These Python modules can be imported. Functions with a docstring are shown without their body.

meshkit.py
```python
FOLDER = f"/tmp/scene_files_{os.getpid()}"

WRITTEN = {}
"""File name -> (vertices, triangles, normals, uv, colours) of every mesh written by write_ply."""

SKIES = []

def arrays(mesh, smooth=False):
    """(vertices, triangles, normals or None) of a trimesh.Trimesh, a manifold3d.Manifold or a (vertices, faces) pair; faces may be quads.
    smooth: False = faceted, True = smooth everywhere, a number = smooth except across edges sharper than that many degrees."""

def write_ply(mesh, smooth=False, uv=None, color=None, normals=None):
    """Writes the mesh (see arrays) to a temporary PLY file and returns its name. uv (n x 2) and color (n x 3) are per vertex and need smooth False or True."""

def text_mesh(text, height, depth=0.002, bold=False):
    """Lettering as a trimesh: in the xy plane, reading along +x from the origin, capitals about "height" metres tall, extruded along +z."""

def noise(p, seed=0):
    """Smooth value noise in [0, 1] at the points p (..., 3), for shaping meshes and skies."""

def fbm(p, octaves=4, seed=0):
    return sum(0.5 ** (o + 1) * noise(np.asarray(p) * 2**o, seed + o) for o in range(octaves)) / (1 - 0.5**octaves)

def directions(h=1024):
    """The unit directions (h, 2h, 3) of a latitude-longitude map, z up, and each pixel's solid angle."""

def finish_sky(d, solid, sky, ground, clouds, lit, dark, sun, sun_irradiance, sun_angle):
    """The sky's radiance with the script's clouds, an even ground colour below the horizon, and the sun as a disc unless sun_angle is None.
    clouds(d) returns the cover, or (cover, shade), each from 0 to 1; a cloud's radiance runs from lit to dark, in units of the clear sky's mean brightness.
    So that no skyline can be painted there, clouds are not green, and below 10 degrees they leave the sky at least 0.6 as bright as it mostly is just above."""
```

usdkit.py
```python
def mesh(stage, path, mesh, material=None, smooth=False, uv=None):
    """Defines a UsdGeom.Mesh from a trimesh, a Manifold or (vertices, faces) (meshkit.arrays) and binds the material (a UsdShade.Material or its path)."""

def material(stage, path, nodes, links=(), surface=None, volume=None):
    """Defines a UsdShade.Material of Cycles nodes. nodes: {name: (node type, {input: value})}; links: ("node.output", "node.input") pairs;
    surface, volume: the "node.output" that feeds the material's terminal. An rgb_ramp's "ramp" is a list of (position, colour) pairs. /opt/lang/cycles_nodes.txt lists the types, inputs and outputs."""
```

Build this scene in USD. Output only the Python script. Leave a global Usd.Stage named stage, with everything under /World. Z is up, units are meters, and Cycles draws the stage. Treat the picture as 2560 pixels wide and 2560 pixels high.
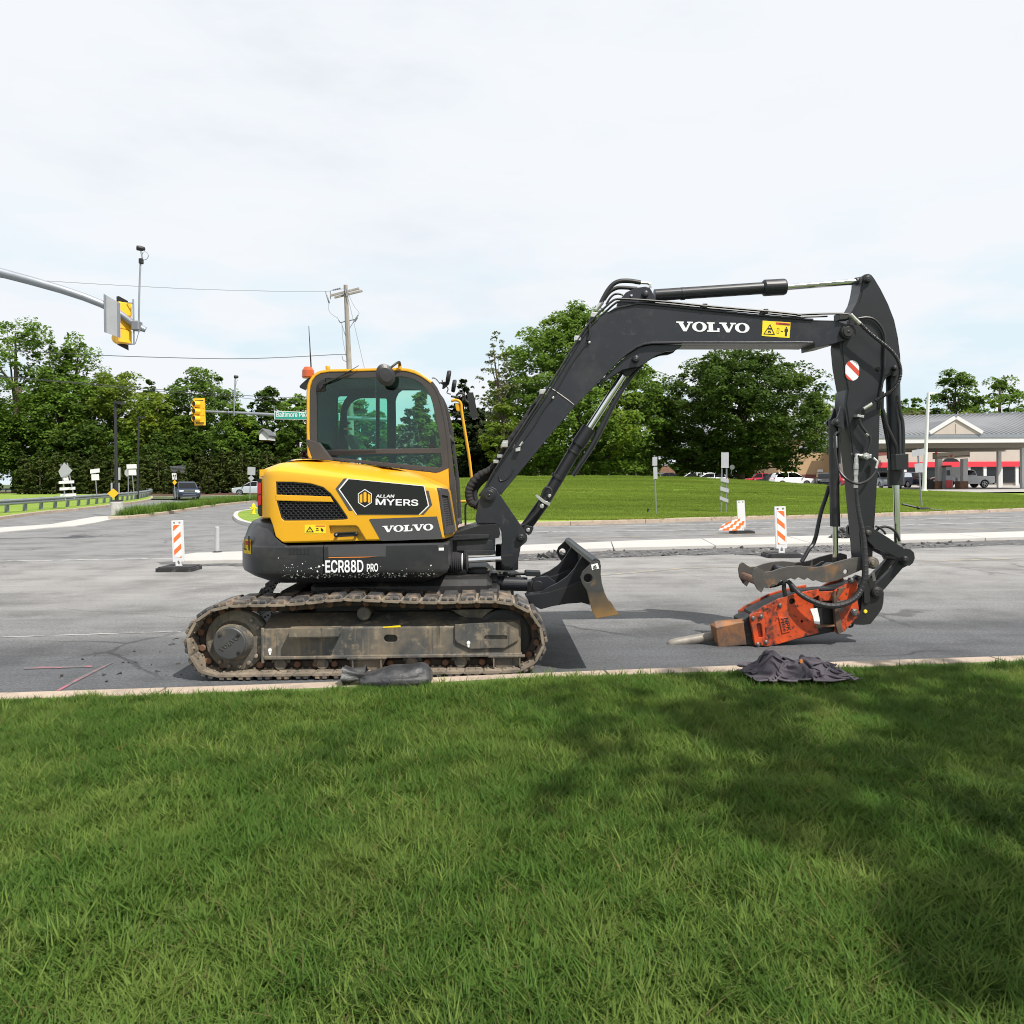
import math, random
import numpy as np, trimesh, shapely
from shapely import Polygon, Point, LineString, affinity
from shapely.ops import unary_union
import manifold3d as m3
import meshkit, usdkit
from pxr import Usd, UsdGeom, UsdLux, UsdShade, Gf, Sdf, Vt

stage = Usd.Stage.CreateInMemory()
UsdGeom.SetStageUpAxis(stage, UsdGeom.Tokens.z)
UsdGeom.SetStageMetersPerUnit(stage, 1.0)
UsdGeom.Xform.Define(stage, '/World'); UsdGeom.Scope.Define(stage, '/World/Looks')

# ------------------------------------------------------------------ camera, sky, sun
FPX, CX, HY, EYE, ROLL = 1900.0, 1280.0, 1201.0, 1.6, 0.007
RT = np.array([math.cos(ROLL), 0, -math.sin(ROLL)]); UP = np.array([math.sin(ROLL), 0, math.cos(ROLL)])
FW = np.array([0, 1.0, 0]); EYEP = np.array([0, 0, EYE])
cam = UsdGeom.Camera.Define(stage, '/World/camera')
cam.AddTransformOp().Set(Gf.Matrix4d(*[float(x) for x in (*RT, 0, *UP, 0, *(-FW), 0, *EYEP, 1)]))
cam.CreateHorizontalApertureAttr(36.0); cam.CreateVerticalApertureAttr(36.0)
cam.CreateFocalLengthAttr(36.0 * FPX / 2560.0)
cam.CreateVerticalApertureOffsetAttr(-(1280.0 - HY) / 2560.0 * 36.0)
cam.CreateClippingRangeAttr(Gf.Vec2f(0.1, 5000))
cam.CreateExposureAttr(0.38)

SUN = np.array([0.50, -0.52, 1.0]); SUN /= np.linalg.norm(SUN)
sun = UsdLux.DistantLight.Define(stage, '/World/sun')
sun.CreateIntensityAttr(1.25); sun.CreateAngleAttr(0.55); sun.CreateNormalizeAttr(True)
sun.CreateColorAttr(Gf.Vec3f(1.0, 0.955, 0.88))
_z = SUN; _x = np.cross([0, 0, 1.0], _z); _x /= np.linalg.norm(_x); _y = np.cross(_z, _x)
sun.AddTransformOp().Set(Gf.Matrix4d(*[float(v) for v in (*_x, 0, *_y, 0, *_z, 0, 0, 0, 40, 1)]))
sky = UsdLux.DomeLight.Define(stage, '/World/sky')
sky.GetPrim().SetCustomDataByKey('kind', 'structure')
sky_m = usdkit.material(stage, '/World/Looks/sky', {
    "st": ("sky_texture", {"sky_type": "single_scattering", "sun_disc": False, "sun_elevation": float(math.asin(SUN[2])),
                            "sun_rotation": float(math.atan2(SUN[0], SUN[1])), "aerosol_density": 1.5}),
    "tc": ("texture_coordinate", {}),
    "mp": ("mapping", {"scale": (1.6, 1.6, 5.0), "location": (0.3, 0.1, 0.2)}),
    "n": ("noise_texture", {"scale": 1.7, "detail": 6.0, "roughness": 0.55}),
    "rf": ("rgb_ramp", {"ramp": [(0.26, (0.86,) * 3), (0.40, (0.97,) * 3), (0.50, (1.0,) * 3)]}),
    "mx": ("mix", {"color2": (7.0, 7.28, 7.6)}),
    "sz": ("separate_xyz", {}), "lo": ("rgb_ramp", {"ramp": [(0.0, (.8,) * 3), (.16, (.7,) * 3), (.34, (0,) * 3)]}), "n2": ("noise_texture", {"scale": 3.1, "detail": 5.0}),
    "r2": ("rgb_ramp", {"ramp": [(.46, (0,) * 3), (.60, (1,) * 3)]}), "f2": ("mix", {"mix_type": "multiply", "fac": 1.0}), "m2": ("mix", {"color2": (5.35, 6.7, 7.35)}),
    "bg": ("background_shader", {"strength": 0.1}),
}, [("tc.generated", "mp.vector"), ("mp.vector", "n.vector"), ("n.fac", "rf.fac"), ("rf.color", "mx.fac"), ("st.color", "mx.color1"), ("tc.generated", "sz.vector"), ("sz.z", "lo.fac"), ("mp.vector", "n2.vector"), ("n2.fac", "r2.fac"), ("lo.color", "f2.color1"), ("r2.color", "f2.color2"), ("f2.color", "m2.fac"), ("mx.color", "m2.color1"), ("m2.color", "bg.color")], surface="bg.background")
UsdShade.MaterialBindingAPI.Apply(sky.GetPrim()).Bind(sky_m)

# ------------------------------------------------------------------ pixel geometry
def ray(px, py):
    return FW + (px - CX) / FPX * RT + (HY - py) / FPX * UP
def at(px, py, Y):
    return EYEP + ray(px, py) * Y
def G(px, py, z=0.0):
    d = ray(px, py); return EYEP + d * ((z - EYE) / d[2])
def cr(x0, y0, s):
    return lambda *p: [(x0 + a * s, y0 + b * s) for a, b in p]
A3 = cr(700, 860, .27950); B4 = cr(560, 1100, .31056); C5 = cr(1100, 1100, .31056); D6 = cr(1600, 1100, .36232)
E7 = cr(1400, 650, .31056); F8 = cr(1900, 650, .31052)
Z1 = cr(1640, 1360, .34161); Z2 = cr(740, 900, .24845); Z3 = cr(600, 1140, .30021); Z4 = cr(1100, 1200, .23810)
Z5 = cr(1160, 680, .30017); Z6 = cr(2040, 1000, .24857); K7 = cr(440, 1450, .24845); K8 = cr(900, 1450, .25880)
K4 = cr(1980, 960, .2381); PX = lambda *p: list(p)

# ------------------------------------------------------------------ scene graph
_taken = {}
def _name(parent, name):
    k = _taken.get((parent, name), -1) + 1; _taken[(parent, name)] = k
    return f'{parent}/{name}' if k == 0 else f'{parent}/{name}_{k:03d}'
def data(prim, **kw):
    for k, v in kw.items():
        if v: prim.SetCustomDataByKey(k, v)
class Thing:
    """an Xform at the thing's base; meshes are given in the thing's own frame (or the world's with world=True)"""
    def __init__(s, name, label, cat, loc=(0, 0, 0), rot=0.0, group=None):
        s.loc = np.array(loc, float); s.rot = rot
        s.path = _name('/World', name); s.x = UsdGeom.Xform.Define(stage, s.path)
        s.x.AddTranslateOp().Set(Gf.Vec3d(*[float(v) for v in s.loc]))
        if rot: s.x.AddRotateZOp().Set(math.degrees(rot))
        data(s.x.GetPrim(), label=label, category=cat, group=group)
    def loc_of(s, p):
        p = np.asarray(p, float) - s.loc; c, n = math.cos(s.rot), math.sin(s.rot)
        return np.stack([p[..., 0] * c + p[..., 1] * n, -p[..., 0] * n + p[..., 1] * c, p[..., 2]], -1)
    def add(s, name, mesh, mat, smooth=False, parent=None, world=False, label=None, uv=None, kind=None):
        v, f = vf(mesh)
        if world: v = s.loc_of(v)
        p = _name(parent or s.path, name)
        m = usdkit.mesh(stage, p, (v, f), MATS[mat] if isinstance(mat, str) else mat, smooth=smooth, uv=uv)
        data(m.GetPrim(), label=label, kind=kind)
        return p
def single(name, mesh, mat, label=None, cat=None, group=None, kind=None, smooth=False):
    p = _name('/World', name); m = usdkit.mesh(stage, p, vf(mesh), MATS[mat], smooth=smooth)
    data(m.GetPrim(), label=label, category=cat, group=group, kind=kind); return p
def part_of(parent, name, mesh, mat, kind=None, smooth=False):
    p = _name(parent, name); m = usdkit.mesh(stage, p, vf(mesh), MATS[mat], smooth=smooth); data(m.GetPrim(), kind=kind); return p
def dup(first, name, label, loc, rot=0.0, group=None, scale=None):
    """a copy of a Thing under the next number"""
    path = _name('/World', name); x = UsdGeom.Xform.Define(stage, path)
    x.GetPrim().GetReferences().AddInternalReference(first.path)
    x.ClearXformOpOrder()
    x.GetPrim().GetAttribute('xformOp:translate').Set(Gf.Vec3d(*[float(v) for v in loc]))
    ops = [UsdGeom.XformOp(x.GetPrim().GetAttribute('xformOp:translate'))]
    r = x.GetPrim().GetAttribute('xformOp:rotateZ')
    if r: r.Set(math.degrees(rot)); ops.append(UsdGeom.XformOp(r))
    elif rot: ops.append(x.AddRotateZOp()); ops[-1].Set(math.degrees(rot))
    if scale: ops.append(x.AddScaleOp()); ops[-1].Set(Gf.Vec3f(*scale))
    x.SetXformOpOrder(ops)
    x.GetPrim().SetInstanceable(True); data(x.GetPrim(), label=label, group=group); return path

# ------------------------------------------------------------------ mesh helpers
def vf(m):
    if isinstance(m, list): m = cat(m)
    if hasattr(m, 'to_mesh'):
        q = m.to_mesh(); return np.array(q.vert_properties[:, :3], float), np.array(q.tri_verts, int)
    if isinstance(m, tuple):
        v, f = np.asarray(m[0], float), np.asarray(m[1], int)
        if f.shape[1] == 4: f = np.vstack([f[:, [0, 1, 2]], f[:, [0, 2, 3]]])
        return v, f
    return np.array(m.vertices), np.array(m.faces)
def cat(ms):
    vs, fs, n = [], [], 0
    for m in ms:
        v, f = vf(m); vs.append(v); fs.append(f + n); n += len(v)
    return np.vstack(vs), np.vstack(fs)
def box(x0, x1, y0, y1, z0, z1):
    b = trimesh.creation.box([x1 - x0, y1 - y0, z1 - z0]); b.apply_translation([(x0 + x1) / 2, (y0 + y1) / 2, (z0 + z1) / 2]); return b
def cbox(x0, x1, y0, y1, z0, z1, c=.02):
    """box with chamfered edges"""
    p = []
    for a in (0, 1, 2):
        q = [[x0 + c, x1 - c], [y0 + c, y1 - c], [z0 + c, z1 - c]]; q[a] = [(x0, x1), (y0, y1), (z0, z1)][a]
        p += [(i, j, k) for i in q[0] for j in q[1] for k in q[2]]
    return trimesh.convex.convex_hull(np.array(p))
def extr(poly, h):
    """list of prisms of a shapely (multi)polygon"""
    out = []
    for g in getattr(poly, 'geoms', [poly]):
        if g.geom_type == 'Polygon' and g.area > 1e-9: out.append(trimesh.creation.extrude_polygon(g, h, engine='earcut'))
    return out
def tube(pts, r, n=10, smooth_n=0, cap=True):
    """a round tube through the points; r a number or one per point"""
    p = np.asarray(pts, float); r = np.broadcast_to(np.asarray(r, float), (len(p),)).copy()
    if smooth_n:
        t = np.arange(len(p)); tt = np.linspace(0, len(p) - 1, smooth_n)
        q = np.vstack([2 * p[0] - p[1], p, 2 * p[-1] - p[-2]]); i = np.minimum(tt.astype(int), len(p) - 2); s = (tt - i)[:, None]
        a, b, c, d = q[i], q[i + 1], q[i + 2], q[i + 3]
        p = .5 * (2 * b + (c - a) * s + (2 * a - 5 * b + 4 * c - d) * s ** 2 + (3 * b - a - 3 * c + d) * s ** 3)
        r = np.interp(tt, t, r)
    d = np.gradient(p, axis=0); d /= np.maximum(np.linalg.norm(d, axis=1, keepdims=True), 1e-9)
    u = np.cross(d[0], [0, 0, 1.0]) if abs(d[0][2]) < .9 else np.cross(d[0], [1.0, 0, 0]); u /= np.linalg.norm(u)
    rings = []
    for k in range(len(p)):
        u = u - d[k] * (u @ d[k]); u /= np.linalg.norm(u); w = np.cross(d[k], u)
        a = np.linspace(0, 2 * np.pi, n, endpoint=False)[:, None]
        rings.append(p[k] + r[k] * (np.cos(a) * u + np.sin(a) * w))
    v = np.vstack(rings); f = []
    for k in range(len(p) - 1):
        for j in range(n):
            a, b = k * n + j, k * n + (j + 1) % n; f += [(a, b, b + n), (a, b + n, a + n)]
    if cap:
        v = np.vstack([v, p[0], p[-1]]); c0, c1 = len(v) - 2, len(v) - 1; e = (len(p) - 1) * n
        for j in range(n): f += [(c0, (j + 1) % n, j), (c1, e + j, e + (j + 1) % n)]
    f = np.array(f)[:, ::-1]
    return v, f
def lathe(prof, n=24, axis='z', loc=(0, 0, 0)):
    """revolve (radius, height) pairs about an axis"""
    prof = np.asarray(prof, float); a = np.linspace(0, 2 * np.pi, n, endpoint=False)
    v = np.array([[r * math.cos(t), r * math.sin(t), h] for r, h in prof for t in a]); f = []
    for k in range(len(prof) - 1):
        for j in range(n):
            i0, i1 = k * n + j, k * n + (j + 1) % n; f += [(i0, i1, i1 + n), (i0, i1 + n, i0 + n)]
    v = np.vstack([v, [[0, 0, prof[0][1]], [0, 0, prof[-1][1]]]]); e = (len(prof) - 1) * n
    for j in range(n): f += [(len(v) - 2, (j + 1) % n, j), (len(v) - 1, e + j, e + (j + 1) % n)]
    if axis == 'y': v = v[:, [0, 2, 1]] * [1, 1, 1]; f = [t[::-1] for t in f]
    if axis == 'x': v = v[:, [2, 0, 1]]
    return v + np.asarray(loc), np.array(f)
def moved(m, d):
    v, f = vf(m); return v + np.asarray(d, float), f
def turned(m, R, d=(0, 0, 0)):
    v, f = vf(m); return v @ np.asarray(R, float).T + np.asarray(d, float), f
def rotz(a):
    c, s = math.cos(a), math.sin(a); return np.array([[c, -s, 0], [s, c, 0], [0, 0, 1.0]])
def sheet(pts, z, seg=None):
    """a flat polygon on the ground, from world (x, y) points"""
    p = Polygon([(q[0], q[1]) for q in pts]).buffer(0)
    vs, fs, n = [], [], 0
    for g in getattr(p, 'geoms', [p]):
        if seg: g = g.segmentize(seg)
        v, f = trimesh.creation.triangulate_polygon(g, engine='earcut')
        vs.append(np.c_[v, np.full(len(v), z)]); fs.append(np.asarray(f) + n); n += len(v)
    v, f = np.vstack(vs), np.vstack(fs)
    nrm = np.cross(v[f[:, 1]] - v[f[:, 0]], v[f[:, 2]] - v[f[:, 0]])[:, 2]
    f[nrm < 0] = f[nrm < 0][:, ::-1]
    return v, f

# ------------------------------------------------------------------ materials
MATS = {}
def lin(c):
    """sRGB 0-255 to linear"""
    return tuple(((x / 255) / 12.92 if x / 255 < .04045 else ((x / 255 + .055) / 1.055) ** 2.4) for x in c)
def mat(name, col, rough=.5, metal=0.0, vary=None, dirt=None, bump=None, bevel=None, spec=.5, coat=0.0, island=0.0, coord='geo', speck=None, streak=None, zdirt=None):
    """principled material. vary=(scale, amount): tone noise; dirt=[(colour, scale, low, high)]: patches; speck=(colour, scale, size): small spots;
    streak=(colour, (sx,sy,sz), low, high): stretched patches; bump=(scale, strength, distance)"""
    N = {"p": ("principled_bsdf", {"base_color": col, "roughness": rough, "metallic": metal, "specular_ior_level": spec, "coat_weight": coat, "coat_roughness": .08}), "g": ("geometry", {}), "tc": ("texture_coordinate", {})}
    L = []; pos = "g.position" if coord == 'geo' else "tc.object"; cur = None
    def link(src, dst): L.append((src, dst))
    def setcol(dst):
        if cur: link(cur, dst)
        else: N[dst.split('.')[0]][1][dst.split('.')[1]] = col
    k = 0
    if vary:
        N["nv"] = ("noise_texture", {"scale": vary[0], "detail": 5.0, "roughness": .6}); link(pos, "nv.vector")
        a = vary[1]; N["rv"] = ("rgb_ramp", {"ramp": [(.25, tuple(c * (1 - a) for c in col)), (.75, tuple(min(1, c * (1 + a)) for c in col))]})
        link("nv.fac", "rv.fac"); cur = "rv.color"
    if island:
        N["hv"] = ("hsv", {}); N["iv"] = ("map_range", {"to_min": 1 - island, "to_max": 1 + island}); link("g.random_per_island", "iv.value")
        setcol("hv.color"); link("iv.result", "hv.value"); cur = "hv.color"
    def layer(c, sc, lo, hi, vec, tag, det=6.0):
        nonlocal cur
        N["n" + tag] = ("noise_texture", {"scale": sc, "detail": det, "roughness": .62}); link(vec, f"n{tag}.vector")
        N["r" + tag] = ("rgb_ramp", {"ramp": [(lo, (0, 0, 0)), (hi, (1, 1, 1))]}); link(f"n{tag}.fac", f"r{tag}.fac")
        N["m" + tag] = ("mix", {"color2": c}); setcol(f"m{tag}.color1"); link(f"r{tag}.color", f"m{tag}.fac"); cur = f"m{tag}.color"
    for c, sc, lo, hi in dirt or []:
        layer(c, sc, lo, hi, pos, f"d{k}"); k += 1
    for st in ([streak] if isinstance(streak, tuple) else streak or []):
        c, s3, lo, hi = st
        N[f"mp{k}"] = ("mapping", {"scale": s3, "location": (k * 3.1, k * 1.7, 0)}); link(pos, f"mp{k}.vector"); layer(c, 1.0, lo, hi, f"mp{k}.vector", f"s{k}"); k += 1
    if zdirt:
        c, z0, z1 = zdirt; N["zs"] = ("separate_xyz", {}); link("g.position", "zs.vector"); N["zn"] = ("noise_texture", {"scale": 9.0, "detail": 5.0}); link(pos, "zn.vector")
        N["za"] = ("math", {"math_type": "multiply_add", "value2": (z1 - z0)}); link("zn.fac", "za.value1"); link("zs.z", "za.value3")
        N["zr"] = ("map_range", {"from_min": z1 + (z1 - z0) * .35, "from_max": z0 + (z1 - z0) * .35, "clamp": True}); link("za.value", "zr.value"); N["zm"] = ("mix", {"color2": c}); setcol("zm.color1"); link("zr.result", "zm.fac"); cur = "zm.color"
    if speck:
        c, sc, size = speck
        N["vo"] = ("voronoi_texture", {"scale": sc}); link(pos, "vo.vector")
        N["vr"] = ("rgb_ramp", {"ramp": [(size * .6, (1, 1, 1)), (size, (0, 0, 0))]}); link("vo.distance", "vr.fac")
        N["vm"] = ("mix", {"color2": c}); setcol("vm.color1"); link("vr.color", "vm.fac"); cur = "vm.color"
    if cur: link(cur, "p.base_color")
    nrm = None
    if bevel: N["bv"] = ("bevel", {"radius": bevel, "samples": 4}); nrm = "bv.bevel"
    if bump:
        N["nb"] = ("noise_texture", {"scale": bump[0], "detail": 6.0, "roughness": .65}); link(pos, "nb.vector")
        N["bp"] = ("bump", {"strength": bump[1], "distance": bump[2]}); link("nb.fac", "bp.height")
        if nrm: link(nrm, "bp.normal")
        nrm = "bp.normal"
    if nrm: link(nrm, "p.normal")
    MATS[name] = usdkit.material(stage, f'/World/Looks/{name}', N, L, surface="p.BSDF"); return name
def leaf(name, col, island=.45, trans=.35, vary=(.35, .35), yellow=None, rough=.55, stretch=None):
    """foliage: diffuse and translucent, toned per leaf and in large patches"""
    y = yellow or (col[0] * 1.5, col[1] * 1.2, col[2] * .8)
    N = {"g": ("geometry", {}), "n": ("noise_texture", {"scale": vary[0], "detail": 3.0}),
         "r": ("rgb_ramp", {"ramp": [(.3, tuple(c * (1 - vary[1]) for c in col)), (.55, col), (.75, y)]}),
         "iv": ("map_range", {"to_min": 1 - island, "to_max": 1 + island}), "h": ("hsv", {}),
         "p": ("principled_bsdf", {"roughness": rough, "specular_ior_level": .12}), "t": ("translucent_bsdf", {}), "m": ("mix_closure", {"fac": trans})}
    if stretch: N["mp"] = ("mapping", {"scale": stretch[0], "rotation": (0, 0, stretch[1])})
    L = ([("g.position", "mp.vector"), ("mp.vector", "n.vector")] if stretch else [("g.position", "n.vector")]) + [("n.fac", "r.fac"), ("r.color", "h.color"), ("g.random_per_island", "iv.value"), ("iv.result", "h.value"),
         ("h.color", "p.base_color"), ("h.color", "t.color"), ("p.BSDF", "m.closure1"), ("t.BSDF", "m.closure2")]
    MATS[name] = usdkit.material(stage, f'/World/Looks/{name}', N, L, surface="m.closure"); return name
def glass(name, tint, refl=.9, rough=0.0):
    MATS[name] = usdkit.material(stage, f'/World/Looks/{name}', {"f": ("fresnel", {"IOR": 1.5}), "t": ("transparent_bsdf", {"color": tint}),
        "g": ("glossy_bsdf", {"color": (refl,) * 3, "roughness": rough}), "m": ("mix_closure", {})},
        [("f.fac", "m.fac"), ("t.BSDF", "m.closure1"), ("g.BSDF", "m.closure2")], surface="m.closure"); return name
def emit(name, col, s):
    MATS[name] = usdkit.material(stage, f'/World/Looks/{name}', {"e": ("emission", {"color": col, "strength": s})}, [], surface="e.emission"); return name

MUD = (.30, .21, .13)
mat('black_paint', (.0125, .0132, .016), .40, vary=(3, .25), dirt=[((.055, .05, .045), 2.2, .58, .88)], bevel=.006, bump=(60, .02, .002))
mat('grey_paint', (.0165, .018, .0235), .34, vary=(2.5, .2), dirt=[((.066, .062, .060), 1.6, .54, .84), ((.05, .048, .047), 16, .60, .76)], bevel=.010)
mat('skirt_paint', (.024, .0245, .028), .36, vary=(2.5, .2), dirt=[((.085, .08, .075), 1.8, .52, .85)], bevel=.010)
mat('yellow_paint', (.66, .335, .010), .28, vary=(2, .06), dirt=[((.60, .36, .08), 3, .62, .9)], bevel=.012, coat=.25)
mat('cab_grey', (.043, .039, .040), .5, vary=(3, .15), bevel=.008)
mat('cover_steel', (.045, .046, .046), .5, vary=(5, .3), dirt=[((.15, .105, .06), 7, .56, .78)], bevel=.005, bump=(40, .1, .003))
mat('muddy_steel', (.060, .062, .060), .58, vary=(4, .35), dirt=[((.175, .142, .100), 2.6, .40, .64), ((.29, .235, .165), 11, .54, .74)], streak=[((.20, .15, .095), (22, 22, 1.3), .55, .72), ((.035, .035, .034), (26, 26, 1.8), .58, .72)], bevel=.006, bump=(40, .12, .004))
mat('muddy_shoe', (.165, .136, .104), .75, vary=(6, .4), dirt=[((.28, .225, .165), 5, .45, .7), ((.055, .052, .05), 11, .55, .7)], bevel=.005, bump=(60, .25, .004))
mat('rubber_pad', (.045, .045, .047), .5, vary=(7, .4), dirt=[((.27, .20, .135), 6, .47, .68)], bevel=.006, bump=(50, .2, .003))
mat('chain_steel', (.045, .035, .028), .75, vary=(9, .4), dirt=[((.12, .07, .04), 6, .52, .75)])
mat('rust', (.15, .075, .042), .75, vary=(20, .4), dirt=[((.07, .05, .04), 9, .5, .75)], bump=(60, .3, .004))
mat('dark_steel', (.013, .0125, .0125), .5, vary=(5, .35), dirt=[((.09, .075, .06), 5, .55, .8)], bevel=.006, bump=(50, .08, .003))
mat('steel_worn', (.16, .155, .15), .42, .6, vary=(6, .3), dirt=[((.22, .12, .055), 4.5, .52, .75)], bevel=.004)
mat('thumb_steel', (.085, .078, .073), .45, .25, vary=(6, .25), dirt=[((.30, .15, .055), 3.5, .58, .74)], bevel=.004)
mat('blade_end', (.050, .049, .048), .5, .2, vary=(6, .25), dirt=[((.30, .17, .06), 3.2, .58, .75)], zdirt=((.27, .155, .05), .47, .74), bevel=.006, bump=(40, .1, .003))
mat('chrome', (.80, .80, .80), .12, 1.0)
mat('fitting', (.62, .61, .58), .3, .9, vary=(30, .3), bevel=.003)
mat('hose', (.016, .016, .017), .45, bump=(90, .15, .003))
mat('cloth_black', (.018, .018, .020), .85, bump=(35, .5, .01))
mat('orange_paint', (.50, .060, .011), .45, vary=(5, .25), dirt=[((.17, .05, .025), 7, .47, .68), ((.022, .018, .017), 4.6, .515, .60), ((.03, .022, .02), 15, .56, .66)], bevel=.006, bump=(30, .15, .004))
mat('rusty_block', (.11, .075, .055), .6, .3, vary=(8, .4), dirt=[((.25, .105, .038), 4, .46, .66), ((.08, .06, .05), 10, .55, .7)], bevel=.012, bump=(35, .2, .004))
mat('chisel', (.22, .20, .175), .5, .3, vary=(12, .25), dirt=[((.25, .18, .12), 9, .55, .75)])
mat('white_letter', (.78, .79, .80), .5)
mat('decal_black', (.008, .008, .008), .35)
mat('decal_grey', (.060, .060, .064), .4)
mat('black_letter', (.010, .010, .010), .6)
mat('warning_yellow', (.80, .60, .02), .45)
mat('warning_red', (.55, .06, .03), .5)
mat('logo_orange', (.80, .40, .02), .45)
mat('orange_line', (.62, .20, .04), .5)
mat('sticker_white', (.75, .75, .74), .5)
mat('red_lens', (.35, .012, .02), .12, coat=.6)
mat('amber_lens', (.42, .075, .012), .2, coat=.5)
mat('seat_cloth', (.12, .125, .13), .9, bump=(40, .3, .005))
mat('interior_dark', (.012, .012, .013), .7)
mat('interior_grey', (.10, .11, .115), .6)
glass('cab_glass', (.66, .91, .83), .8)
glass('cab_glass_clear', (.80, .92, .90), .95)
mat('mirror_back', (.018, .018, .020), .4)
# ------------------------------------------------------------------ ground, road, kerbs, lawns
def Gxy(*pts, z=0.0): return [tuple(G(x, y, z)[:2]) for x, y in pts]
mat('earth', (.05, .075, .022), .95, vary=(.2, .3))
mat('lawn_soil', (.085, .130, .030), .95, vary=(2.5, .4), bump=(30, .6, .02))
mat('concrete_kerb', (.36, .285, .225), .85, vary=(1.2, .15), dirt=[((.22, .175, .14), 5, .50, .75)], bump=(60, .25, .004), bevel=.02)
mat('concrete_white', (.40, .385, .365), .85, vary=(1.0, .1), dirt=[((.42, .40, .38), 3, .55, .8)], bump=(50, .25, .004), bevel=.02)
mat('concrete_grey', (.42, .41, .39), .85, vary=(2.0, .15), dirt=[((.25, .24, .22), 4, .52, .75)], bump=(50, .25, .004), bevel=.015)
mat('broken_asphalt', (.085, .083, .085), .9, vary=(4, .5), dirt=[((.26, .25, .24), 5, .55, .7)], bump=(14, .9, .05))
mat('road_paint', (.48, .48, .465), .7, dirt=[((.20, .195, .19), 5, .44, .60)])
mat('road_paint_yellow', (.36, .29, .15), .7, dirt=[((.20, .195, .185), 4, .36, .52)])
mat('pink_paint', (.30, .10, .13), .8, dirt=[((.10, .098, .10), 9, .38, .52)])
mat('gutter_dirt', (.13, .115, .095), .95, vary=(6, .4), bump=(60, .5, .004))
mat('mulch', (.085, .035, .022), .95, vary=(6, .4), bump=(20, .8, .05))
mat('pavement', (.30, .285, .27), .85, vary=(.6, .15), dirt=[((.26, .25, .24), 1.5, .5, .8)])
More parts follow.
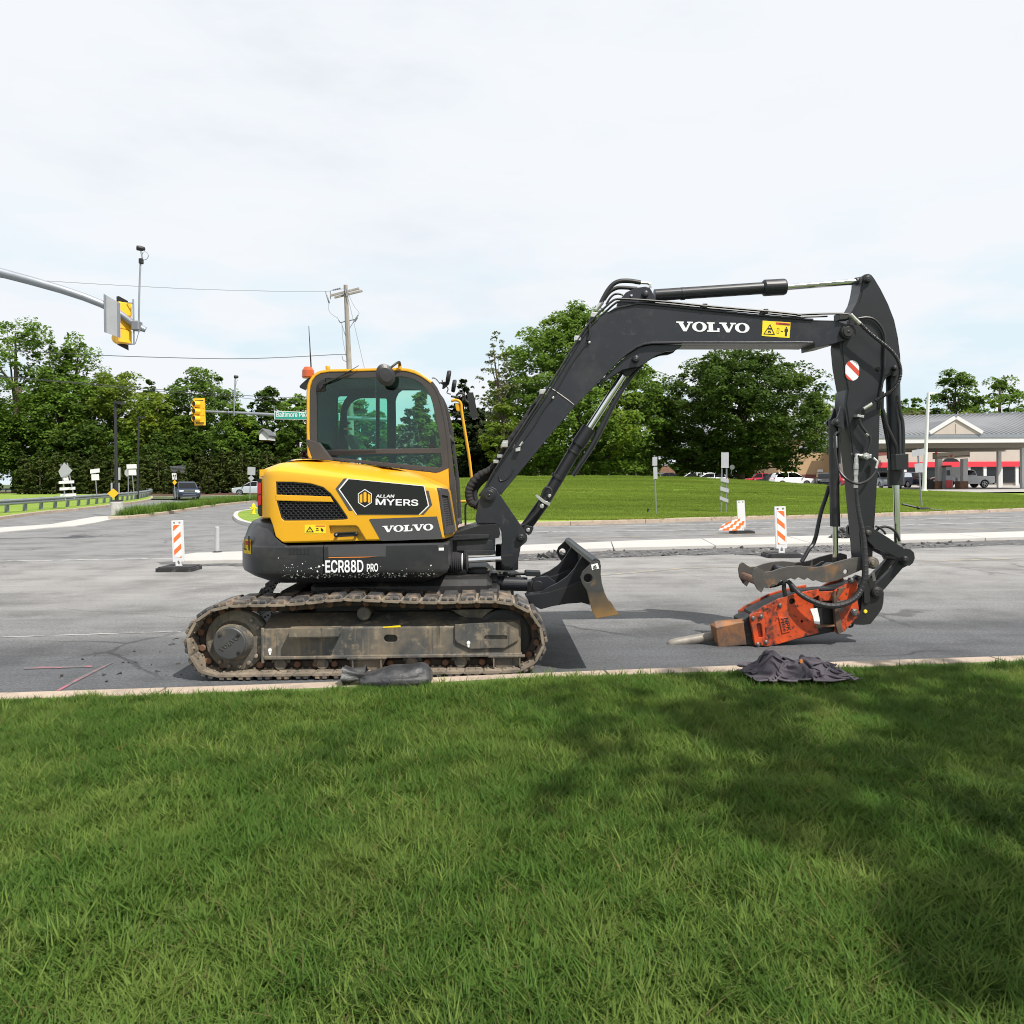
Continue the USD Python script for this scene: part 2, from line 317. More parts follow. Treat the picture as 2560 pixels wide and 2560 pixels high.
# asphalt: tone across the lanes, streaks along them, aggregate
N = {"g": ("geometry", {}), "s": ("separate_xyz", {}),
     "yx": ("math", {"math_type": "multiply_add", "value2": -0.10}),
     "wb": ("noise_texture", {"scale": .55, "detail": 3.0}), "wa": ("math", {"math_type": "multiply_add", "value2": 1.0}),
     "mr": ("map_range", {"from_min": 5.0, "from_max": 33.0, "to_min": 0, "to_max": 1, "clamp": True}),
     "ra": ("rgb_ramp", {"ramp": [(0, (.078, .081, .088)), (.095, (.085, .088, .094)), (.125, (.095, .097, .10)), (.137, (.145, .145, .146)), (.17, (.165, .164, .163)), (.22, (.195, .192, .188)),
                                   (.30, (.235, .228, .222)), (.37, (.235, .228, .222)), (.45, (.19, .188, .187)), (.60, (.185, .184, .184)), (1, (.175, .175, .175))]}),
     "m1": ("mapping", {"scale": (.22, 2.6, 1), "rotation": (0, 0, -.09)}), "n1": ("noise_texture", {"scale": 1.0, "detail": 9.0, "roughness": .74}),
     "r1": ("rgb_ramp", {"ramp": [(.30, (.78,) * 3), (.50, (.97,) * 3), (.70, (1.14,) * 3)]}), "x1": ("mix", {"mix_type": "multiply", "fac": 1.0}),
     "n2": ("noise_texture", {"scale": .8, "detail": 7.0, "roughness": .68}), "r2": ("rgb_ramp", {"ramp": [(.36, (.66,) * 3), (.52, (1.0,) * 3), (.7, (1.12,) * 3)]}), "x2": ("mix", {"mix_type": "multiply", "fac": 1.0}),
     "n3": ("noise_texture", {"scale": 38.0, "detail": 5.0, "roughness": .85}), "r3": ("rgb_ramp", {"ramp": [(.32, (.42,) * 3), (.5, (.95,) * 3), (.62, (1.35,) * 3), (.70, (2.1,) * 3)]}), "x3": ("mix", {"mix_type": "multiply", "fac": 1.0}),
     "vo": ("voronoi_texture", {"scale": .42, "feature": "distance_to_edge"}), "vd": ("noise_texture", {"scale": 2.2, "detail": 6.0}), "vx": ("mix", {"mix_type": "linear_light", "fac": .16}), "rv": ("rgb_ramp", {"ramp": [(0, (.38,) * 3), (.008, (.5,) * 3), (.013, (1,) * 3)]}), "vm": ("noise_texture", {"scale": .35, "detail": 3.0}), "vr": ("rgb_ramp", {"ramp": [(.53, (0,) * 3), (.62, (.8,) * 3)]}), "x4": ("mix", {"mix_type": "multiply"}),
     "bp": ("bump", {"strength": .5, "distance": .006}), "p": ("principled_bsdf", {"roughness": .82, "specular_ior_level": .35})}
L = [("g.position", "s.vector"), ("s.x", "yx.value1"), ("s.y", "yx.value3"), ("g.position", "m1.vector"), ("m1.vector", "wb.vector"), ("wb.fac", "wa.value1"), ("yx.value", "wa.value3"),
     ("wa.value", "mr.value"), ("mr.result", "ra.fac"),
     ("m1.vector", "n1.vector"), ("n1.fac", "r1.fac"), ("ra.color", "x1.color1"), ("r1.color", "x1.color2"), ("g.position", "n2.vector"), ("n2.fac", "r2.fac"), ("x1.color", "x2.color1"), ("r2.color", "x2.color2"),
     ("g.position", "n3.vector"), ("n3.fac", "r3.fac"), ("x2.color", "x3.color1"), ("r3.color", "x3.color2"), ("g.position", "vd.vector"), ("g.position", "vx.color1"), ("vd.color", "vx.color2"), ("vx.color", "vo.vector"), ("vo.distance", "rv.fac"), ("g.position", "vm.vector"), ("vm.fac", "vr.fac"), ("vr.color", "x4.fac"), ("x3.color", "x4.color1"), ("rv.color", "x4.color2"), ("x4.color", "p.base_color"), ("n3.fac", "bp.height"), ("bp.normal", "p.normal")]
MATS['asphalt'] = usdkit.material(stage, '/World/Looks/asphalt', N, L, surface="p.BSDF")
# mown grass seen from afar
N = {"g": ("geometry", {}), "m": ("mapping", {"scale": (.25, .6, 1), "rotation": (0, 0, .5)}), "w": ("noise_texture", {"scale": 1.0, "detail": 4.0, "roughness": .55}),
     "r": ("rgb_ramp", {"ramp": [(.3, (.13, .205, .028)), (.5, (.17, .255, .034)), (.68, (.23, .30, .05))]}),
     "n2": ("noise_texture", {"scale": 9.0, "detail": 6.0, "roughness": .8}), "r2": ("rgb_ramp", {"ramp": [(.3, (.55,) * 3), (.5, (1,) * 3), (.7, (1.5,) * 3)]}), "x": ("mix", {"mix_type": "multiply", "fac": 1.0}),
     "bp": ("bump", {"strength": .9, "distance": .06}), "p": ("principled_bsdf", {"roughness": .85, "specular_ior_level": .2})}
L = [("g.position", "m.vector"), ("m.vector", "w.vector"), ("w.fac", "r.fac"), ("g.position", "n2.vector"), ("n2.fac", "r2.fac"), ("r.color", "x.color1"), ("r2.color", "x.color2"), ("x.color", "p.base_color"), ("n2.fac", "bp.height"), ("bp.normal", "p.normal")]
MATS['lawn_far'] = usdkit.material(stage, '/World/Looks/lawn_far', N, L, surface="p.BSDF")

single('ground', sheet([(-900, -300), (900, -300), (900, 1500), (-900, 1500)], -.03), 'earth', kind='structure')
single('road', sheet([(-120, 4.2), (120, 4.2), (120, 60), (60, 140), (-120, 140)], 0.0, 12), 'asphalt', kind='structure')

def kerb_line(px, z=.1):
    return np.array([G(x, y, z)[:2] for x, y in px])
def offset(line, d):
    t = np.gradient(line, axis=0); t /= np.linalg.norm(t, axis=1, keepdims=True)
    return line + d * np.c_[-t[:, 1], t[:, 0]]
def resample(line, step):
    s = np.r_[0, np.cumsum(np.linalg.norm(np.diff(line, axis=0), axis=1))]
    k = max(2, int(s[-1] / step) + 1); q = np.linspace(0, s[-1], k)
    return np.c_[np.interp(q, s, line[:, 0]), np.interp(q, s, line[:, 1])]
def smooth_line(line, n=40):
    p = np.asarray(line, float); t = np.arange(len(p)); tt = np.linspace(0, len(p) - 1, n)
    from scipy.interpolate import PchipInterpolator
    return np.c_[PchipInterpolator(t, p[:, 0])(tt), PchipInterpolator(t, p[:, 1])(tt)]
def kerb(name, line, width, h, material, label=None, z0=-.02, gap=.010, seg=3.0):
    """kerb stones, each a block between open joints; the line is its road edge and it lies to the left of it"""
    s = np.r_[0, np.cumsum(np.linalg.norm(np.diff(line, axis=0), axis=1))]
    n = max(1, int(round(s[-1] / seg))); root = None
    for k in range(n):
        a, b = s[-1] * k / n + gap, s[-1] * (k + 1) / n - gap
        q = np.r_[a, s[(s > a) & (s < b)], b]; c = np.c_[np.interp(q, s, line[:, 0]), np.interp(q, s, line[:, 1])]
        if len(c) < 3: c = np.c_[np.interp([a, (a + b) / 2, b], s, line[:, 0]), np.interp([a, (a + b) / 2, b], s, line[:, 1])]
        i = offset(c, width); prof = [(0.0, z0), (.015, h - .025), (.04, h), (.96, h + .004), (1, h - .01), (1, z0)]
        m = len(c); v = np.vstack([np.c_[c * (1 - w) + i * w, np.full(m, z)] for w, z in prof]); f = []
        for r in range(len(prof) - 1):
            for j in range(m - 1): f.append((r * m + j, r * m + j + 1, (r + 1) * m + j + 1, (r + 1) * m + j))
        f = np.array(f); caps = [(0 * m + e, 1 * m + e, 2 * m + e, 3 * m + e, 4 * m + e, 5 * m + e) for e in (0, m - 1)]
        tri = [t for cp in caps for t in ((cp[0], cp[1], cp[2]), (cp[0], cp[2], cp[3]), (cp[0], cp[3], cp[4]), (cp[0], cp[4], cp[5]))]
        vv, ff = vf((v, f)); ff = np.vstack([ff, tri])
        if root is None:
            root = _name('/World', name); xf = UsdGeom.Xform.Define(stage, root); data(xf.GetPrim(), kind='structure')
        part_of(root, 'kerb_stone', (vv, ff), material)

NEAR_KERB = smooth_line(kerb_line([(-700, 1752), (128, 1727), (740, 1707), (1280, 1684), (2432, 1642), (3100, 1622)]), 30)
NEAR_KERB = np.vstack([[-9, NEAR_KERB[0][1] - .9], NEAR_KERB, NEAR_KERB[-1] + (NEAR_KERB[-1] - NEAR_KERB[-2]) * 3])
kerb('near_kerb', resample(NEAR_KERB, .4)[::-1], .175, .10, 'concrete_kerb', seg=3.0)
single('gutter_dirt', sheet([tuple(q) for q in np.vstack([offset(resample(NEAR_KERB, .4), -.01), (offset(resample(NEAR_KERB, .12), .10) + np.random.default_rng(5).normal(0, .022, (len(resample(NEAR_KERB, .12)), 2)))[::-1]])], .0045), 'gutter_dirt', kind='structure')
NEAR_EDGE = offset(resample(NEAR_KERB, .4)[::-1], .172)[::-1]
nl_pts = [tuple(p) for p in NEAR_EDGE] + [(14, -6), (-14, -6)]
def grid_sheet(poly, step, zf):
    """a terrain patch: triangulated grid clipped to the polygon, height zf(x, y)"""
    x0, y0, x1, y1 = poly.bounds; vs, fs, n = [], [], 0
    for gx in np.arange(x0, x1, step):
        strip = poly.intersection(shapely.box(gx, y0, gx + step, y1))
        for g in getattr(strip, 'geoms', [strip]):
            if g.geom_type != 'Polygon' or g.area < 1e-6: continue
            for gy in np.arange(g.bounds[1], g.bounds[3], step):
                c = g.intersection(shapely.box(gx, gy, gx + step, gy + step))
                for h in getattr(c, 'geoms', [c]):
                    if h.geom_type != 'Polygon' or h.area < 1e-6: continue
                    v, f = trimesh.creation.triangulate_polygon(h, engine='earcut'); vs.append(v); fs.append(np.asarray(f) + n); n += len(v)
    v, f = np.vstack(vs), np.vstack(fs); v = np.c_[v, zf(v[:, 0], v[:, 1])]
    t = trimesh.Trimesh(v, f); t.merge_vertices(digits_vertex=4); v, f = np.array(t.vertices), np.array(t.faces)
    b = np.cross(v[f[:, 1]] - v[f[:, 0]], v[f[:, 2]] - v[f[:, 0]])[:, 2] < 0; f[b] = f[b][:, ::-1]
    return v, f
def near_z(x, y): return .085 + .03 * meshkit.fbm(np.stack([np.asarray(x) * .8, np.asarray(y) * .8, 0 * np.asarray(x)], -1), 3, 5)
single('lawn_near', grid_sheet(Polygon(nl_pts).buffer(0), .5, near_z), 'lawn_soil', kind='structure', smooth=True)

# median strips of pale concrete, with a strip of broken asphalt before the right one
MED_R = Gxy((1120, 1372), (1168, 1368), (1300, 1363), (1600, 1351), (1880, 1343), (2160, 1337), (2432, 1332), (2800, 1322), (3300, 1310), (3300, 1322), (2800, 1336), (2432, 1346), (2220, 1352), (2000, 1359), (1780, 1364), (1560, 1369), (1300, 1378), (1120, 1384), z=.07)
MED_L = Gxy((447, 1395), (462, 1386), (490, 1382), (560, 1380), (640, 1377), (760, 1374), (1120, 1372), (1120, 1384), (760, 1396), (640, 1399), (560, 1400), (480, 1402), (452, 1402), z=.07)
def slab(pts, h, bottom=-.02):
    p = Polygon(pts).buffer(0); return moved(cat(extr(p, h - bottom)), (0, 0, bottom))
med = _name('/World', 'median_strip'); xm = UsdGeom.Xform.Define(stage, med); data(xm.GetPrim(), kind='structure')
_whole = Polygon(MED_R).buffer(.01).union(Polygon(MED_L).buffer(.01)).buffer(-.01)
_x0, _, _x1, _ = _whole.bounds; _cuts = np.arange(_x0 - 4.2, _x1, 2.35)
for a in _cuts:
    sl = Polygon([(a + .012, 0), (a + 2.338, 0), (a + 2.338 + 6, 60), (a + .012 + 6, 60)]); pc = _whole.intersection(sl)
    if pc.area > .05: part_of(med, 'concrete_slab', slab(list(max(getattr(pc, 'geoms', [pc]), key=lambda g: g.area).exterior.coords), .075), 'concrete_white')
rng = np.random.default_rng(3)
def rough(pts, amp, seed):
    p = Polygon(pts).segmentize(.35); c = np.array(p.exterior.coords)[:-1]; r = np.random.default_rng(seed)
    return [tuple(q) for q in c + r.normal(0, amp, c.shape)]
single('broken_asphalt', sheet(rough(Gxy((1250, 1382), (1560, 1371), (1780, 1366), (2000, 1361), (2220, 1354), (2432, 1348), (2900, 1336), (2900, 1352), (2432, 1366), (2200, 1374), (1950, 1385), (1750, 1389), (1600, 1390), (1500, 1396), (1400, 1400), (1250, 1404)), .10, 1), .006), 'broken_asphalt', kind='structure')
single('broken_asphalt', sheet(rough(Gxy((380, 1404), (470, 1403), (620, 1401), (760, 1398), (760, 1412), (640, 1416), (480, 1414), (400, 1410)), .06, 2), .006), 'broken_asphalt', kind='structure')
def rubble(pts, n, smin, smax, seed):
    r = np.random.default_rng(seed); p = Polygon(pts); out = []; x0, y0, x1, y1 = p.bounds
    while len(out) < n:
        x, y = r.uniform(x0, x1), r.uniform(y0, y1)
        if not p.contains(Point(x, y)): continue
        s = smin + (smax - smin) * r.random() ** 3
        h = trimesh.convex.convex_hull(r.normal(0, 1, (8, 3)) * [s, s, s * .6]); h.apply_translation([x, y, s * .3]); out.append(h)
    return cat(out)
single('rubble', rubble(Gxy((1300, 1380), (1560, 1371), (2000, 1361), (2432, 1349), (2432, 1366), (2000, 1384), (1600, 1392), (1300, 1402)), 900, .008, .042, 4), 'broken_asphalt', 'crumbled asphalt pieces scattered along the edge of the pale median', 'rubble', kind='stuff')
def mound(px, py, w, h, seed, n=160):
    c = G(px, py); r = np.random.default_rng(seed); out = []
    for _ in range(n):
        a, q = r.random() * 6.28, abs(r.normal(0, .45)); s = .015 + .05 * r.random() ** 2
        g = trimesh.convex.convex_hull(r.normal(0, 1, (9, 3)) * s); g.apply_translation([c[0] + w * q * math.cos(a), c[1] + .5 * w * q * math.sin(a), max(0, h * (1 - q * 1.3)) * r.random() ** .4]); out.append(g)
    return cat(out)
single('rubble', mound(1398, 1394, .75, .07, 8), 'broken_asphalt', 'loose heap of dug asphalt beside the raised dozer blade', 'rubble', kind='stuff')
single('rubble', mound(2108, 1352, .55, .34, 9), 'broken_asphalt', 'dark heap of broken asphalt on the median behind the arm', 'rubble', kind='stuff')
# painted lines
def stripe(px, w, z, m, name='road_marking'):
    a = np.array([G(x, y)[:2] for x, y in px]); a = resample(smooth_line(a, 20), 3); q = np.vstack([offset(a, w / 2), offset(a, -w / 2)[::-1]])
    single(name, sheet([tuple(p) for p in q], z), m, kind='structure')
stripe([(900, 1334), (1250, 1331), (1600, 1327), (1850, 1322), (2150, 1316), (2432, 1308), (2900, 1296)], .14, .004, 'road_paint')
stripe([(900, 1320), (1250, 1318), (1600, 1314), (1860, 1308), (2150, 1302), (2432, 1295), (2900, 1285)], .14, .004, 'road_paint')
stripe([(900, 1350), (1250, 1347), (1640, 1341), (1860, 1335), (2150, 1329), (2432, 1322), (2900, 1310)], .13, .004, 'road_paint_yellow')
stripe([(1340, 1452), (1500, 1447), (1600, 1424), (1860, 1417), (2200, 1407), (2432, 1400), (2900, 1385)], .12, .004, 'road_paint_yellow')
stripe([(-300, 1408), (128, 1403), (300, 1401), (445, 1396)], .10, .004, 'road_paint')
single('paint_mark', sheet(Gxy((140, 1728), (149, 1728), (214, 1693), (283, 1658), (281, 1656), (206, 1690)), .005), 'pink_paint', kind='structure')
single('paint_mark', sheet(Gxy((60, 1669), (60, 1674), (230, 1669), (228, 1665)), .005), 'pink_paint', kind='structure')
stripe([(-200, 1600), (128, 1592), (330, 1583), (452, 1579)], .025, .004, 'road_paint')

# left side: traffic islands, pale apron, far verge
def island(name, front, back, z, soil, width=.2, m='concrete_kerb', seg=3.0):
    f = kerb_line(front, z); f = smooth_line(f, 30); b = np.array([G(x, y, z)[:2] for x, y in back])
    kerb(name + '_kerb', resample(f, .8), width, z, m, seg=seg)
    inner = offset(resample(f, .8), width - .01); q = [tuple(p) for p in inner] + [tuple(p) for p in b]
    single(name, sheet(q, z - .015), soil, kind='structure'); return Polygon(q).buffer(0)
ISL_A = island('traffic_island', [(272, 1291), (330, 1289), (390, 1283), (480, 1270), (560, 1259), (645, 1251), (760, 1243), (900, 1237)], [(900, 1230), (760, 1237), (645, 1246), (560, 1252.5), (480, 1261), (390, 1273), (310, 1281), (276, 1288)], .13, 'lawn_soil')
single('pale_apron', slab(Gxy((-60, 1325), (128, 1312), (238, 1293), (300, 1290), (288, 1297), (240, 1308), (190, 1316), (128, 1320), (-60, 1338)), .03), 'concrete_white', kind='structure')
ISL_B = island('guardrail_island', [(-260, 1318), (-60, 1299), (128, 1276), (200, 1270), (272, 1262), (330, 1255), (368, 1249), (383, 1243), (376, 1239), (350, 1236), (250, 1234), (60, 1233), (-200, 1233)], [(-260, 1300)], .14, 'lawn_far')
ISL_C = island('corner_island', [(900, 1274), (760, 1273), (640, 1271), (600, 1274), (583, 1283), (584, 1292), (600, 1302), (650, 1310), (760, 1314), (1000, 1314), (1168, 1308), (1360, 1304), (1560, 1299), (1854, 1291), (2080, 1286), (2300, 1280), (2432, 1275), (2900, 1258), (3300, 1246)][:0] or [(760, 1262), (660, 1268), (600, 1276), (584, 1284), (585, 1292), (602, 1302), (650, 1311), (760, 1316), (1000, 1315)], [(1000, 1280)], .13, 'lawn_far', m='concrete_white')
# far lawn, rising from its kerb to a ridge
FK = smooth_line(kerb_line([(1000, 1312), (1168, 1308), (1360, 1305), (1560, 1300), (1854, 1291), (2080, 1286), (2300, 1280), (2432, 1275), (2900, 1258), (3400, 1243)], .14), 40)
kerb('far_kerb', resample(FK, 1.0), .22, .14, 'concrete_kerb', seg=3.0)
FKI = offset(resample(FK, 1.0), .21)
RX = [-40, -16, -11, -5, 0, 8, 13, 18.6, 24, 30, 34, 60]; RZ = [.15, .2, .9, 1.7, 1.9, 1.85, 1.7, 1.35, .98, .6, .42, .42]
def lawn_z(x, y):
    x, y = np.asarray(x, float), np.asarray(y, float)
    k = np.interp(x, FKI[:, 0], FKI[:, 1]); k = np.where(x < FKI[0, 0], FKI[0, 1], k); t = np.clip((y - k) / (55 - k), 0, 1); s = t * t * (3 - 2 * t) * .55 + t * .45
    r = np.interp(x, RX, RZ); back = np.clip((y - 55) / 8, 0, 1)
    return .135 + (r - .135) * s - (r - .55) * back * np.where(r > .55, .85, 1) + .05 * (meshkit.fbm(np.stack([x * .15, y * .15, 0 * x], -1), 2, 7) - .5) * t
single('lawn_far', grid_sheet(Polygon([tuple(p) for p in FKI] + [(75, 52), (60, 54), (34, 56.5), (30, 57.5), (24, 61), (18, 63), (-19, 63), (-17, 56), (-13.5, 44), (-10.5, 36)]).buffer(0), 1.6, lawn_z), 'lawn_far', kind='structure', smooth=True)
LOT = .52
single('parking_lot', sheet([(-2, 60), (18, 61), (29, 55.5), (34, 54.5), (60, 53), (110, 50), (110, 150), (-2, 150)], LOT, 10), 'pavement', kind='structure')
single('rear_ground', sheet([(-130, 100), (-2, 62), (-2, 160), (-130, 160)], .10), 'earth', kind='structure')
single('mulch_bed', sheet(Gxy((-200, 1238), (300, 1236), (420, 1239), (500, 1238), (700, 1234), (900, 1228), (900, 1224), (700, 1228), (300, 1229), (-200, 1229), z=.12), .12), 'mulch', kind='structure')
kerb('mulch_kerb', resample(smooth_line(np.array([G(x, y, .12)[:2] for x, y in [(-200, 1241), (300, 1239), (420, 1241), (500, 1240), (700, 1236), (900, 1230)]]), 20), 3), .22, .13, 'concrete_kerb', seg=6)
single('asphalt_crumbs', rubble(Gxy((140, 1715), (140, 1640), (450, 1590), (455, 1700)), 26, .005, .018, 14), 'dark_steel', 'small dark crumbs of asphalt on the damp road left of the track', 'debris', kind='stuff')
# ------------------------------------------------------------------ the excavator
YAW = .026
EX = Thing('excavator', 'yellow and charcoal tracked excavator with cab, raised boom and orange breaker', 'excavator', (-1.15, 6.14, 0), YAW)
def M(px, py, v):
    """a pixel of the photograph on the machine's own plane at depth v, as (u, w)"""
    d = ray(px, py); o = EX.loc_of(EYEP); c, s = math.cos(YAW), math.sin(YAW)
    d = np.array([d[0] * c + d[1] * s, -d[0] * s + d[1] * c, d[2]]); t = (v - o[1]) / d[1]; q = o + d * t
    return np.array([q[0], q[2]])
def M3(px, py, v): q = M(px, py, v); return np.array([q[0], v, q[1]])
def poly(pts, v, holes=()):
    p = Polygon([M(x, y, v) for x, y in pts]).buffer(0)
    for h in holes: p = p.difference(Polygon([M(x, y, v) for x, y in h]))
    return p
def slabv(p, v0, v1):
    """a polygon in (u, w) made into a plate from depth v0 to v1"""
    out = []
    for t in extr(p, v1 - v0):
        q = np.array(t.vertices); out.append((np.c_[q[:, 0], v0 + q[:, 2], q[:, 1]], np.array(t.faces)[:, ::-1]))
    return cat(out)
def plate(pts, v0, v1, holes=()): return slabv(poly(pts, v0, holes), v0, v1)
def ring(cx, cy, r, n=24, ry=None): return [(cx + r * math.cos(t), cy + (ry or r) * math.sin(t)) for t in np.linspace(0, 2 * np.pi, n, endpoint=False)]
def px_m(v): return (6.14 + v) / FPX
def disc(px, py, rpx, v0, v1, n=28, cham=.004, hole=0):
    """a round pin or boss standing along the depth axis"""
    u, w = M(px, py, v0); r = rpx * px_m(v0)
    return lathe([(hole, v0), (r - cham, v0), (r, v0 + cham), (r, v1)], n, 'y', (u, 0, w))
def rodv(p0, p1, v, rpx, n=20, v1=None, r1=None):
    a, b = M3(*p0, v), M3(*p1, v if v1 is None else v1); return tube([a, b], [rpx * px_m(v), (r1 or rpx) * px_m(v)], n)
def pipe(pts, v, r, n=10, sm=None):
    vv = np.broadcast_to(np.asarray(v, float), (len(pts),)); return tube([M3(x, y, d) for (x, y), d in zip(pts, vv)], r, n, sm or len(pts) * 6)
X = EX.add

def slab_serif():
    """the maker's name in wide slab serif capitals"""
    B = shapely.box; V = unary_union([Polygon([(.10, 1), (.40, 1), (.66, .28), (.90, 1), (1.04, 1), (.70, 0), (.48, 0)]), B(0, .86, .52, 1), B(.76, .86, 1.16, 1)])
    O = affinity.scale(Point(0, 0).buffer(1, 16), .50, .52).difference(affinity.scale(Point(0, 0).buffer(1, 16), .235, .40)); O = affinity.translate(O, .5, .5)
    Lt = unary_union([B(.12, 0, .42, 1), B(0, .86, .54, 1), B(0, 0, .86, .14), B(.72, 0, .86, .42)])
    out, x = [], 0
    for g, adv in ((V, 1.10), (O, 1.02), (Lt, .86), (V, 1.08), (O, 1.0)): out.append(affinity.translate(g, x, 0)); x += adv
    return unary_union(out)
# -- running gear ---------------------------------------------------------------
loop_px = [(539, 1705), (518, 1697), (497, 1679), (474, 1642), (465, 1611), (468, 1583), (480, 1560), (516, 1528), (569, 1515), (619, 1513), (668, 1513), (718, 1511), (767, 1507), (813, 1502), (862, 1498), (915, 1500), (964, 1502), (1014, 1504), (1065, 1506), (1115, 1506), (1163, 1504), (1210, 1503), (1262, 1504), (1300, 1514), (1325, 1528), (1350, 1560), (1362, 1597), (1359, 1626), (1338, 1658), (1316, 1674), (1288, 1680)]
loop = np.array([M(x, y, 0.0) for x, y in loop_px]); loop[0, 1] = loop[-1, 1] = .040
loop = np.vstack([loop, [[l, .040] for l in np.linspace(loop[-1, 0], loop[0, 0], 17)[1:]]])
from scipy.interpolate import PchipInterpolator
_s = np.r_[0, np.cumsum(np.linalg.norm(np.diff(loop, axis=0), axis=1))]
NSH = 42; _q = np.linspace(0, _s[-1], NSH + 1)
links = np.c_[np.interp(_q, _s, loop[:, 0]), np.interp(_q, _s, loop[:, 1])]
def shoe_frames():
    for k in range(NSH):
        a, b = links[k], links[k + 1]; t = b - a; ln = np.linalg.norm(t); t /= ln; yield (a + b) / 2, t, np.array([-t[1], t[0]]), ln   # the loop runs clockwise: this normal points outward at the top
def local2(mesh, c, t, n):
    v, f = vf(mesh); return np.c_[c[0] + v[:, 0] * t[0] + v[:, 2] * n[0], v[:, 1], c[1] + v[:, 0] * t[1] + v[:, 2] * n[1]], f
def shoe_mesh(v0, v1, ln):
    h = ln / 2
    prof = [(-h - .006, -.010), (-h + .02, -.016), (h - .02, -.016), (h - .004, -.004), (h + .004, .004), (h - .014, .008), (-h + .02, .008), (-h - .006, .002)]
    p = Polygon(prof); out = []
    for t in extr(p, v1 - v0): q = np.array(t.vertices); out.append((np.c_[q[:, 0], v0 + q[:, 2], q[:, 1]], np.array(t.faces)[:, ::-1]))
    for sx in (-.03, .03):
        for sv in (.06, .16, .30, .39): out.append(lathe([(.011, -.028), (.011, -.016)], 6, 'z', (sx, v0 + sv, 0)))
    return cat(out)
def pad_mesh(v0, v1, ln, r):
    h = ln / 2 - .010; w = .036
    b = [(-h, .008), (-h + .014, w), (h - .014, w), (h, .008)]
    p = []
    for (x, z), e in zip(b, (0, .012, .012, 0)): p += [(x, v0 + .012 + e, z), (x, v1 - .012 - e, z)]
    m = trimesh.convex.convex_hull(np.array(p))
    # notches on the outer end
    out = [m]
    for sx in (-.030, .030): out.append(box(sx - .017, sx + .017, v0 + .000, v0 + .03, .012, .030))
    return cat(out)
chain, pins = [], []
for c, t, n, ln in shoe_frames():
    for va in (.185, .30): chain.append(local2(cbox(-ln / 2 - .012, ln / 2 + .012, va, va + .032, -.082, -.016, .012), c, t, n))
    chain.append(local2(box(-.02, .02, .21, .30, -.05, -.016), c, t, n))
track = X('track', cat(chain), 'chain_steel')
for k, (c, t, n, ln) in enumerate(shoe_frames()):
    X('track_shoe', local2(shoe_mesh(0, .45, ln), c, t, n), 'muddy_shoe', parent=track)
    X('shoe_pad', local2(pad_mesh(0, .45, ln, k), c, t, n), 'rubber_pad', parent=track)
    X('track_pin', local2(lathe([(.004, .150), (.022, .150), (.029, .158), (.029, .345)], 12, 'y', (ln / 2, 0, -.052)), c, t, n), 'rust', parent=track)
far = []
for k, (c, t, n, ln) in enumerate(shoe_frames()):
    far += [moved(local2(shoe_mesh(0, .45, ln), c, t, n), (0, 1.85, 0)), moved(local2(pad_mesh(0, .45, ln, k), c, t, n), (0, 1.85, 0))]
X('track', cat(far), 'dark_steel')
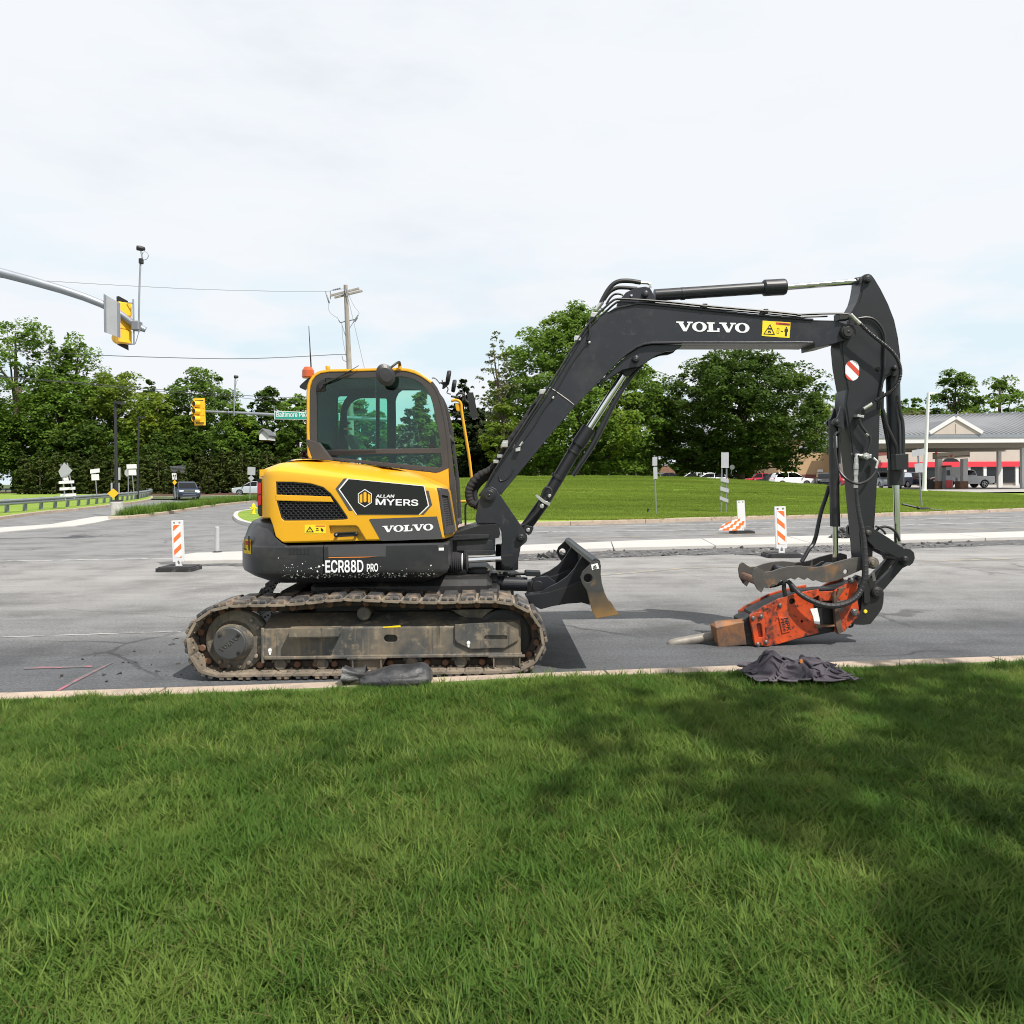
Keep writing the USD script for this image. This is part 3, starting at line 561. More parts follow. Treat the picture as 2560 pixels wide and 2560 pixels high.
# track frame: bevelled box girder with a front plate, slope on top, flange below
zf = [M(660, 1574, .1)[1], M(1290, 1560, .1)[1]]; z_t, z_b = (zf[0] + zf[1]) / 2, (M(660, 1643, .1)[1] + M(1290, 1632, .1)[1]) / 2
uL, uR = M(658, 1600, .1)[0], M(1302, 1600, .1)[0]
def run_u(prof, u0, u1):
    out = []
    for t in extr(Polygon(prof), u1 - u0): q = np.array(t.vertices); out.append((np.c_[u0 + q[:, 2], q[:, 0], q[:, 1]], np.array(t.faces)))
    return cat(out)
stad = lambda x0, x1, y0, y1: [(x, y) for x, y in LineString([M(x0 + (y1 - y0) / 2, (y0 + y1) / 2, .1), M(x1 - (y1 - y0) / 2, (y0 + y1) / 2, .1)]).buffer((y1 - y0) / 2 * px_m(.1), 8).exterior.coords]
for side in (0, 1):
    dv = 0 if side == 0 else 2.3
    fl = (lambda m: m) if side == 0 else (lambda m: (vf(m)[0] * [1, -1, 1] + [0, 2.3, 0], vf(m)[1][:, ::-1]))
    face = shapely.box(uL, z_b, uR, z_t - .012)
    hole = Polygon(stad(959.5, 993.5, 1587, 1605.5))
    fr = X('track_frame', fl(cat([slabv(face.difference(hole), .100, .118), slabv(face, .17, .19),
        run_u([(.1185, z_b), (.1185, z_t - .012), (.112, z_t), (.150, z_t + .012), (.34, z_t + .075), (.42, z_t + .075), (.42, z_b)][::-1], uL + .012, uR - .012) if side else
        run_u([(.19, z_b), (.19, z_t - .03), (.102, z_t - .011), (.106, z_t), (.150, z_t + .014), (.34, z_t + .08), (.42, z_t + .08), (.42, z_b)][::-1], uL + .002, uR - .002)])), 'muddy_steel')
    X('flange', fl(cbox(uL + .01, uR + .01, .078, .14, z_b - .022, z_b + .004, .004)), 'muddy_steel', parent=fr)
    if side == 0:
        X('end_plate', cbox(uL - .016, uL + .010, .085, .42, z_b - .055, z_t + .004, .006), 'muddy_steel', parent=fr)
        pan = poly(K8((917, 432), (1100, 420), (1490, 402), (1532, 430), (1532, 580), (1400, 655), (1070, 665), (938, 604), (917, 570)), .08)
        slot = LineString([M(*K8((1222, 556))[0], .08), M(*K8((1402, 556))[0], .08)]).buffer(5.6 * px_m(.08), 8)
        X('cover_panel', slabv(pan.difference(slot), .080, .0985), 'muddy_steel', parent=fr)
        st = K7((1133, 512), (1565, 505), (1640, 483), (1642, 545), (1560, 570), (1133, 578))
        sp = poly(st, .0); u0, w0, u1, w1 = sp.bounds
        teeth = unary_union([Polygon([(a, w0 + .004), (a + .009, w0 - .012), (a + .018, w0 + .004)]) for a in np.arange(u0, u1 - .03, .018)])
        X('step', cat([slabv(shapely.box(u0, w0 + .002, u1, w1), .0, .012), box(u0, u1, .012, .10, w1 - .014, w1 - .002), slabv(teeth, .002, .010), box(u0 + .003, u0 + .015, .012, .1, w0 + .01, w1 - .015), box(u1 - .015, u1 - .003, .012, .1, w0 + .01, w1 - .015)]), 'muddy_steel', parent=fr)
        for cx, cy, sc in ((945, 712, 1),):
            e = K7((cx, cy)); X('sticker', cat([plate(ring(*(K7((945, 705))[0]), 4.6), .0975, .0995), plate(K7((928, 715), (962, 715), (952, 755), (940, 755)), .0975, .0992)]), 'sticker_white', parent=fr)
        X('sticker', cat([plate(ring(*(K8((1048, 607))[0]), 4.4, ry=5), .0775, .0795), plate(K8((1034, 615), (1062, 615), (1056, 650), (1042, 650)), .0775, .0792)]), 'sticker_white', parent=fr)
        X('warning_strip', slabv(poly(K8((222, 452), (390, 438), (392, 456), (220, 462)), .097), .097, .0995), 'warning_yellow', parent=fr)
# rollers, guards, sprocket, idler
zr = M(700, 1662, .2)[1]
for x in (703, 808, 909, 1031, 1152):
    u = M(x, 1660, .15)[0]; r_ = X('bottom_roller', cat([lathe([(.02, .20), (.095, .20), (.10, .21), (.10, .24), (.075, .25), (.075, .34), (.10, .36), (.10, .40)], 22, 'y', (u, 0, zr + .04))]), 'dark_steel')
    X('bearing_cap', cat([lathe([(.012, .12), (.046, .12), (.052, .128), (.052, .21)], 16, 'y', (u, 0, zr + .022)), box(u - .075, u + .075, .14, .20, zr + .03, zr + .07)]), 'muddy_steel', parent=r_)
def guard(x0, x1, ytop, ybot, xa, xb):
    pts = [(x0, ytop), (x1, ytop), (x1 - 1, ytop + 8), (xb, ybot - 8), (xb - 10, ybot), (xa + 10, ybot), (xa, ybot - 8), (x0 + 1, ytop + 8)]
    pl = plate(pts, .09, .104); ux0, ux1 = M(xa, ytop, .09)[0], M(xb, ytop, .09)[0]; wt, wb = M(xa, ytop, .09)[1], M(xa, ybot - 6, .09)[1]
    return cat([pl, box(ux0 - .012, ux0 + .0, .055, .09, wb, wt), box(ux1, ux1 + .012, .055, .09, wb, wt), box(ux0 - .05, ux1 + .05, .05, .092, wt - .010, wt + .004)])
X('roller_guard', guard(872, 964, 1643, 1684, 885, 952), 'muddy_steel')
X('roller_guard', guard(1226, 1303, 1638, 1672, 1236, 1297), 'muddy_steel')
hub_u, hub_w = M(573, 1609, .02)
sp = X('sprocket', cat([lathe([(.12, .135), (.245, .15), (.255, .17), (.255, .20), (.20, .22), (.20, .40)], 36, 'y', (hub_u + .012, 0, hub_w + .0)), lathe([(.128, .03), (.138, .045), (.165, .145), (.165, .2)], 32, 'y', (hub_u, 0, hub_w))]), 'muddy_steel')
X('hub_cover', lathe([(.001, .018), (.122, .018), (.130, .024), (.134, .034), (.134, .06)], 36, 'y', (hub_u, 0, hub_w)), 'cover_steel', parent=sp)
hw_ = affinity.rotate(affinity.scale(affinity.translate(slab_serif(), -2.53, -.5), .036, .036, origin=(0, 0)), 38, origin=(0, 0)); X('hub_lettering', slabv(affinity.translate(hw_, hub_u, hub_w), .0145, .0176), 'cover_steel', parent=sp)
for a in (2.35, .75, -.75): X('hub_bolt', lathe([(.004, .008), (.013, .009), (.015, .018)], 8, 'y', (hub_u + .103 * math.cos(a), 0, hub_w + .103 * math.sin(a))), 'dark_steel', parent=sp)
for a in np.linspace(-2.2, .9, 9): X('flange_bolt', lathe([(.004, .118), (.015, .119), (.018, .14)], 8, 'y', (hub_u + .012 + .213 * math.cos(a), 0, hub_w + .213 * math.sin(a))), 'muddy_shoe', parent=sp)
iu, iw = M(1258, 1597, .2)
X('idler', cat([lathe([(.03, .16), (.10, .16), (.11, .17), (.11, .19), (.215, .195), (.245, .205), (.245, .33), (.21, .35)], 36, 'y', (iu, 0, iw))]), 'dark_steel')
cu, cw = M(909, 1536, .16); cra = X('carrier_roller', lathe([(.012, .16), (.05, .16), (.058, .17), (.058, .36)], 22, 'y', (cu, 0, cw + .006)), 'muddy_steel')
X('roller_bracket', cat([box(cu - .05, cu + .05, .26, .30, z_t + .05, cw)]), 'dark_steel', parent=cra)
X('frame_bracket', plate(K8((880, 290), (1290, 280), (1210, 340), (1185, 365), (1020, 365), (930, 320)), .22, .30), 'muddy_steel')
# undercarriage centre and slewing ring
X('undercarriage_frame', cat([cbox(M(780, 1500, .5)[0], M(1230, 1500, .5)[0], .42, 1.88, .30, .74, .05), cbox(M(700, 1500, .5)[0], M(760, 1500, .5)[0], .42, 1.88, .34, .66, .03), cbox(M(1180, 1500, .6)[0], M(1250, 1500, .6)[0], .42, 1.88, .34, .66, .03)]), 'dark_steel')
TC = M(915, 1500, 1.15)[0]
X('slewing_ring', lathe([(.62, .72), (.66, .73), (.66, .80), (.60, .81), (.60, .92)], 48, 'z', (TC, 1.15, 0)), 'dark_steel')

# -- dozer blade --------------------------------------------------------------------
bpl = Z4((1585, 880), (1605, 855), (1640, 847), (1672, 860), (1690, 895), (1688, 1000), (1700, 1090), (1730, 1190), (1772, 1280), (1878, 1412), (1640, 1455), (1600, 1380), (1570, 1270), (1540, 1160), (1492, 1085), (1474, 1020), (1500, 960), (1560, 905))
hole = Z4(*ring(1555, 1030, 47)); BP = poly(bpl, .0, [hole])
front = [M(*q, 0.0) for q in Z4((1640, 862), (1672, 875), (1680, 1000), (1692, 1092), (1722, 1195), (1763, 1284), (1868, 1408))]
blz = (M(1500, 1545, 0)[1], M(1500, 1480, 0)[1])
bl = X('dozer_blade', cat([slabv(LineString(front).buffer(.010, cap_style='flat'), .024, 2.276)]), 'dark_steel')
X('end_plate', slabv(BP, .0, .024), 'blade_end', parent=bl); X('end_plate', slabv(BP, 2.276, 2.30), 'blade_end', parent=bl)
tu, tw = M(*Z4((1640, 872))[0], .0); X('top_tube', lathe([(.036, .012), (.036, 2.288)], 18, 'y', (tu, 0, tw)), 'grey_paint', parent=bl)
eu = np.array([front[-2], front[-1]]); X('cutting_edge', slabv(Polygon([eu[0] + [-.004, 0], eu[0] + [.022, .006], eu[1] + [.014, -.012], eu[1] + [-.03, -.004]]), .012, 2.288), 'blade_end', parent=bl)
X('sticker', plate(Z4((1585, 890), (1655, 872), (1672, 930), (1598, 947)), -.0025, -.0005), 'sticker_white', parent=bl)
X('sticker_print', pipe(Z4((1612, 905), (1620, 915), (1612, 928), (1636, 932), (1640, 915), (1622, 908), (1636, 895)), -.003, .004, 5), 'black_letter', parent=bl)
inner = poly(Z4((1395, 640), (1440, 640), (1470, 700), (1400, 860), (1360, 880), (1350, 840), (1302, 760), (1300, 728), (1330, 690)), 2.25, [Z4(*ring(1353, 740, 31))])
arm_px = Z4((895, 1216), (1000, 1200), (1150, 1180), (1340, 1120), (1480, 1060), (1560, 1150), (1575, 1312), (1490, 1288), (1330, 1300), (1180, 1325), (1060, 1357), (960, 1310))
AR = poly(arm_px, .62)
for va in (.62, 1.50): X('blade_arm', slabv(AR, va, va + .16), 'black_paint', parent=bl)
GP = poly(Z4((1050, 1190), (1130, 1140), (1240, 1088), (1340, 1020), (1420, 930), (1480, 830), (1510, 790), (1640, 950), (1600, 1080), (1500, 1120), (1300, 1180), (1120, 1215)), .62)
for va in (.66, 1.60): X('blade_rib', slabv(GP, va, va + .025), 'black_paint', parent=bl)
by, bz = M(*Z4((1020, 1105))[0], 1.0); cyl = X('blade_cylinder', tube([M3(*Z4((560, 1085))[0], 1.0), M3(*Z4((915, 1095))[0], 1.0)], 17.5 * px_m(1.0), 24), 'black_paint')
X('cylinder_collar', tube([M3(*Z4((430, 1080))[0], 1.0), M3(*Z4((598, 1086))[0], 1.0)], 26 * px_m(1.0), 24), 'dark_steel', parent=cyl)
X('cylinder_eye', lathe([(.02, .90), (.05, .90), (.055, .91), (.055, 1.15)], 24, 'y', (by, 0, bz)), 'black_paint', parent=cyl)
X('cylinder_lug', plate(Z4((960, 1040), (1010, 1020), (1130, 1010), (1200, 1060), (1240, 1100), (1100, 1160), (1030, 1170)), .93, .97), 'grey_paint', parent=cyl)
X('hose_guard', cat([slabv(poly(Z4((890, 975), (905, 960), (1055, 965), (1058, 990), (1035, 1015), (900, 1010)), .95), .95, 1.1)]), 'black_paint', parent=cyl)
X('hose', pipe(Z4((560, 1005), (700, 1000), (800, 985), (900, 985)), 1.0, .012), 'hose', parent=cyl)

# -- tail skirt and engine hood ---------------------------------------------------------
def D_outline(v_side, px_corner, px_rear, u_front, front_cut=None, n=40, pw=2.5):
    """straight sides and a rounded tail; from the near front corner round the tail to the far front corner. The tail's outline in the picture reaches px_rear"""
    u0 = M(px_corner, 1350, v_side)[0]; h = 1.15 - v_side; t = np.linspace(-np.pi / 2, np.pi / 2, n); best = None
    for A in np.arange(.1, 1.2, .01):
        q = np.c_[u0 - A * np.abs(np.cos(t)) ** (2 / pw), 1.15 + h * np.sign(np.sin(t)) * np.abs(np.sin(t)) ** (2 / pw)]
        c, s_ = math.cos(YAW), math.sin(YAW); x = EX.loc[0] + q[:, 0] * c - q[:, 1] * s_; y = EX.loc[1] + q[:, 0] * s_ + q[:, 1] * c
        e = abs((1280 + FPX * x / y).min() - px_rear)
        if best is None or e < best[0]: best = (e, q)
    arc = best[1]
    near = [(u_front, v_side)] if front_cut is None else [(u_front, v_side + front_cut[1]), (u_front - front_cut[0], v_side)]
    return np.vstack([near, arc, [(u_front, 2.30 - v_side)]])
def loft(outline, levels, lean=None):
    """stack of inset outlines: levels of (w or function of the points, inset)"""
    o = np.asarray(outline); e = np.roll(o, -1, 0) - o; e /= np.linalg.norm(e, axis=1, keepdims=True); nrm = np.c_[e[:, 1], -e[:, 0]]
    vn = nrm + np.roll(nrm, 1, 0); vn /= np.linalg.norm(vn, axis=1, keepdims=True); k = 1 / np.maximum(.6, (vn * nrm).sum(1)); vn = vn * k[:, None]
    if Polygon(o).exterior.is_ccw is False: vn = -vn
    rings = []
    for w, ins in levels:
        p = o - vn * ins; z = w(p) if callable(w) else np.full(len(p), w)
        if lean: p = p + np.c_[lean(o, z), 0 * z]
        rings.append(np.c_[p, z])
    n = len(o); v = np.vstack(rings); f = []
    for r in range(len(levels) - 1):
        for j in range(n):
            a, b = r * n + j, r * n + (j + 1) % n; f += [(a, b, b + n), (a, b + n, a + n)]
    top = (len(levels) - 1) * n; v = np.vstack([v, rings[0].mean(0), rings[-1].mean(0)]); c0, c1 = len(v) - 2, len(v) - 1
    for j in range(n): f += [(c0, (j + 1) % n, j), (c1, top + j, top + (j + 1) % n)]
    t = trimesh.Trimesh(v, f, process=False)
    if t.volume < 0: t.invert()
    return t
def man(t): v, f = vf(t); return m3.Manifold(m3.Mesh(np.asarray(v, np.float32), np.asarray(f, np.uint32)))
SV = .10                                                       # depth of the near body side
skf = M(*B4((1805, 900))[0], SV)[0]
w_s0 = M(*B4((800, 850))[0], SV)[1]; w_bot = M(*B4((800, 1180))[0], SV)[1]; w_knee = M(*B4((800, 1075))[0], SV)[1]
fu = M(*B4((1600, 830))[0], SV); w_s1 = fu[1]
def top_w(p): return np.interp(p[:, 0], [M(*B4((830, 850))[0], SV)[0], fu[0]], [w_s0, w_s1])
skirt_o = D_outline(SV, 715, 605, skf)
body = loft(skirt_o, [(w_bot, .30), (w_bot + .004, .22), (lambda p: w_bot + .06 + 0 * p[:, 0], .085), (w_knee, .012), (w_knee + .03, 0.0), (lambda p: top_w(p) - .012, 0.0), (top_w, .012)])
w_hi = M(*B4((210, 635))[0], 0.55)[1]
tail = loft(skirt_o, [(w_s0 - .10, 0.003), (w_s0 - .005, 0.003), (w_hi - .07, .050), (w_hi - .02, .085), (w_hi, .13)])
dg = [M(*q, SV) for q in B4((500, 850), (462, 834), (398, 782), (372, 690), (340, 560))]
cutp = Polygon([(TC - 2, w_s0 - .15), (dg[0][0], w_s0 - .15)] + [tuple(q) for q in dg] + [(TC - 2, w_hi + .3)])
tail = man(tail) ^ man(slabv(cutp, -1, 3.5))
u_seam = M(*B4((800, 1000))[0], SV)[0]; seam = man(box(u_seam - .003, u_seam + .003, -1, .35, 0, 3))
keep_front = man(box(u_seam, 9, -1, 4, 0, 3)); keep_rear = man(box(-9, u_seam, -1, 4, 0, 3))
whole = man(body) - seam
cw_ = X('counterweight', cat([whole ^ keep_rear, tail]), 'skirt_paint', smooth=25)
sk = X('side_skirt', whole ^ keep_front, 'skirt_paint', smooth=25)

HV, HR = .125, 1.17
hs = lambda x, y: M(*B4((x, y))[0], HV)
w_h0 = hs(800, 828)[1]
def shoulder(p): return np.interp(p[:, 0], [hs(300, 240)[0], hs(460, 236)[0], hs(900, 262)[0], hs(1400, 305)[0], hs(1720, 360)[0]], [hs(300, 242)[1], hs(460, 236)[1], hs(900, 268)[1], hs(1400, 320)[1], hs(1720, 378)[1]])
def hood_bot(p): return np.interp(p[:, 0], [hs(830, 828)[0], hs(1760, 797)[0]], [w_h0, hs(1760, 797)[1]])
TV = .60
def crest(p):
    q = [B4((285, 235))[0], B4((460, 153))[0], B4((650, 150))[0], B4((900, 174))[0], B4((1300, 214))[0], B4((1560, 250))[0], B4((1770, 330))[0]]
    m = np.array([M(*a, TV) for a in q]); return np.maximum(np.interp(p[:, 0], m[:, 0], m[:, 1]), shoulder(p) + .012)
h_front = hs(1712, 500)[0]
z_fr = M(*B4((1720, 385))[0], HV)[1]
hood_o = D_outline(HV, 700, 647, h_front + .06, (.06, .28))
mixw = lambda a: (lambda p: shoulder(p) * (1 - a) + crest(p) * a)
hood = loft(hood_o, [(hood_bot, .012), (lambda p: hood_bot(p) + .012, 0.0), (lambda p: hood_bot(p) + .2, 0.0), (lambda p: shoulder(p) - .05, .0), (lambda p: shoulder(p) - .012, .012), (mixw(.22), .05), (mixw(.55), .16), (mixw(.82), .30), (mixw(.97), .44), (mixw(1.0), .52)], lambda o, z: np.clip((o[:, 0] - h_front + .25) / .25, 0, 1) * (z - z_fr) * -.15)
cab_back = M(*Z2((118, 500))[0], 1.12)[0]
cabcut = man(box(cab_back - .05, 9, 1.05, 4, w_h0 + .02, 4))
hood = man(hood) - cabcut
hood = hood - man(slabv(Polygon([(TC - 2, w_s0 - .15), (dg[0][0] + .01, w_s0 - .15)] + [(q[0] + .012, q[1] + .004) for q in dg[:-1]] + [(M(*B4((360, 628))[0], SV)[0], M(*B4((360, 628))[0], SV)[1]), (TC - 2, M(*B4((360, 628))[0], SV)[1])]), -1, .62))
# openings in the side: the two grille windows
gr_px = B4((418, 336), (560, 338), (700, 350), (800, 380), (860, 430), (910, 495), (990, 615), (996, 636), (960, 642), (700, 648), (485, 650), (462, 630), (425, 500))
gr = poly(gr_px, HV); rec = man(slabv(gr, -.2, HV + .05))
hnd = poly(B4((846, 690), (1060, 688), (1080, 700), (1150, 815), (870, 822), (855, 780)), HV); rec2 = man(slabv(hnd, -.2, HV + .035))
hood = hood - rec - rec2
# chamfer of the handle pocket
hd = X('engine_hood', hood, 'yellow_paint', smooth=28)
X('grille_backing', slabv(gr.buffer(-.001), HV + .040, HV + .049), 'interior_dark', parent=hd)
# honeycomb mesh
gu0, gw0, gu1, gw1 = gr.bounds; hx = .040; cells = []
for i in range(40):
    for j in range(30):
        cx, cy = gu0 + i * hx * .98 + (j % 2) * hx * .49, gw0 + j * hx * .50
        if cx < gu1 + .05 and cy < gw1 + .05: cells.append(Polygon([(cx + hx * .45 * math.cos(a), cy + hx * .26 * math.sin(a)) for a in np.arange(6) * math.pi / 3 + 0]))
net = gr.difference(unary_union(cells))
X('grille', slabv(net, HV + .010, HV + .016), 'black_paint', parent=hd)
rim = gr.difference(gr.buffer(-.012)); X('grille_rim', slabv(rim, HV + .004, HV + .03), 'black_paint', parent=hd)
X('grille_bar', plate(B4((416, 440), (855, 455), (882, 500), (416, 488)), HV + .001, HV + .009), 'yellow_paint', parent=hd)
# handle
a, b = B4((902, 764))[0], B4((1060, 757))[0]
hp = LineString([M(*a, HV - .02), M(*b, HV - .02)]).buffer(.019, 8); X('hood_handle', cat([slabv(hp.difference(hp.buffer(-.010)), HV - .022, HV + .0), slabv(hp.buffer(-.009), HV - .008, HV + .004), disc(*a, 4.0, HV - .03, HV + .035), disc(*b, 3.0, HV - .03, HV + .035)]), 'black_paint', parent=hd)
X('handle_bolt', disc(*a, 2.6, HV - .034, HV - .02, 10), 'chrome', parent=hd)
# rear light column
tl = poly(B4((268, 318), (282, 310), (325, 314), (343, 335), (343, 470), (330, 540), (310, 612), (285, 612), (272, 590)), .22)
tb = X('tail_light', slabv(tl, .22, .46), 'black_paint', parent=hd)
X('light_lens', cat([plate(B4((274, 345), (297, 345), (298, 430), (274, 440)), .212, .23)]), 'red_lens', parent=hd)
X('light_lens', plate(B4((274, 448), (297, 440), (296, 520), (276, 530)), .212, .23), 'red_lens', parent=hd)
X('rear_lip', plate(B4((285, 238), (362, 236), (360, 262), (352, 288), (290, 296), (284, 280)), HV + .07, HV + .12), 'yellow_paint', parent=hd)
for x in (845, 940, 980, 1060): pass
for x, y in Z3((528, 18), (848, 42), (1175, 76), (1252, 86), (1345, 92), (1520, 115)):
    q = M3(x, y, .55); X('clip', cbox(q[0] - .012, q[0] + .012, .54, .57, q[2] - .012, q[2] + .006, .003), 'grey_paint', parent=hd)
# front vent, set in the slanted front corner
cu0, cv0 = h_front, HV; cu1, cv1 = h_front + .06, HV + .28; dvec = np.array([cu1 - cu0, cv1 - cv0]); dl = np.linalg.norm(dvec); dvec /= dl; nv = np.array([dvec[1], -dvec[0]])
def on_front(s, w, out): q = np.array([cu0 - .15 * (w - z_fr), cv0]) + dvec * s + nv * out; return (q[0], q[1], w)
def front_plate(pl, o0, o1):
    out = []
    for t in extr(pl, o1 - o0): q = np.array(t.vertices); out.append((np.array([on_front(a, b, o0 + c) for a, b, c in q]), np.array(t.faces)))
    return cat(out)
wt0, wb0 = M(*B4((1720, 385))[0], HV)[1], M(*B4((1780, 790))[0], HV)[1]
vent = Polygon([(.0, wb0 + .03), (.02, wt0 - .02), (.04, wt0 + .0), (dl - .03, wt0 - .015), (dl, wt0 - .05), (dl + .02, wb0 + .05), (dl, wb0 + .03)])
vin = Polygon([(.035, wb0 + .08), (.045, wt0 - .06), (dl - .05, wt0 - .075), (dl - .03, wb0 + .09)])
vt = X('front_vent', front_plate(vent.difference(vin), -.01, .022), 'cab_grey', parent=hd)
X('vent_backing', front_plate(vin, -.01, .004), 'steel_worn', parent=hd)
vc = [Point(s, w).buffer(.0080, 2) for i, w in enumerate(np.arange(wb0 + .08, wt0 - .06, .019)) for s in np.arange(.05 + (i % 2) * .011, dl - .04, .022)]
X('vent_mesh', front_plate(vin.difference(unary_union(vc)), .006, .010), 'cab_grey', parent=hd)
# decals and lettering
def decal(pts, mat_, v, th=.002, par=None, nm='decal'): return X(nm, plate(pts, v - th, v - .0004), mat_, parent=par)
dv_ = HV - .0005
decal(Z3((865, 186), (895, 186), (822, 272), (935, 455), (908, 455), (795, 272)), 'decal_grey', dv_, .0015, hd)
decal(Z3((893, 188), (1533, 246), (1575, 415), (1495, 489), (968, 489), (820, 278)), 'white_letter', dv_, .0022, hd)
decal(Z3((905, 192), (1529, 252), (1566, 411), (1488, 488), (976, 488), (832, 278)), 'decal_black', dv_, .0032, hd)
decal(Z3((1548, 288), (1570, 288), (1600, 408), (1530, 488), (1505, 488), (1578, 415)), 'decal_grey', dv_, .0015, hd)
hexa = lambda r: Z3(*[(1040 + r * .87 * math.cos(a + math.pi / 6) / .8661 * .87, 351 + r * math.sin(a + math.pi / 6)) for a in np.arange(6) * math.pi / 3])
lg = poly(hexa(76), dv_ - .0032).difference(poly(hexa(69), dv_ - .0032)); X('logo', slabv(lg, dv_ - .0048, dv_ - .0034), 'white_letter', parent=hd)
for pts in (((997, 325), (1018, 312), (1018, 386), (1009, 390), (997, 382)), ((1029, 305), (1041, 298), (1053, 305), (1053, 378), (1041, 386), (1029, 378)), ((1065, 312), (1086, 325), (1086, 382), (1076, 390), (1065, 386))):
    X('logo_bar', plate(Z3(*pts), dv_ - .0048, dv_ - .0034), 'logo_orange', parent=hd)
def place_word(pl, width, p0, p1, ptop, v, th, m, par, nm='lettering'):
    """set a word polygon with its baseline from pixel p0 to p1 and its height to pixel ptop"""
    a, b, c = M(*p0, v), M(*p1, v), M(*ptop, v); x0, y0, x1, y1 = pl.bounds
    ex, ey = (b - a) / (x1 - x0), (c - a) / (y1 - y0)
    q = affinity.affine_transform(pl, [ex[0], ey[0], ex[1], ey[1], a[0] - ex[0] * x0 - ey[0] * y0, a[1] - ex[1] * x0 - ey[1] * y0])
    return X(nm, slabv(q, v - th, v - .0004), m, parent=par)
def place_text(txt, p0, p1, ptop, v, th, m, par, bold=True, nm='lettering'):
    """lettering set from pixel p0 to p1 along its foot and up to ptop"""
    t, f = vf(meshkit.text_mesh(txt, 1.0, 1.0, bold)); lo, hi = t.min(0), t.max(0); a, b, c = M(*p0, v), M(*p1, v), M(*ptop, v)
    q = a + ((t[:, :1] - lo[0]) / (hi[0] - lo[0])) * (b - a) + ((t[:, 1:2] - lo[1]) / (hi[1] - lo[1])) * (c - a)
    return X(nm, (np.c_[q[:, 0], v - .0004 - t[:, 2] * (th - .0004), q[:, 1]], f), m, parent=par)
place_text('ALLAN', Z3((1132, 346))[0], Z3((1282, 347))[0], Z3((1136, 321))[0], dv_ - .003, .0018, 'white_letter', hd)
place_text('MYERS', Z3((1130, 408))[0], Z3((1485, 416))[0], Z3((1130, 354))[0], dv_ - .003, .0018, 'white_letter', hd)
SL = slab_serif(); SLw = SL.bounds[2] - SL.bounds[0]
gp_ = decal(Z3((1075, 530), (1085, 524), (1640, 503), (1688, 690), (1180, 708), (1170, 700)), 'decal_grey', HV, .0025, hd)
place_word(SL, SLw, Z3((1186, 637))[0], Z3((1609, 618))[0], Z3((1186, 582))[0], HV - .0024, .0018, 'white_letter', hd)
def warning(px0, px1, v, par, kind=0):
    """a yellow warning plate with a triangle, a figure and a red heading; px0 and px1 are its corners"""
    (x0, y0), (x1, y1) = px0, px1; f = lambda *p: [(x0 + a * (x1 - x0), y0 + b * (y1 - y0)) for a, b in p]
    pl = X('warning_plate', plate(f((.01, 0), (.99, 0), (1, .03), (1, .97), (.99, 1), (.01, 1), (0, .97), (0, .03)), v - .002, v - .0004), 'warning_yellow', parent=par)
    def blk(p, m, nm='pictogram'): X(nm, plate(f(*p), v - .0030, v - .0021), m, parent=par)
    tri = poly(f((.06, .86), (.25, .16), (.44, .86)), v - .002); X('pictogram', slabv(tri.difference(tri.buffer(-.07 * abs(x1 - x0) * px_m(v) * .55)), v - .003, v - .0021), 'black_letter', parent=par)
    blk(((.235, .4), (.265, .4), (.26, .66), (.24, .66)), 'black_letter'); blk(((.238, .72), (.262, .72), (.262, .79), (.238, .79)), 'black_letter')
    blk(((.52, .06), (.97, .06), (.97, .20), (.52, .20)), 'warning_red', 'warning_heading')
    if kind == 0:
        blk(((.56, .42), (.64, .42), (.64, .82), (.56, .82)), 'black_letter'); blk(((.57, .45), (.63, .45), (.63, .79), (.57, .79)), 'warning_yellow') if 0 else None
        blk(((.70, .58), (.78, .58), (.78, .64), (.70, .64)), 'black_letter')
        blk(((.84, .34), (.90, .34), (.91, .62), (.90, .92), (.84, .92), (.83, .62)), 'black_letter'); blk(((.86, .26), (.885, .26), (.885, .33), (.86, .33)), 'black_letter')
    else:
        blk(((.54, .40), (.60, .34), (.66, .42), (.66, .52), (.56, .50)), 'black_letter'); blk(((.53, .62), (.67, .62), (.67, .70), (.53, .70)), 'black_letter'); blk(((.76, .42), (.80, .36), (.90, .60), (.84, .84), (.78, .66)), 'black_letter')
warning(Z3((538, 574))[0], Z3((714, 645))[0], HV, hd, 1)
# skirt lettering
place_text('ECR88D', Z3((712, 972))[0], Z3((1028, 968))[0], Z3((710, 868))[0], SV, .002, 'white_letter', sk)
place_text('PRO', Z3((1057, 966))[0], Z3((1150, 962))[0], Z3((1057, 898))[0], SV, .002, 'white_letter', sk)
place_text('102111', Z3((404, 822))[0], Z3((580, 822))[0], Z3((404, 770))[0], SV, .002, 'black_letter', cw_)
X('patch', plate(Z3((733, 744), (1215, 742), (1213, 838), (736, 838)), SV - .0022, SV - .0004), 'decal_grey', parent=sk)
X('orange_line', plate(Z3((738, 842), (1150, 838), (1000, 846), (738, 850)), SV - .0022, SV - .0004), 'orange_line', parent=sk)
X('sticker', plate(Z3((1655, 764), (1698, 763), (1699, 786), (1656, 787)), SV - .002, SV - .0004), 'sticker_white', parent=sk)
X('sticker', plate(Z3((1645, 730), (1698, 724), (1698, 757), (1645, 758)), SV - .002, SV - .0004), 'decal_grey', parent=sk)
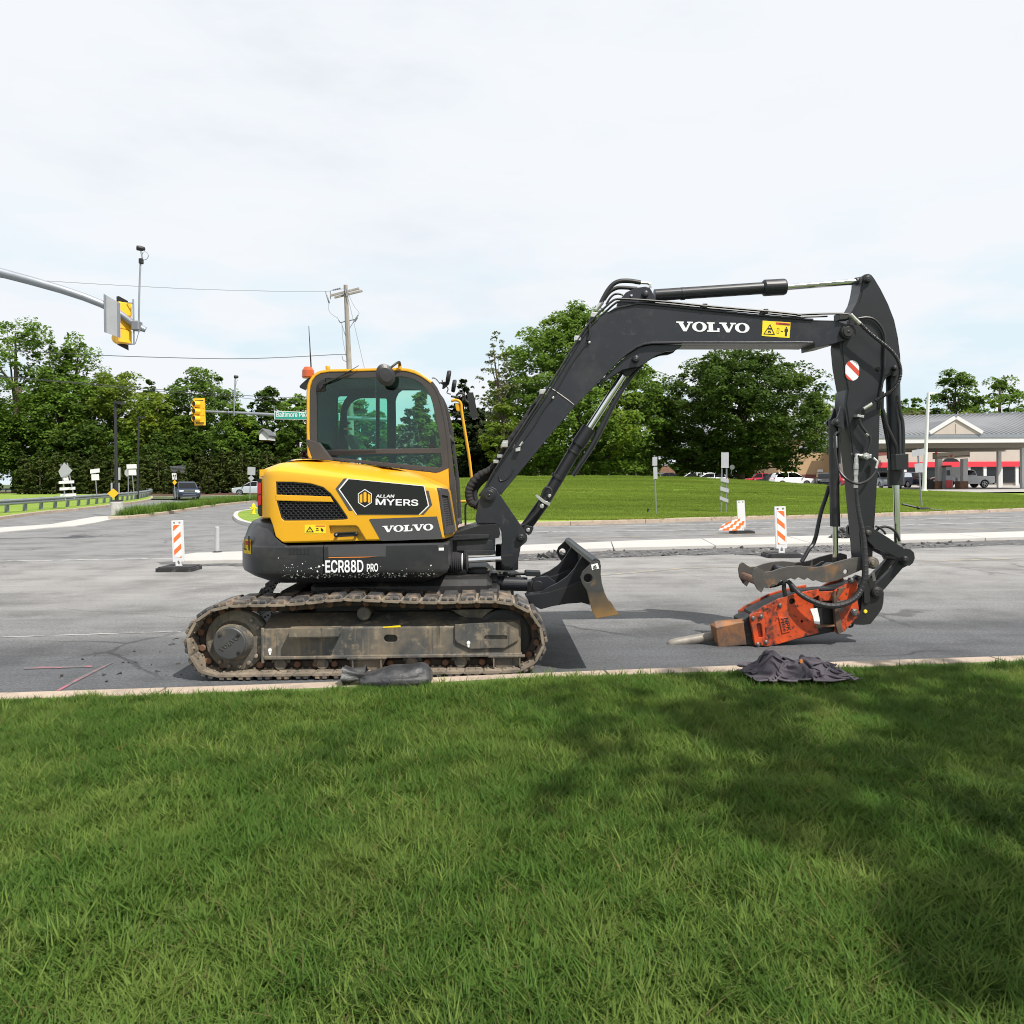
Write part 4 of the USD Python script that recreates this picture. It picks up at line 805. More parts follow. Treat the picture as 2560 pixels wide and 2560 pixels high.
# the rear corner plate sits where the tail turns away: find the skirt there
def tail_plate(f0, f1, w0, w1, out):
    """a plate bent round the tail, between two fractions of the tail's near half"""
    ln = LineString(skirt_o[1:22]); d = np.array([ln.interpolate(k, normalized=True).coords[0] for k in np.linspace(f0, f1, 8)]); tn = np.gradient(d, axis=0); tn /= np.linalg.norm(tn, axis=1, keepdims=True); nn = np.c_[tn[:, 1], -tn[:, 0]]
    if nn[0, 0] > 0: nn = -nn
    q = []
    for rr in (out, out - .002): q += [(*(d[k] + nn[k] * rr), w) for w in (w0, w1) for k in range(8)]
    f = []
    for j in range(7): f += [(j, j + 1, 8 + j + 1), (j, 8 + j + 1, 8 + j)]
    f = np.array(f); return np.array(q), np.vstack([f, f[:, ::-1] + 16, f[:, ::-1], f + 16])
tw0, tw1 = M(*Z3((50, 805))[0], .35)[1], M(*Z3((50, 688))[0], .35)[1]
fr = np.linspace(.05, .95, 60); ln_px = []
for k in fr:
    u, v = LineString(skirt_o[1:22]).interpolate(k, normalized=True).coords[0]; c, s_ = math.cos(YAW), math.sin(YAW)
    ln_px.append(1280 + FPX * (EX.loc[0] + u * c - v * s_) / (EX.loc[1] + u * s_ + v * c))
ln_px = np.array(ln_px); i0 = ln_px.argmin(); fA, fB = np.interp([609, 627], ln_px[:i0 + 1][::-1], fr[:i0 + 1][::-1])
lerp = lambda a: fB + (fA - fB) * (1 - a)
X('warning_plate', tail_plate(fB, fA, tw0, tw1, .004), 'warning_yellow', parent=cw_)
X('warning_heading', tail_plate(lerp(.45), lerp(.97), tw1 - .045, tw1 - .012, .0065), 'warning_red', parent=cw_)
X('pictogram', tail_plate(lerp(.78), lerp(.9), tw0 + .03, tw0 + .15, .0065), 'black_letter', parent=cw_)
X('pictogram', cat([tail_plate(lerp(.08), lerp(.55), tw0 + .03, tw0 + .04, .0065), tail_plate(lerp(.26), lerp(.34), tw0 + .04, tw0 + .14, .0065)]), 'black_letter', parent=cw_)
# dried splashes
r_ = np.random.default_rng(12); sp_, sr_ = [], []
for _ in range(230):
    x = r_.uniform(430, 1700); y = 1150 - abs(r_.normal(0, 60)) - (60 if x < 760 and r_.random() < .5 else 0); p = B4((x, y))[0]; q = M(*p, SV)
    if q[1] < w_knee + .015: continue
    s = .002 + .006 * r_.random() ** 3; blob = Polygon([(q[0] + s * (1 + r_.normal(0, .3)) * math.cos(t), q[1] + s * (1 + r_.normal(0, .3)) * math.sin(t)) for t in np.linspace(0, 6.28, 8)[:-1]]).buffer(0)
    if blob.area < 1e-8: continue
    (sp_ if q[0] < u_seam - .02 else sr_).append(slabv(blob, SV - .0015, SV - .0004))
X('splashes', cat(sp_), 'sticker_white', parent=cw_, kind='stuff'); X('splashes', cat(sr_), 'sticker_white', parent=sk, kind='stuff')
sp2 = []
for _ in range(200):                                                # on the lower slope
    u = r_.uniform(M(*B4((440, 1000))[0], SV)[0], skf - .1); k = r_.random(); w = w_bot + .06 + (w_knee - w_bot - .06) * k; v = SV + .085 * (1 - k) + .012 * k
    s = .002 + .007 * r_.random() ** 3; b_ = trimesh.creation.icosphere(0, s); b_.apply_scale([1, .3, 1]); b_.apply_translation([u, v - .0005, w]); sp2.append(b_)
X('splashes', cat(sp2), 'sticker_white', parent=sk, kind='stuff')

# -- cab ---------------------------------------------------------------------------------
CN, CF = 1.12, 2.16
outer = Z2((112, 960), (104, 700), (105, 330), (112, 260), (130, 205), (165, 155), (205, 124), (250, 106), (340, 93), (600, 88), (900, 78), (1040, 78), (1130, 86), (1200, 104), (1260, 136), (1320, 176), (1378, 218), (1420, 275), (1455, 350), (1480, 430), (1510, 560), (1545, 780), (1585, 1120), (1600, 1208)) + A3((1590, 1660), (1510, 1660), (1505, 1240), (300, 1100))
O_ = poly(outer, CN)
ring_in = Z2((150, 960), (137, 700), (140, 330), (146, 270), (165, 212), (200, 165), (250, 136), (340, 122), (600, 118), (900, 108), (1040, 110), (1120, 118), (1190, 138), (1250, 165), (1310, 205), (1355, 240), (1400, 300), (1430, 370), (1455, 450), (1485, 580), (1518, 790), (1530, 920), (1540, 1085), (1440, 1130), (1290, 1122), (360, 1005), (200, 985))
I_ = poly(ring_in, CN)
win = Z2((205, 320), (275, 315), (290, 185), (600, 180), (800, 178), (960, 168), (1060, 166), (1140, 178), (1200, 200), (1260, 238), (1310, 290), (1345, 350), (1372, 430), (1400, 560), (1440, 760), (1455, 885), (810, 898), (300, 905), (212, 880))
win2 = Z2((345, 962), (800, 944), (1455, 938), (1470, 1040), (1468, 1070), (1440, 1082), (1330, 1072), (800, 1022), (480, 990), (360, 978))
W1, W2 = poly(win, CN), poly(win2, CN)
cb = X('cab', slabv(I_.difference(W1).difference(W2), CN, CN + .05), 'cab_grey')
u_fr = M(*Z2((1378, 218))[0], CN)[0]; big = shapely.box(-9, -9, 9, 9)
shell = O_.difference(O_.buffer(-.052)); rimband = O_.difference(I_.buffer(-.002))
roofcut = Polygon([M(*q, CN) for q in Z2((60, 1000), (60, 30), (1340, 30), (1375, 216), (1340, 260), (700, 600), (200, 1000))])
yroof = rimband.intersection(roofcut); low = poly(A3((330, 1030), (1290, 1140), (1400, 1152), (1508, 1108), (1530, 1520), (1470, 1700), (330, 1700)), CN)
sb = O_.buffer(-.02).difference(O_.buffer(-.075)).intersection(roofcut)
X('roof', cat([slabv(yroof.buffer(-.006), CN - .006, CN + .02), slabv(yroof, CN + .002, CN + .03), slabv(O_.difference(O_.buffer(-.07)).intersection(roofcut), CN + .03, CF - .03), slabv(yroof, CF - .03, CF)]), 'yellow_paint', parent=cb)
X('front_post', slabv(rimband.difference(roofcut.buffer(.002)).difference(low.buffer(.002)).intersection(shapely.box(u_fr - .02, 0, 9, 9)), CN - .002, CN + .07), 'cab_grey', parent=cb)
X('front_post', slabv(rimband.difference(roofcut.buffer(.002)).intersection(shapely.box(u_fr - .02, 0, 9, 9)), CF - .07, CF), 'cab_grey', parent=cb)
low = poly(A3((330, 1030), (1290, 1140), (1400, 1152), (1508, 1108), (1530, 1520), (1470, 1700), (330, 1700)), CN)
X('cab_side', slabv(low, CN + .002, CN + .03), 'yellow_paint', parent=cb)
X('cab_floor', cat([box(M(*Z2((150, 1000))[0], CN)[0], M(*A3((1540, 1600))[0], CN)[0], CN + .03, CF, 1.0, 1.12), box(M(*Z2((150, 1000))[0], CN)[0], M(*Z2((300, 1000))[0], CN)[0], CN + .05, CF, 1.1, M(200, 1140, CN)[1])]), 'interior_dark', parent=cb)
# far wall with the door: openings
fo = [Z2((415, 480), (415, 385), (425, 366), (445, 362), (520, 362), (490, 400), (465, 450), (450, 520), (440, 620), (430, 760), (418, 800)),
      Z2((505, 560), (515, 500), (545, 440), (590, 402), (640, 384), (700, 380), (805, 380), (805, 900), (520, 900)),
      Z2((838, 384), (895, 384), (912, 395), (916, 420), (918, 900), (838, 900)),
      Z2((1000, 410), (1010, 370), (1030, 330), (1065, 303), (1300, 303), (1370, 306), (1395, 420), (1440, 700), (1460, 900), (1005, 900)),
      Z2((600, 985), (930, 960), (930, 1060), (800, 1050), (620, 1020)), Z2((1010, 965), (1480, 950), (1490, 1080), (1400, 1090), (1010, 1060))]
Ff = I_.union(O_.intersection(roofcut)).buffer(-.03)
FW_ = poly(ring_in, CN)
farp = affinity.scale(FW_, 1, 1)
holes = [poly(h, CF - .06) for h in fo]
fw = farp.difference(unary_union(holes)); X('door', slabv(fw, CF - .06, CF - .02), 'interior_dark', parent=cb)
# headlining, side glass, sliding pane bar, windscreen
gl = X('side_window', slabv(W1.buffer(.004).union(W2.buffer(.004)), CN + .018, CN + .023), 'cab_glass', parent=cb)
X('sash', cat([plate(Z2((806, 895), (1455, 884), (1458, 914), (806, 926)), CN + .004, CN + .017), plate(Z2((300, 906), (806, 902), (806, 940), (330, 960)), CN + .0, CN + .014), plate(Z2((795, 182), (832, 180), (836, 895), (806, 897)), CN + .020, CN + .024)][:2]), 'cab_grey', parent=cb)
X('sash_latch', plate(Z2((1340, 858), (1352, 848), (1385, 850), (1392, 885), (1338, 886)), CN + .0, CN + .02), 'black_paint', parent=cb)
X('door_glass', slabv(unary_union([h.buffer(.004) for h in holes[:3]]), CF - .042, CF - .038), 'cab_glass', parent=cb)
X('window_edge', plate(Z2((798, 184), (806, 184), (810, 893), (802, 893)), CN + .014, CN + .017), 'cab_glass', parent=cb)
fa, fb = M(*Z2((1385, 235))[0], CN), M(*A3((1575, 1640))[0], CN)
fpx = [M(*q, CN) for q in Z2((1398, 255), (1432, 320), (1462, 410), (1500, 580), (1538, 800), (1572, 1050), (1588, 1208)) + A3((1578, 1640))]
ws = LineString(fpx).buffer(.003, cap_style='flat'); X('windscreen', slabv(affinity.translate(ws, -.012, 0), CN + .07, CF - .07), 'cab_glass_clear', parent=cb)
for k in (.36, .98):
    p = LineString(fpx).interpolate(k, normalized=True); X('windscreen_bar', box(p.x - .03, p.x + .012, CN + .05, CF - .05, p.y - .018, p.y + .018), 'cab_grey', parent=cb)
X('headlining', slabv(O_.buffer(-.072).difference(O_.buffer(-.086)).intersection(roofcut), CN + .055, CF - .065), 'interior_dark', parent=cb)
# interior
sx = lambda x, y, v=1.6: M(*Z2((x, y))[0], v)
s0, s1 = sx(330, 1000), sx(620, 900)
seat = X('seat', cat([cbox(s0[0] - .05, s0[0] + .42, 1.40, 1.88, 1.28, 1.42, .05), turned(cbox(-.07, .07, 1.40, 1.88, 0, .52, .05), np.array([[math.cos(.2), 0, -math.sin(.2)], [0, 1, 0], [math.sin(.2), 0, math.cos(.2)]]), (s0[0] - .02, 0, 1.38))]), 'seat_cloth', parent=cb)
X('armrest', cat([cbox(s0[0] + .12, s0[0] + .5, 1.28, 1.38, 1.5, 1.58, .03), cbox(s0[0] + .12, s0[0] + .5, 1.9, 2.0, 1.5, 1.58, .03)]), 'interior_dark', parent=cb)
cp = [sx(470, 740), sx(500, 740), sx(600, 900), sx(540, 900)]
X('console', cat([plate(Z2((478, 752), (560, 752), (640, 910), (560, 910)), 1.5, 1.62)]), 'interior_grey', parent=cb)
X('joystick', cat([tube([(sx(930, 900)[0], 1.4, 1.52), (sx(930, 900)[0] + .01, 1.4, 1.70)], [.02, .03], 10), tube([(sx(930, 900)[0], 1.9, 1.52), (sx(930, 900)[0] + .01, 1.9, 1.68)], [.02, .03], 10)]), 'interior_dark', parent=cb)
X('monitor', cbox(sx(1370, 600)[0], sx(1370, 600)[0] + .05, 1.30, 1.48, 1.86, 2.05, .015), 'interior_dark', parent=cb)
X('gloves', cat([moved(trimesh.creation.icosphere(2, .09), (s0[0] + .05 + .07 * k, 1.30, 1.52 + .02 * (k % 2))) for k in range(3)]), 'interior_grey', parent=cb)
# window stickers
X('window_sticker', plate(Z2((478, 682), (566, 682), (566, 703), (478, 703)), CN + .0245, CN + .0255), 'orange_line', parent=cb)
X('window_sticker', cat([plate(Z2((655, 578), (790, 576), (790, 582), (655, 586)), CN + .0245, CN + .0255), plate(Z2((725, 768), (762, 768), (762, 778), (725, 778)), CN + .0245, CN + .0255)]), 'orange_line', parent=cb)
tri = poly(Z2((575, 660), (607, 592), (642, 660)), CN); X('window_sticker', cat([slabv(tri.difference(tri.buffer(-.006)), CN + .0245, CN + .0255), plate(Z2((604, 615), (611, 615), (609, 642), (606, 642)), CN + .0245, CN + .0255)]), 'black_letter', parent=cb)
tri = poly(Z2((500, 755), (524, 715), (552, 755)), CN); X('window_sticker', slabv(tri.difference(tri.buffer(-.005)), CN + .0245, CN + .0255), 'black_letter', parent=cb)
X('window_sticker', cat([plate(Z2((480, 640), (520, 622), (555, 630), (530, 650), (500, 655)), CN + .0245, CN + .0255), plate(Z2((638, 700), (646, 700), (646, 752), (638, 752)), CN + .0245, CN + .0255), plate(Z2((583, 725), (603, 725), (603, 730), (583, 730)), CN + .0245, CN + .0255)]), 'black_letter', parent=cb)
# mirror, wiper, nub, lamps, beacon, antenna, scoop
mc = M3(*Z2((903, 150))[0], CN - .16)
mr = X('mirror', turned(lathe([(.001, -.012), (.045, -.010), (.070, 0), (.072, .006), (.06, .012)], 28, 'y'), np.array([[.86, -.32, -.39], [.30, .95, -.11], [.41, -.02, .91]]) @ np.diag([1.22, 1.2, 1.5]), mc), 'mirror_back', parent=cb)
X('mirror_arm', tube([M3(*Z2((1045, 55))[0], CN - .01), M3(*Z2((1038, 20))[0], CN - .06), M3(*Z2((985, 52))[0], CN - .11), M3(*Z2((905, 120))[0], CN - .145)], .011, 10, 24), 'black_paint', parent=mr if False else cb)
X('mirror_bracket', cat([cbox(*M(*Z2((1028, 80))[0], CN)[[0]], M(*Z2((1056, 60))[0], CN)[0], CN - .02, CN + .05, M(1000, 919, CN)[1] - .02, M(*Z2((1040, 32))[0], CN)[1], .004)]), 'yellow_paint', parent=cb)
X('wiper', cat([tube([M3(*Z2((240, 258))[0], CN - .02), M3(*Z2((400, 190))[0], CN - .035), M3(*Z2((632, 56))[0], CN - .03)], [.006, .005, .003], 6), tube([M3(*Z2((260, 245))[0], CN - .012), M3(*Z2((560, 110))[0], CN - .02)], .006, 6)]), 'black_letter', parent=cb)
X('wiper_motor', cat([plate(Z2((222, 235), (240, 215), (262, 220), (272, 262), (250, 296), (228, 290)), CN - .03, CN + .0), slabv(poly(Z2((200, 318), (210, 240), (260, 198), (288, 198), (288, 308)), CN - .004), CN - .004, CN)]), 'black_paint', parent=cb)
X('roof_nub', cat([tube([M3(*Z2((321, 95))[0], 1.3), M3(*Z2((320, 62))[0], 1.3)], .022, 14)]), 'yellow_paint', parent=cb)
for (x, y), k in ((Z2((1537, 170))[0], 0), (Z2((1592, 262))[0], 1)):
    c = M3(x, y, 1.35 + .15 * k); X('work_light', turned(cat([lathe([(.001, -.03), (.045, -.028), (.05, .0), (.05, .012), (.044, .02)], 20, 'x')]), np.array([[.98, 0, .17], [0, 1, 0], [-.17, 0, .98]]) @ np.diag([.8, 1.0, 1.32]), c), 'black_paint', parent=cb)
X('lamp_bracket', cat([pipe(Z2((1368, 182), (1400, 185), (1430, 215), (1450, 240)), 1.35, .006, 6), slabv(poly(Z2((1440, 225), (1530, 215), (1545, 240), (1490, 290), (1470, 290), (1475, 250)), 1.4), 1.4, 1.41), pipe(Z2((1500, 250), (1530, 290), (1520, 330), (1560, 345)), 1.45, .006, 6), pipe(Z2((1470, 200), (1480, 230), (1530, 225)), 1.35, .006, 6)]), 'black_paint', parent=cb)
bc = M3(*Z2((122, 140))[0], 1.75); X('beacon', lathe([(.001, .075), (.04, .07), (.062, .035), (.064, -.03), (.056, -.045)], 20, 'z', bc), 'amber_lens', parent=cb)
X('beacon_base', cat([plate(Z2((35, 262), (60, 235), (105, 195), (135, 175), (200, 130), (150, 200), (112, 240), (80, 298), (40, 280)), 1.72, 1.80)]), 'black_paint', parent=cb)
X('antenna', tube([M3(*Z2((158, 125))[0], 1.75), M3(*Z2((152, 80))[0], 1.75), M3(772, 815, 1.75)], [.018, .008, .003], 8), 'black_letter', parent=cb)
X('air_scoop', cat([plate(A3((228, 855), (240, 852), (345, 880), (380, 925), (468, 1042), (290, 1032)), .92, 1.00)]), 'cab_grey', parent=hd)
X('handrail', cat([pipe(Z2((1560, 412), (1600, 404), (1640, 414), (1662, 450), (1668, 520), (1700, 720), (1740, 960), (1768, 1200)) + A3((1715, 1240), (1722, 1380)), 2.2, .016, 10, 60), pipe(A3((1580, 1410), (1685, 1405)), 2.2, .014), plate(Z2((1598, 430), (1660, 440), (1668, 490), (1640, 520), (1612, 505)), 2.2, 2.21)]), 'yellow_paint', parent=cb)
X('side_mirror', cat([slabv(poly(Z2((1722, 340), (1740, 325), (1782, 325), (1800, 400), (1826, 540), (1822, 572), (1800, 592), (1770, 585), (1745, 500)), 2.26), 2.26, 2.40)]), 'mirror_back', parent=cb)
X('mirror_stay', cat([pipe(Z2((1612, 392), (1620, 350), (1650, 335), (1690, 345), (1705, 400), (1735, 430)), 2.24, .012), pipe(Z2((1560, 365), (1600, 372), (1640, 380)), 2.2, .012)]), 'black_paint', parent=cb)
X('grab_loop', pipe(A3((1660, 1640), (1658, 1470), (1668, 1432), (1700, 1425), (1760, 1425)), 1.9, .011), 'black_paint', parent=cb)

# -- front casting, swing post -------------------------------------------------------------
nose = X('front_casting', cat([plate(Z4((118, 640), (150, 560), (370, 490), (470, 470), (600, 465), (632, 560), (622, 606), (582, 612), (578, 740), (560, 785), (240, 792), (118, 745)), .86, 1.75)]), 'black_paint')
X('ledge', plate(Z4((120, 582), (360, 572), (520, 575), (512, 612), (150, 634), (122, 630)), .80, .90), 'grey_paint', parent=nose)
X('ledge', plate(Z4((250, 742), (580, 738), (584, 782), (520, 790), (250, 796)), .80, .90), 'grey_paint', parent=nose)
X('side_plate', plate(Z4((170, 638), (540, 630), (560, 680), (560, 735), (175, 745)), .83, .87), 'grey_paint', parent=nose)
cheek = Z4((372, 430), (374, 385), (400, 250), (432, 150), (452, 108), (490, 80), (540, 70), (590, 95), (612, 130), (870, 505), (912, 575), (918, 612), (908, 648), (870, 680), (848, 700), (832, 790), (812, 860), (770, 915), (720, 938), (660, 925), (640, 880), (640, 700), (652, 650), (642, 540), (612, 475), (580, 455), (388, 452))
sw = X('swing_post', cat([plate(cheek, .93, .985), plate(cheek, 1.365, 1.42), plate(Z4((660, 560), (860, 560), (880, 640), (840, 700), (820, 830), (760, 910), (660, 915), (655, 700)), .98, 1.37)]), 'grey_paint')
X('swing_boss', cat([lathe([(.001, 0), (.095, 0), (.10, -.01), (.10, -.06), (.105, -.10)], 24, 'z', (*M(*Z4((692, 700))[0], 1.15)[[0]], 1.15, M(*Z4((692, 690))[0], 1.0)[1])), lathe([(.11, 0), (.11, -.16)], 24, 'z', (*M(*Z4((700, 700))[0], 1.15)[[0]], 1.15, M(*Z4((692, 780))[0], 1.0)[1]))]), 'black_paint', parent=sw)
def pin(px, py, r, v, par, m='black_paint', depth=.09, inner=True):
    p = X('pin', cat([disc(px, py, r, v - .03, v + depth), disc(px, py, r * .72, v - .042, v), disc(px, py, r * .18, v - .046, v - .03, 8)]), m, parent=par); return p
pin(*Z4((515, 162))[0], 17.5, .93, sw); pin(*Z4((848, 608))[0], 10, .93, sw)
X('swing_rod', rodv(Z4((270, 846))[0], Z4((650, 824))[0], .80, 7.2), 'chrome', parent=sw)
bt = [M3(*q, .80) for q in Z4((75, 868), (110, 866), (160, 864), (220, 860), (262, 858), (300, 855))]; tt = np.linspace(0, 1, 44)
bp_ = np.array([bt[0] + (bt[-1] - bt[0]) * t for t in tt]); rr_ = (np.interp(tt, [0, .15, .45, .72, .78, .9, 1], [22, 25.5, 26, 21, 19, 26, 13]) + .9 * np.sin(tt * 70)) * px_m(.8)
X('cylinder_boot', tube(bp_, rr_, 26), 'cloth_black', parent=sw)
X('boot_strap', tube([M3(*Z4((231, 859))[0], .80), M3(*Z4((241, 859))[0], .80)], 21.5 * px_m(.8), 26), 'sticker_white', parent=sw)
X('rod_eye', plate(Z4((640, 800), (770, 790), (778, 850), (760, 905), (690, 912), (650, 880)), .72, .93), 'black_paint', parent=sw)
lc = M3(*Z4((405, 945))[0], 1.0); X('grease_pad', cat([lathe([(.001, .02), (.10, .018), (.115, .0), (.10, -.02), (.08, -.03), (.09, -.05)], 20, 'z', lc)]), 'muddy_steel', parent=sw)

# -- boom, arm, cylinders ---------------------------------------------------------------------
BN, BF = 1.00, 1.35
boom_px = Z5((165, 1835), (198, 1745), (385, 1462), (690, 1010), (965, 560), (1055, 432), (1118, 372), (1195, 320), (1290, 285), (1380, 268)) + E7((620, 342), (700, 345), (840, 358), (1200, 396), (1550, 432), (1932, 464)) + F8((380, 470), (620, 476), (690, 502), (752, 528), (776, 575), (760, 622), (712, 648), (640, 668), (560, 692), (440, 716), (436, 672)) + E7((1932, 670), (1500, 671), (1000, 670), (740, 674), (680, 683), (620, 706), (545, 755), (470, 818), (385, 905), (319, 976)) + Z5((930, 1112), (790, 1275), (640, 1455), (330, 1830), (280, 1900), (215, 1915), (175, 1890))
BO = poly(boom_px, BN)
bm = X('boom', cat([slabv(BO.buffer(-.012), BN + .014, BF - .014), slabv(BO.difference(BO.buffer(-.016)).intersection(Polygon([M(*q, BN) for q in Z5((120, 1780), (400, 1380), (1000, 470), (1400, 200)) + F8((-100, 380), (430, 440), (430, 730)) + E7((1900, 760), (700, 730), (330, 1020)) + Z5((960, 1120), (320, 1860))])), BN, BF)]), 'grey_paint', smooth=20)
lug = E7((330, 968), (440, 868), (540, 768), (640, 703), (740, 682), (985, 684), (960, 712), (920, 728), (850, 736), (790, 758), (730, 795), (680, 832), (640, 856), (560, 870), (500, 885), (430, 928), (320, 995))
X('boom_lug', cat([plate(lug, BN + .04, BN + .08), slabv(poly(lug, BN + .04), BF - .08, BF - .04)]), 'grey_paint', parent=bm)
pin(*E7((612, 796))[0], 9.2, BN + .04, bm, 'grey_paint', .25)
tb_ = E7((490, 308), (530, 262), (600, 225), (690, 214), (722, 222), (745, 262), (776, 328), (640, 345), (480, 335))
X('cylinder_bracket', cat([plate(tb_, BN + .07, BN + .11), slabv(poly(tb_, BN + .07), BF - .11, BF - .07)]), 'grey_paint', parent=bm)
pin(*E7((690, 271))[0], 8.6, BN + .07, bm, 'grey_paint', .22); X('lock_bolt', disc(*E7((577, 285))[0], 3.4, BN + .055, BN + .08, 10), 'chrome', parent=bm)
X('weld_seam', tube([M3(*q, BN + .014) for q in Z5((735, 975), (800, 1020), (870, 1070), (928, 1118))], .006, 6), 'steel_worn', parent=bm)
X('weld_seam', pipe(Z5((412, 1640), (380, 1700), (335, 1735), (300, 1735), (290, 1700)), BN + .012, .008, 6), 'grey_paint', parent=bm)
X('weld_seam', tube([M3(*q, BN + .010) for q in E7((990, 688), (1500, 690), (1930, 690))], .003, 5), 'grey_paint', parent=bm)
decp = BN + .0135
place_word(SL, SLw, E7((937, 573))[0], E7((1525, 588))[0], E7((935, 493))[0], decp, .002, 'white_letter', bm)
f_ = lambda a, b: E7((1632 + a * 224 + b * -8, 488 + b * 128 + a * 12))[0]
X('warning_plate', plate([f_(0, 0), f_(1, .02), f_(1, 1), f_(0, .96)], decp - .002, decp - .0004), 'warning_yellow', parent=bm)
def bw(p, m, nm='pictogram'): X(nm, plate([f_(*q) for q in p], decp - .0032, decp - .0021), m, parent=bm)
bw(((.48, .05), (.99, .08), (.99, .22), (.48, .20)), 'warning_red', 'warning_heading')
place_text('WARNING', f_(.60, .19), f_(.96, .21), f_(.60, .09), decp - .0031, .0012, 'black_letter', bm)
tri = poly([f_(.05, .86), f_(.27, .18), f_(.47, .86)], decp - .002); X('pictogram', slabv(tri.difference(tri.buffer(-.008)), decp - .0032, decp - .0021), 'black_letter', parent=bm)
bw(((.20, .44), (.34, .44), (.34, .54), (.20, .54)), 'black_letter'); bw(((.22, .62), (.30, .60), (.33, .74), (.28, .74), (.26, .68), (.24, .76), (.21, .70)), 'black_letter')
fr_ = poly([f_(.53, .42), f_(.61, .42), f_(.61, .76), f_(.53, .76)], decp - .002); X('pictogram', slabv(fr_.difference(fr_.buffer(-.003)), decp - .0032, decp - .0021), 'black_letter', parent=bm)
bw(((.67, .58), (.75, .58), (.75, .63), (.67, .63)), 'black_letter'); bw(((.81, .42), (.92, .42), (.93, .62), (.90, .62), (.90, .90), (.83, .90), (.83, .62), (.80, .62)), 'black_letter'); bw(((.845, .31), (.885, .31), (.885, .40), (.845, .40)), 'black_letter')
# boom tip collar and pins
pin(*F8((715, 575))[0], 19, BN + .01, bm, 'dark_steel', .3)
X('clamp_block', plate(F8((640, 425), (735, 425), (735, 470), (640, 480)), BN - .02, BN + .1), 'dark_steel', parent=bm)
# boom cylinder
CV = 1.175
bc_ = X('boom_cylinder', tube([M3(*q, CV) for q in (Z4((885, 520))[0], Z4((1085, 240))[0], Z5((945, 1445))[0])], [14 * px_m(CV), 15 * px_m(CV), 15.5 * px_m(CV)], 24), 'black_paint')
X('cylinder_gland', tube([M3(*Z5((945, 1445))[0], CV), M3(*Z5((1042, 1300))[0], CV)], 18 * px_m(CV), 26), 'black_paint', parent=bc_)
for q0, q1 in ((Z5((905, 1508))[0], Z5((912, 1497))[0]), (Z5((772, 1722))[0], Z5((786, 1700))[0])): X('cylinder_band', tube([M3(*q0, CV), M3(*q1, CV)], 17.4 * px_m(CV), 24), 'dark_steel', parent=bc_)
X('cylinder_rod', tube([M3(*Z5((1035, 1310))[0], CV), M3(*Z5((1345, 830))[0], CV)], 9.2 * px_m(CV), 22), 'chrome', parent=bc_)
X('rod_eye', plate(Z5((1310, 800), (1345, 770), (1430, 740), (1470, 770), (1440, 810), (1400, 840), (1370, 870), (1330, 850)), CV - .07, CV + .07), 'dark_steel', parent=bc_)
X('rod_guard', tube([M3(*q, CV - .03) for q in Z5((905, 1695), (1060, 1460), (1150, 1290), (1230, 1130), (1330, 960), (1430, 830), (1490, 770))], [.024, .028, .03, .026, .022, .018, .012], 8, 40), 'black_paint', parent=bc_)
X('cylinder_foot', plate(Z4((860, 510), (900, 470), (985, 500), (960, 560), (930, 580), (905, 560)), CV - .12, CV + .12), 'black_paint', parent=bc_)
X('hose_pipe', pipe(Z4((1010, 330), (1075, 140), (1105, 85), (1140, 80), (1168, 110), (1165, 160)), CV - .09, .011), 'hose', parent=bc_)
X('clamp', cat([plate(Z4((1000, 165), (1020, 152), (1100, 215), (1160, 240), (1150, 275), (1100, 250), (1060, 225)), CV - .11, CV - .06)]), 'fitting', parent=bc_)
X('fitting', cat([disc(*Z4((1070, 275))[0], 6, CV - .12, CV - .05, 8), disc(*Z4((1150, 165))[0], 4.5, CV - .11, CV - .05, 8), disc(*Z4((925, 525))[0], 5.5, CV - .13, CV - .05, 8)]), 'fitting', parent=bc_)
X('hose', pipe(Z4((1060, 280), (980, 380), (900, 460), (850, 480)), CV - .1, .014), 'hose', parent=bc_)
# arm cylinder
ac = X('arm_cylinder', tube([M3(*E7((760, 284))[0], CV), M3(*E7((1640, 226))[0], CV)], 15 * px_m(CV), 26), 'black_paint')
X('cylinder_gland', tube([M3(*E7((1630, 226))[0], CV), M3(*E7((1644, 225))[0], CV), M3(*E7((1800, 217))[0], CV), M3(*E7((1812, 216))[0], CV)], np.array([16, 20.5, 20.5, 19.2]) * px_m(CV), 28), 'black_paint', parent=ac)
X('cylinder_band', tube([M3(*E7((972, 272))[0], CV), M3(*E7((1002, 270))[0], CV)], 16 * px_m(CV), 26), 'black_paint', parent=ac)
X('cylinder_rod', tube([M3(*F8((200, 221))[0], CV), M3(*F8((800, 172))[0], CV)], 7.6 * px_m(CV), 20), 'chrome', parent=ac)
X('rod_eye', cat([tube([M3(*F8((770, 176))[0], CV), M3(*F8((830, 165))[0], CV)], 10.5 * px_m(CV), 18)]), 'dark_steel', parent=ac)
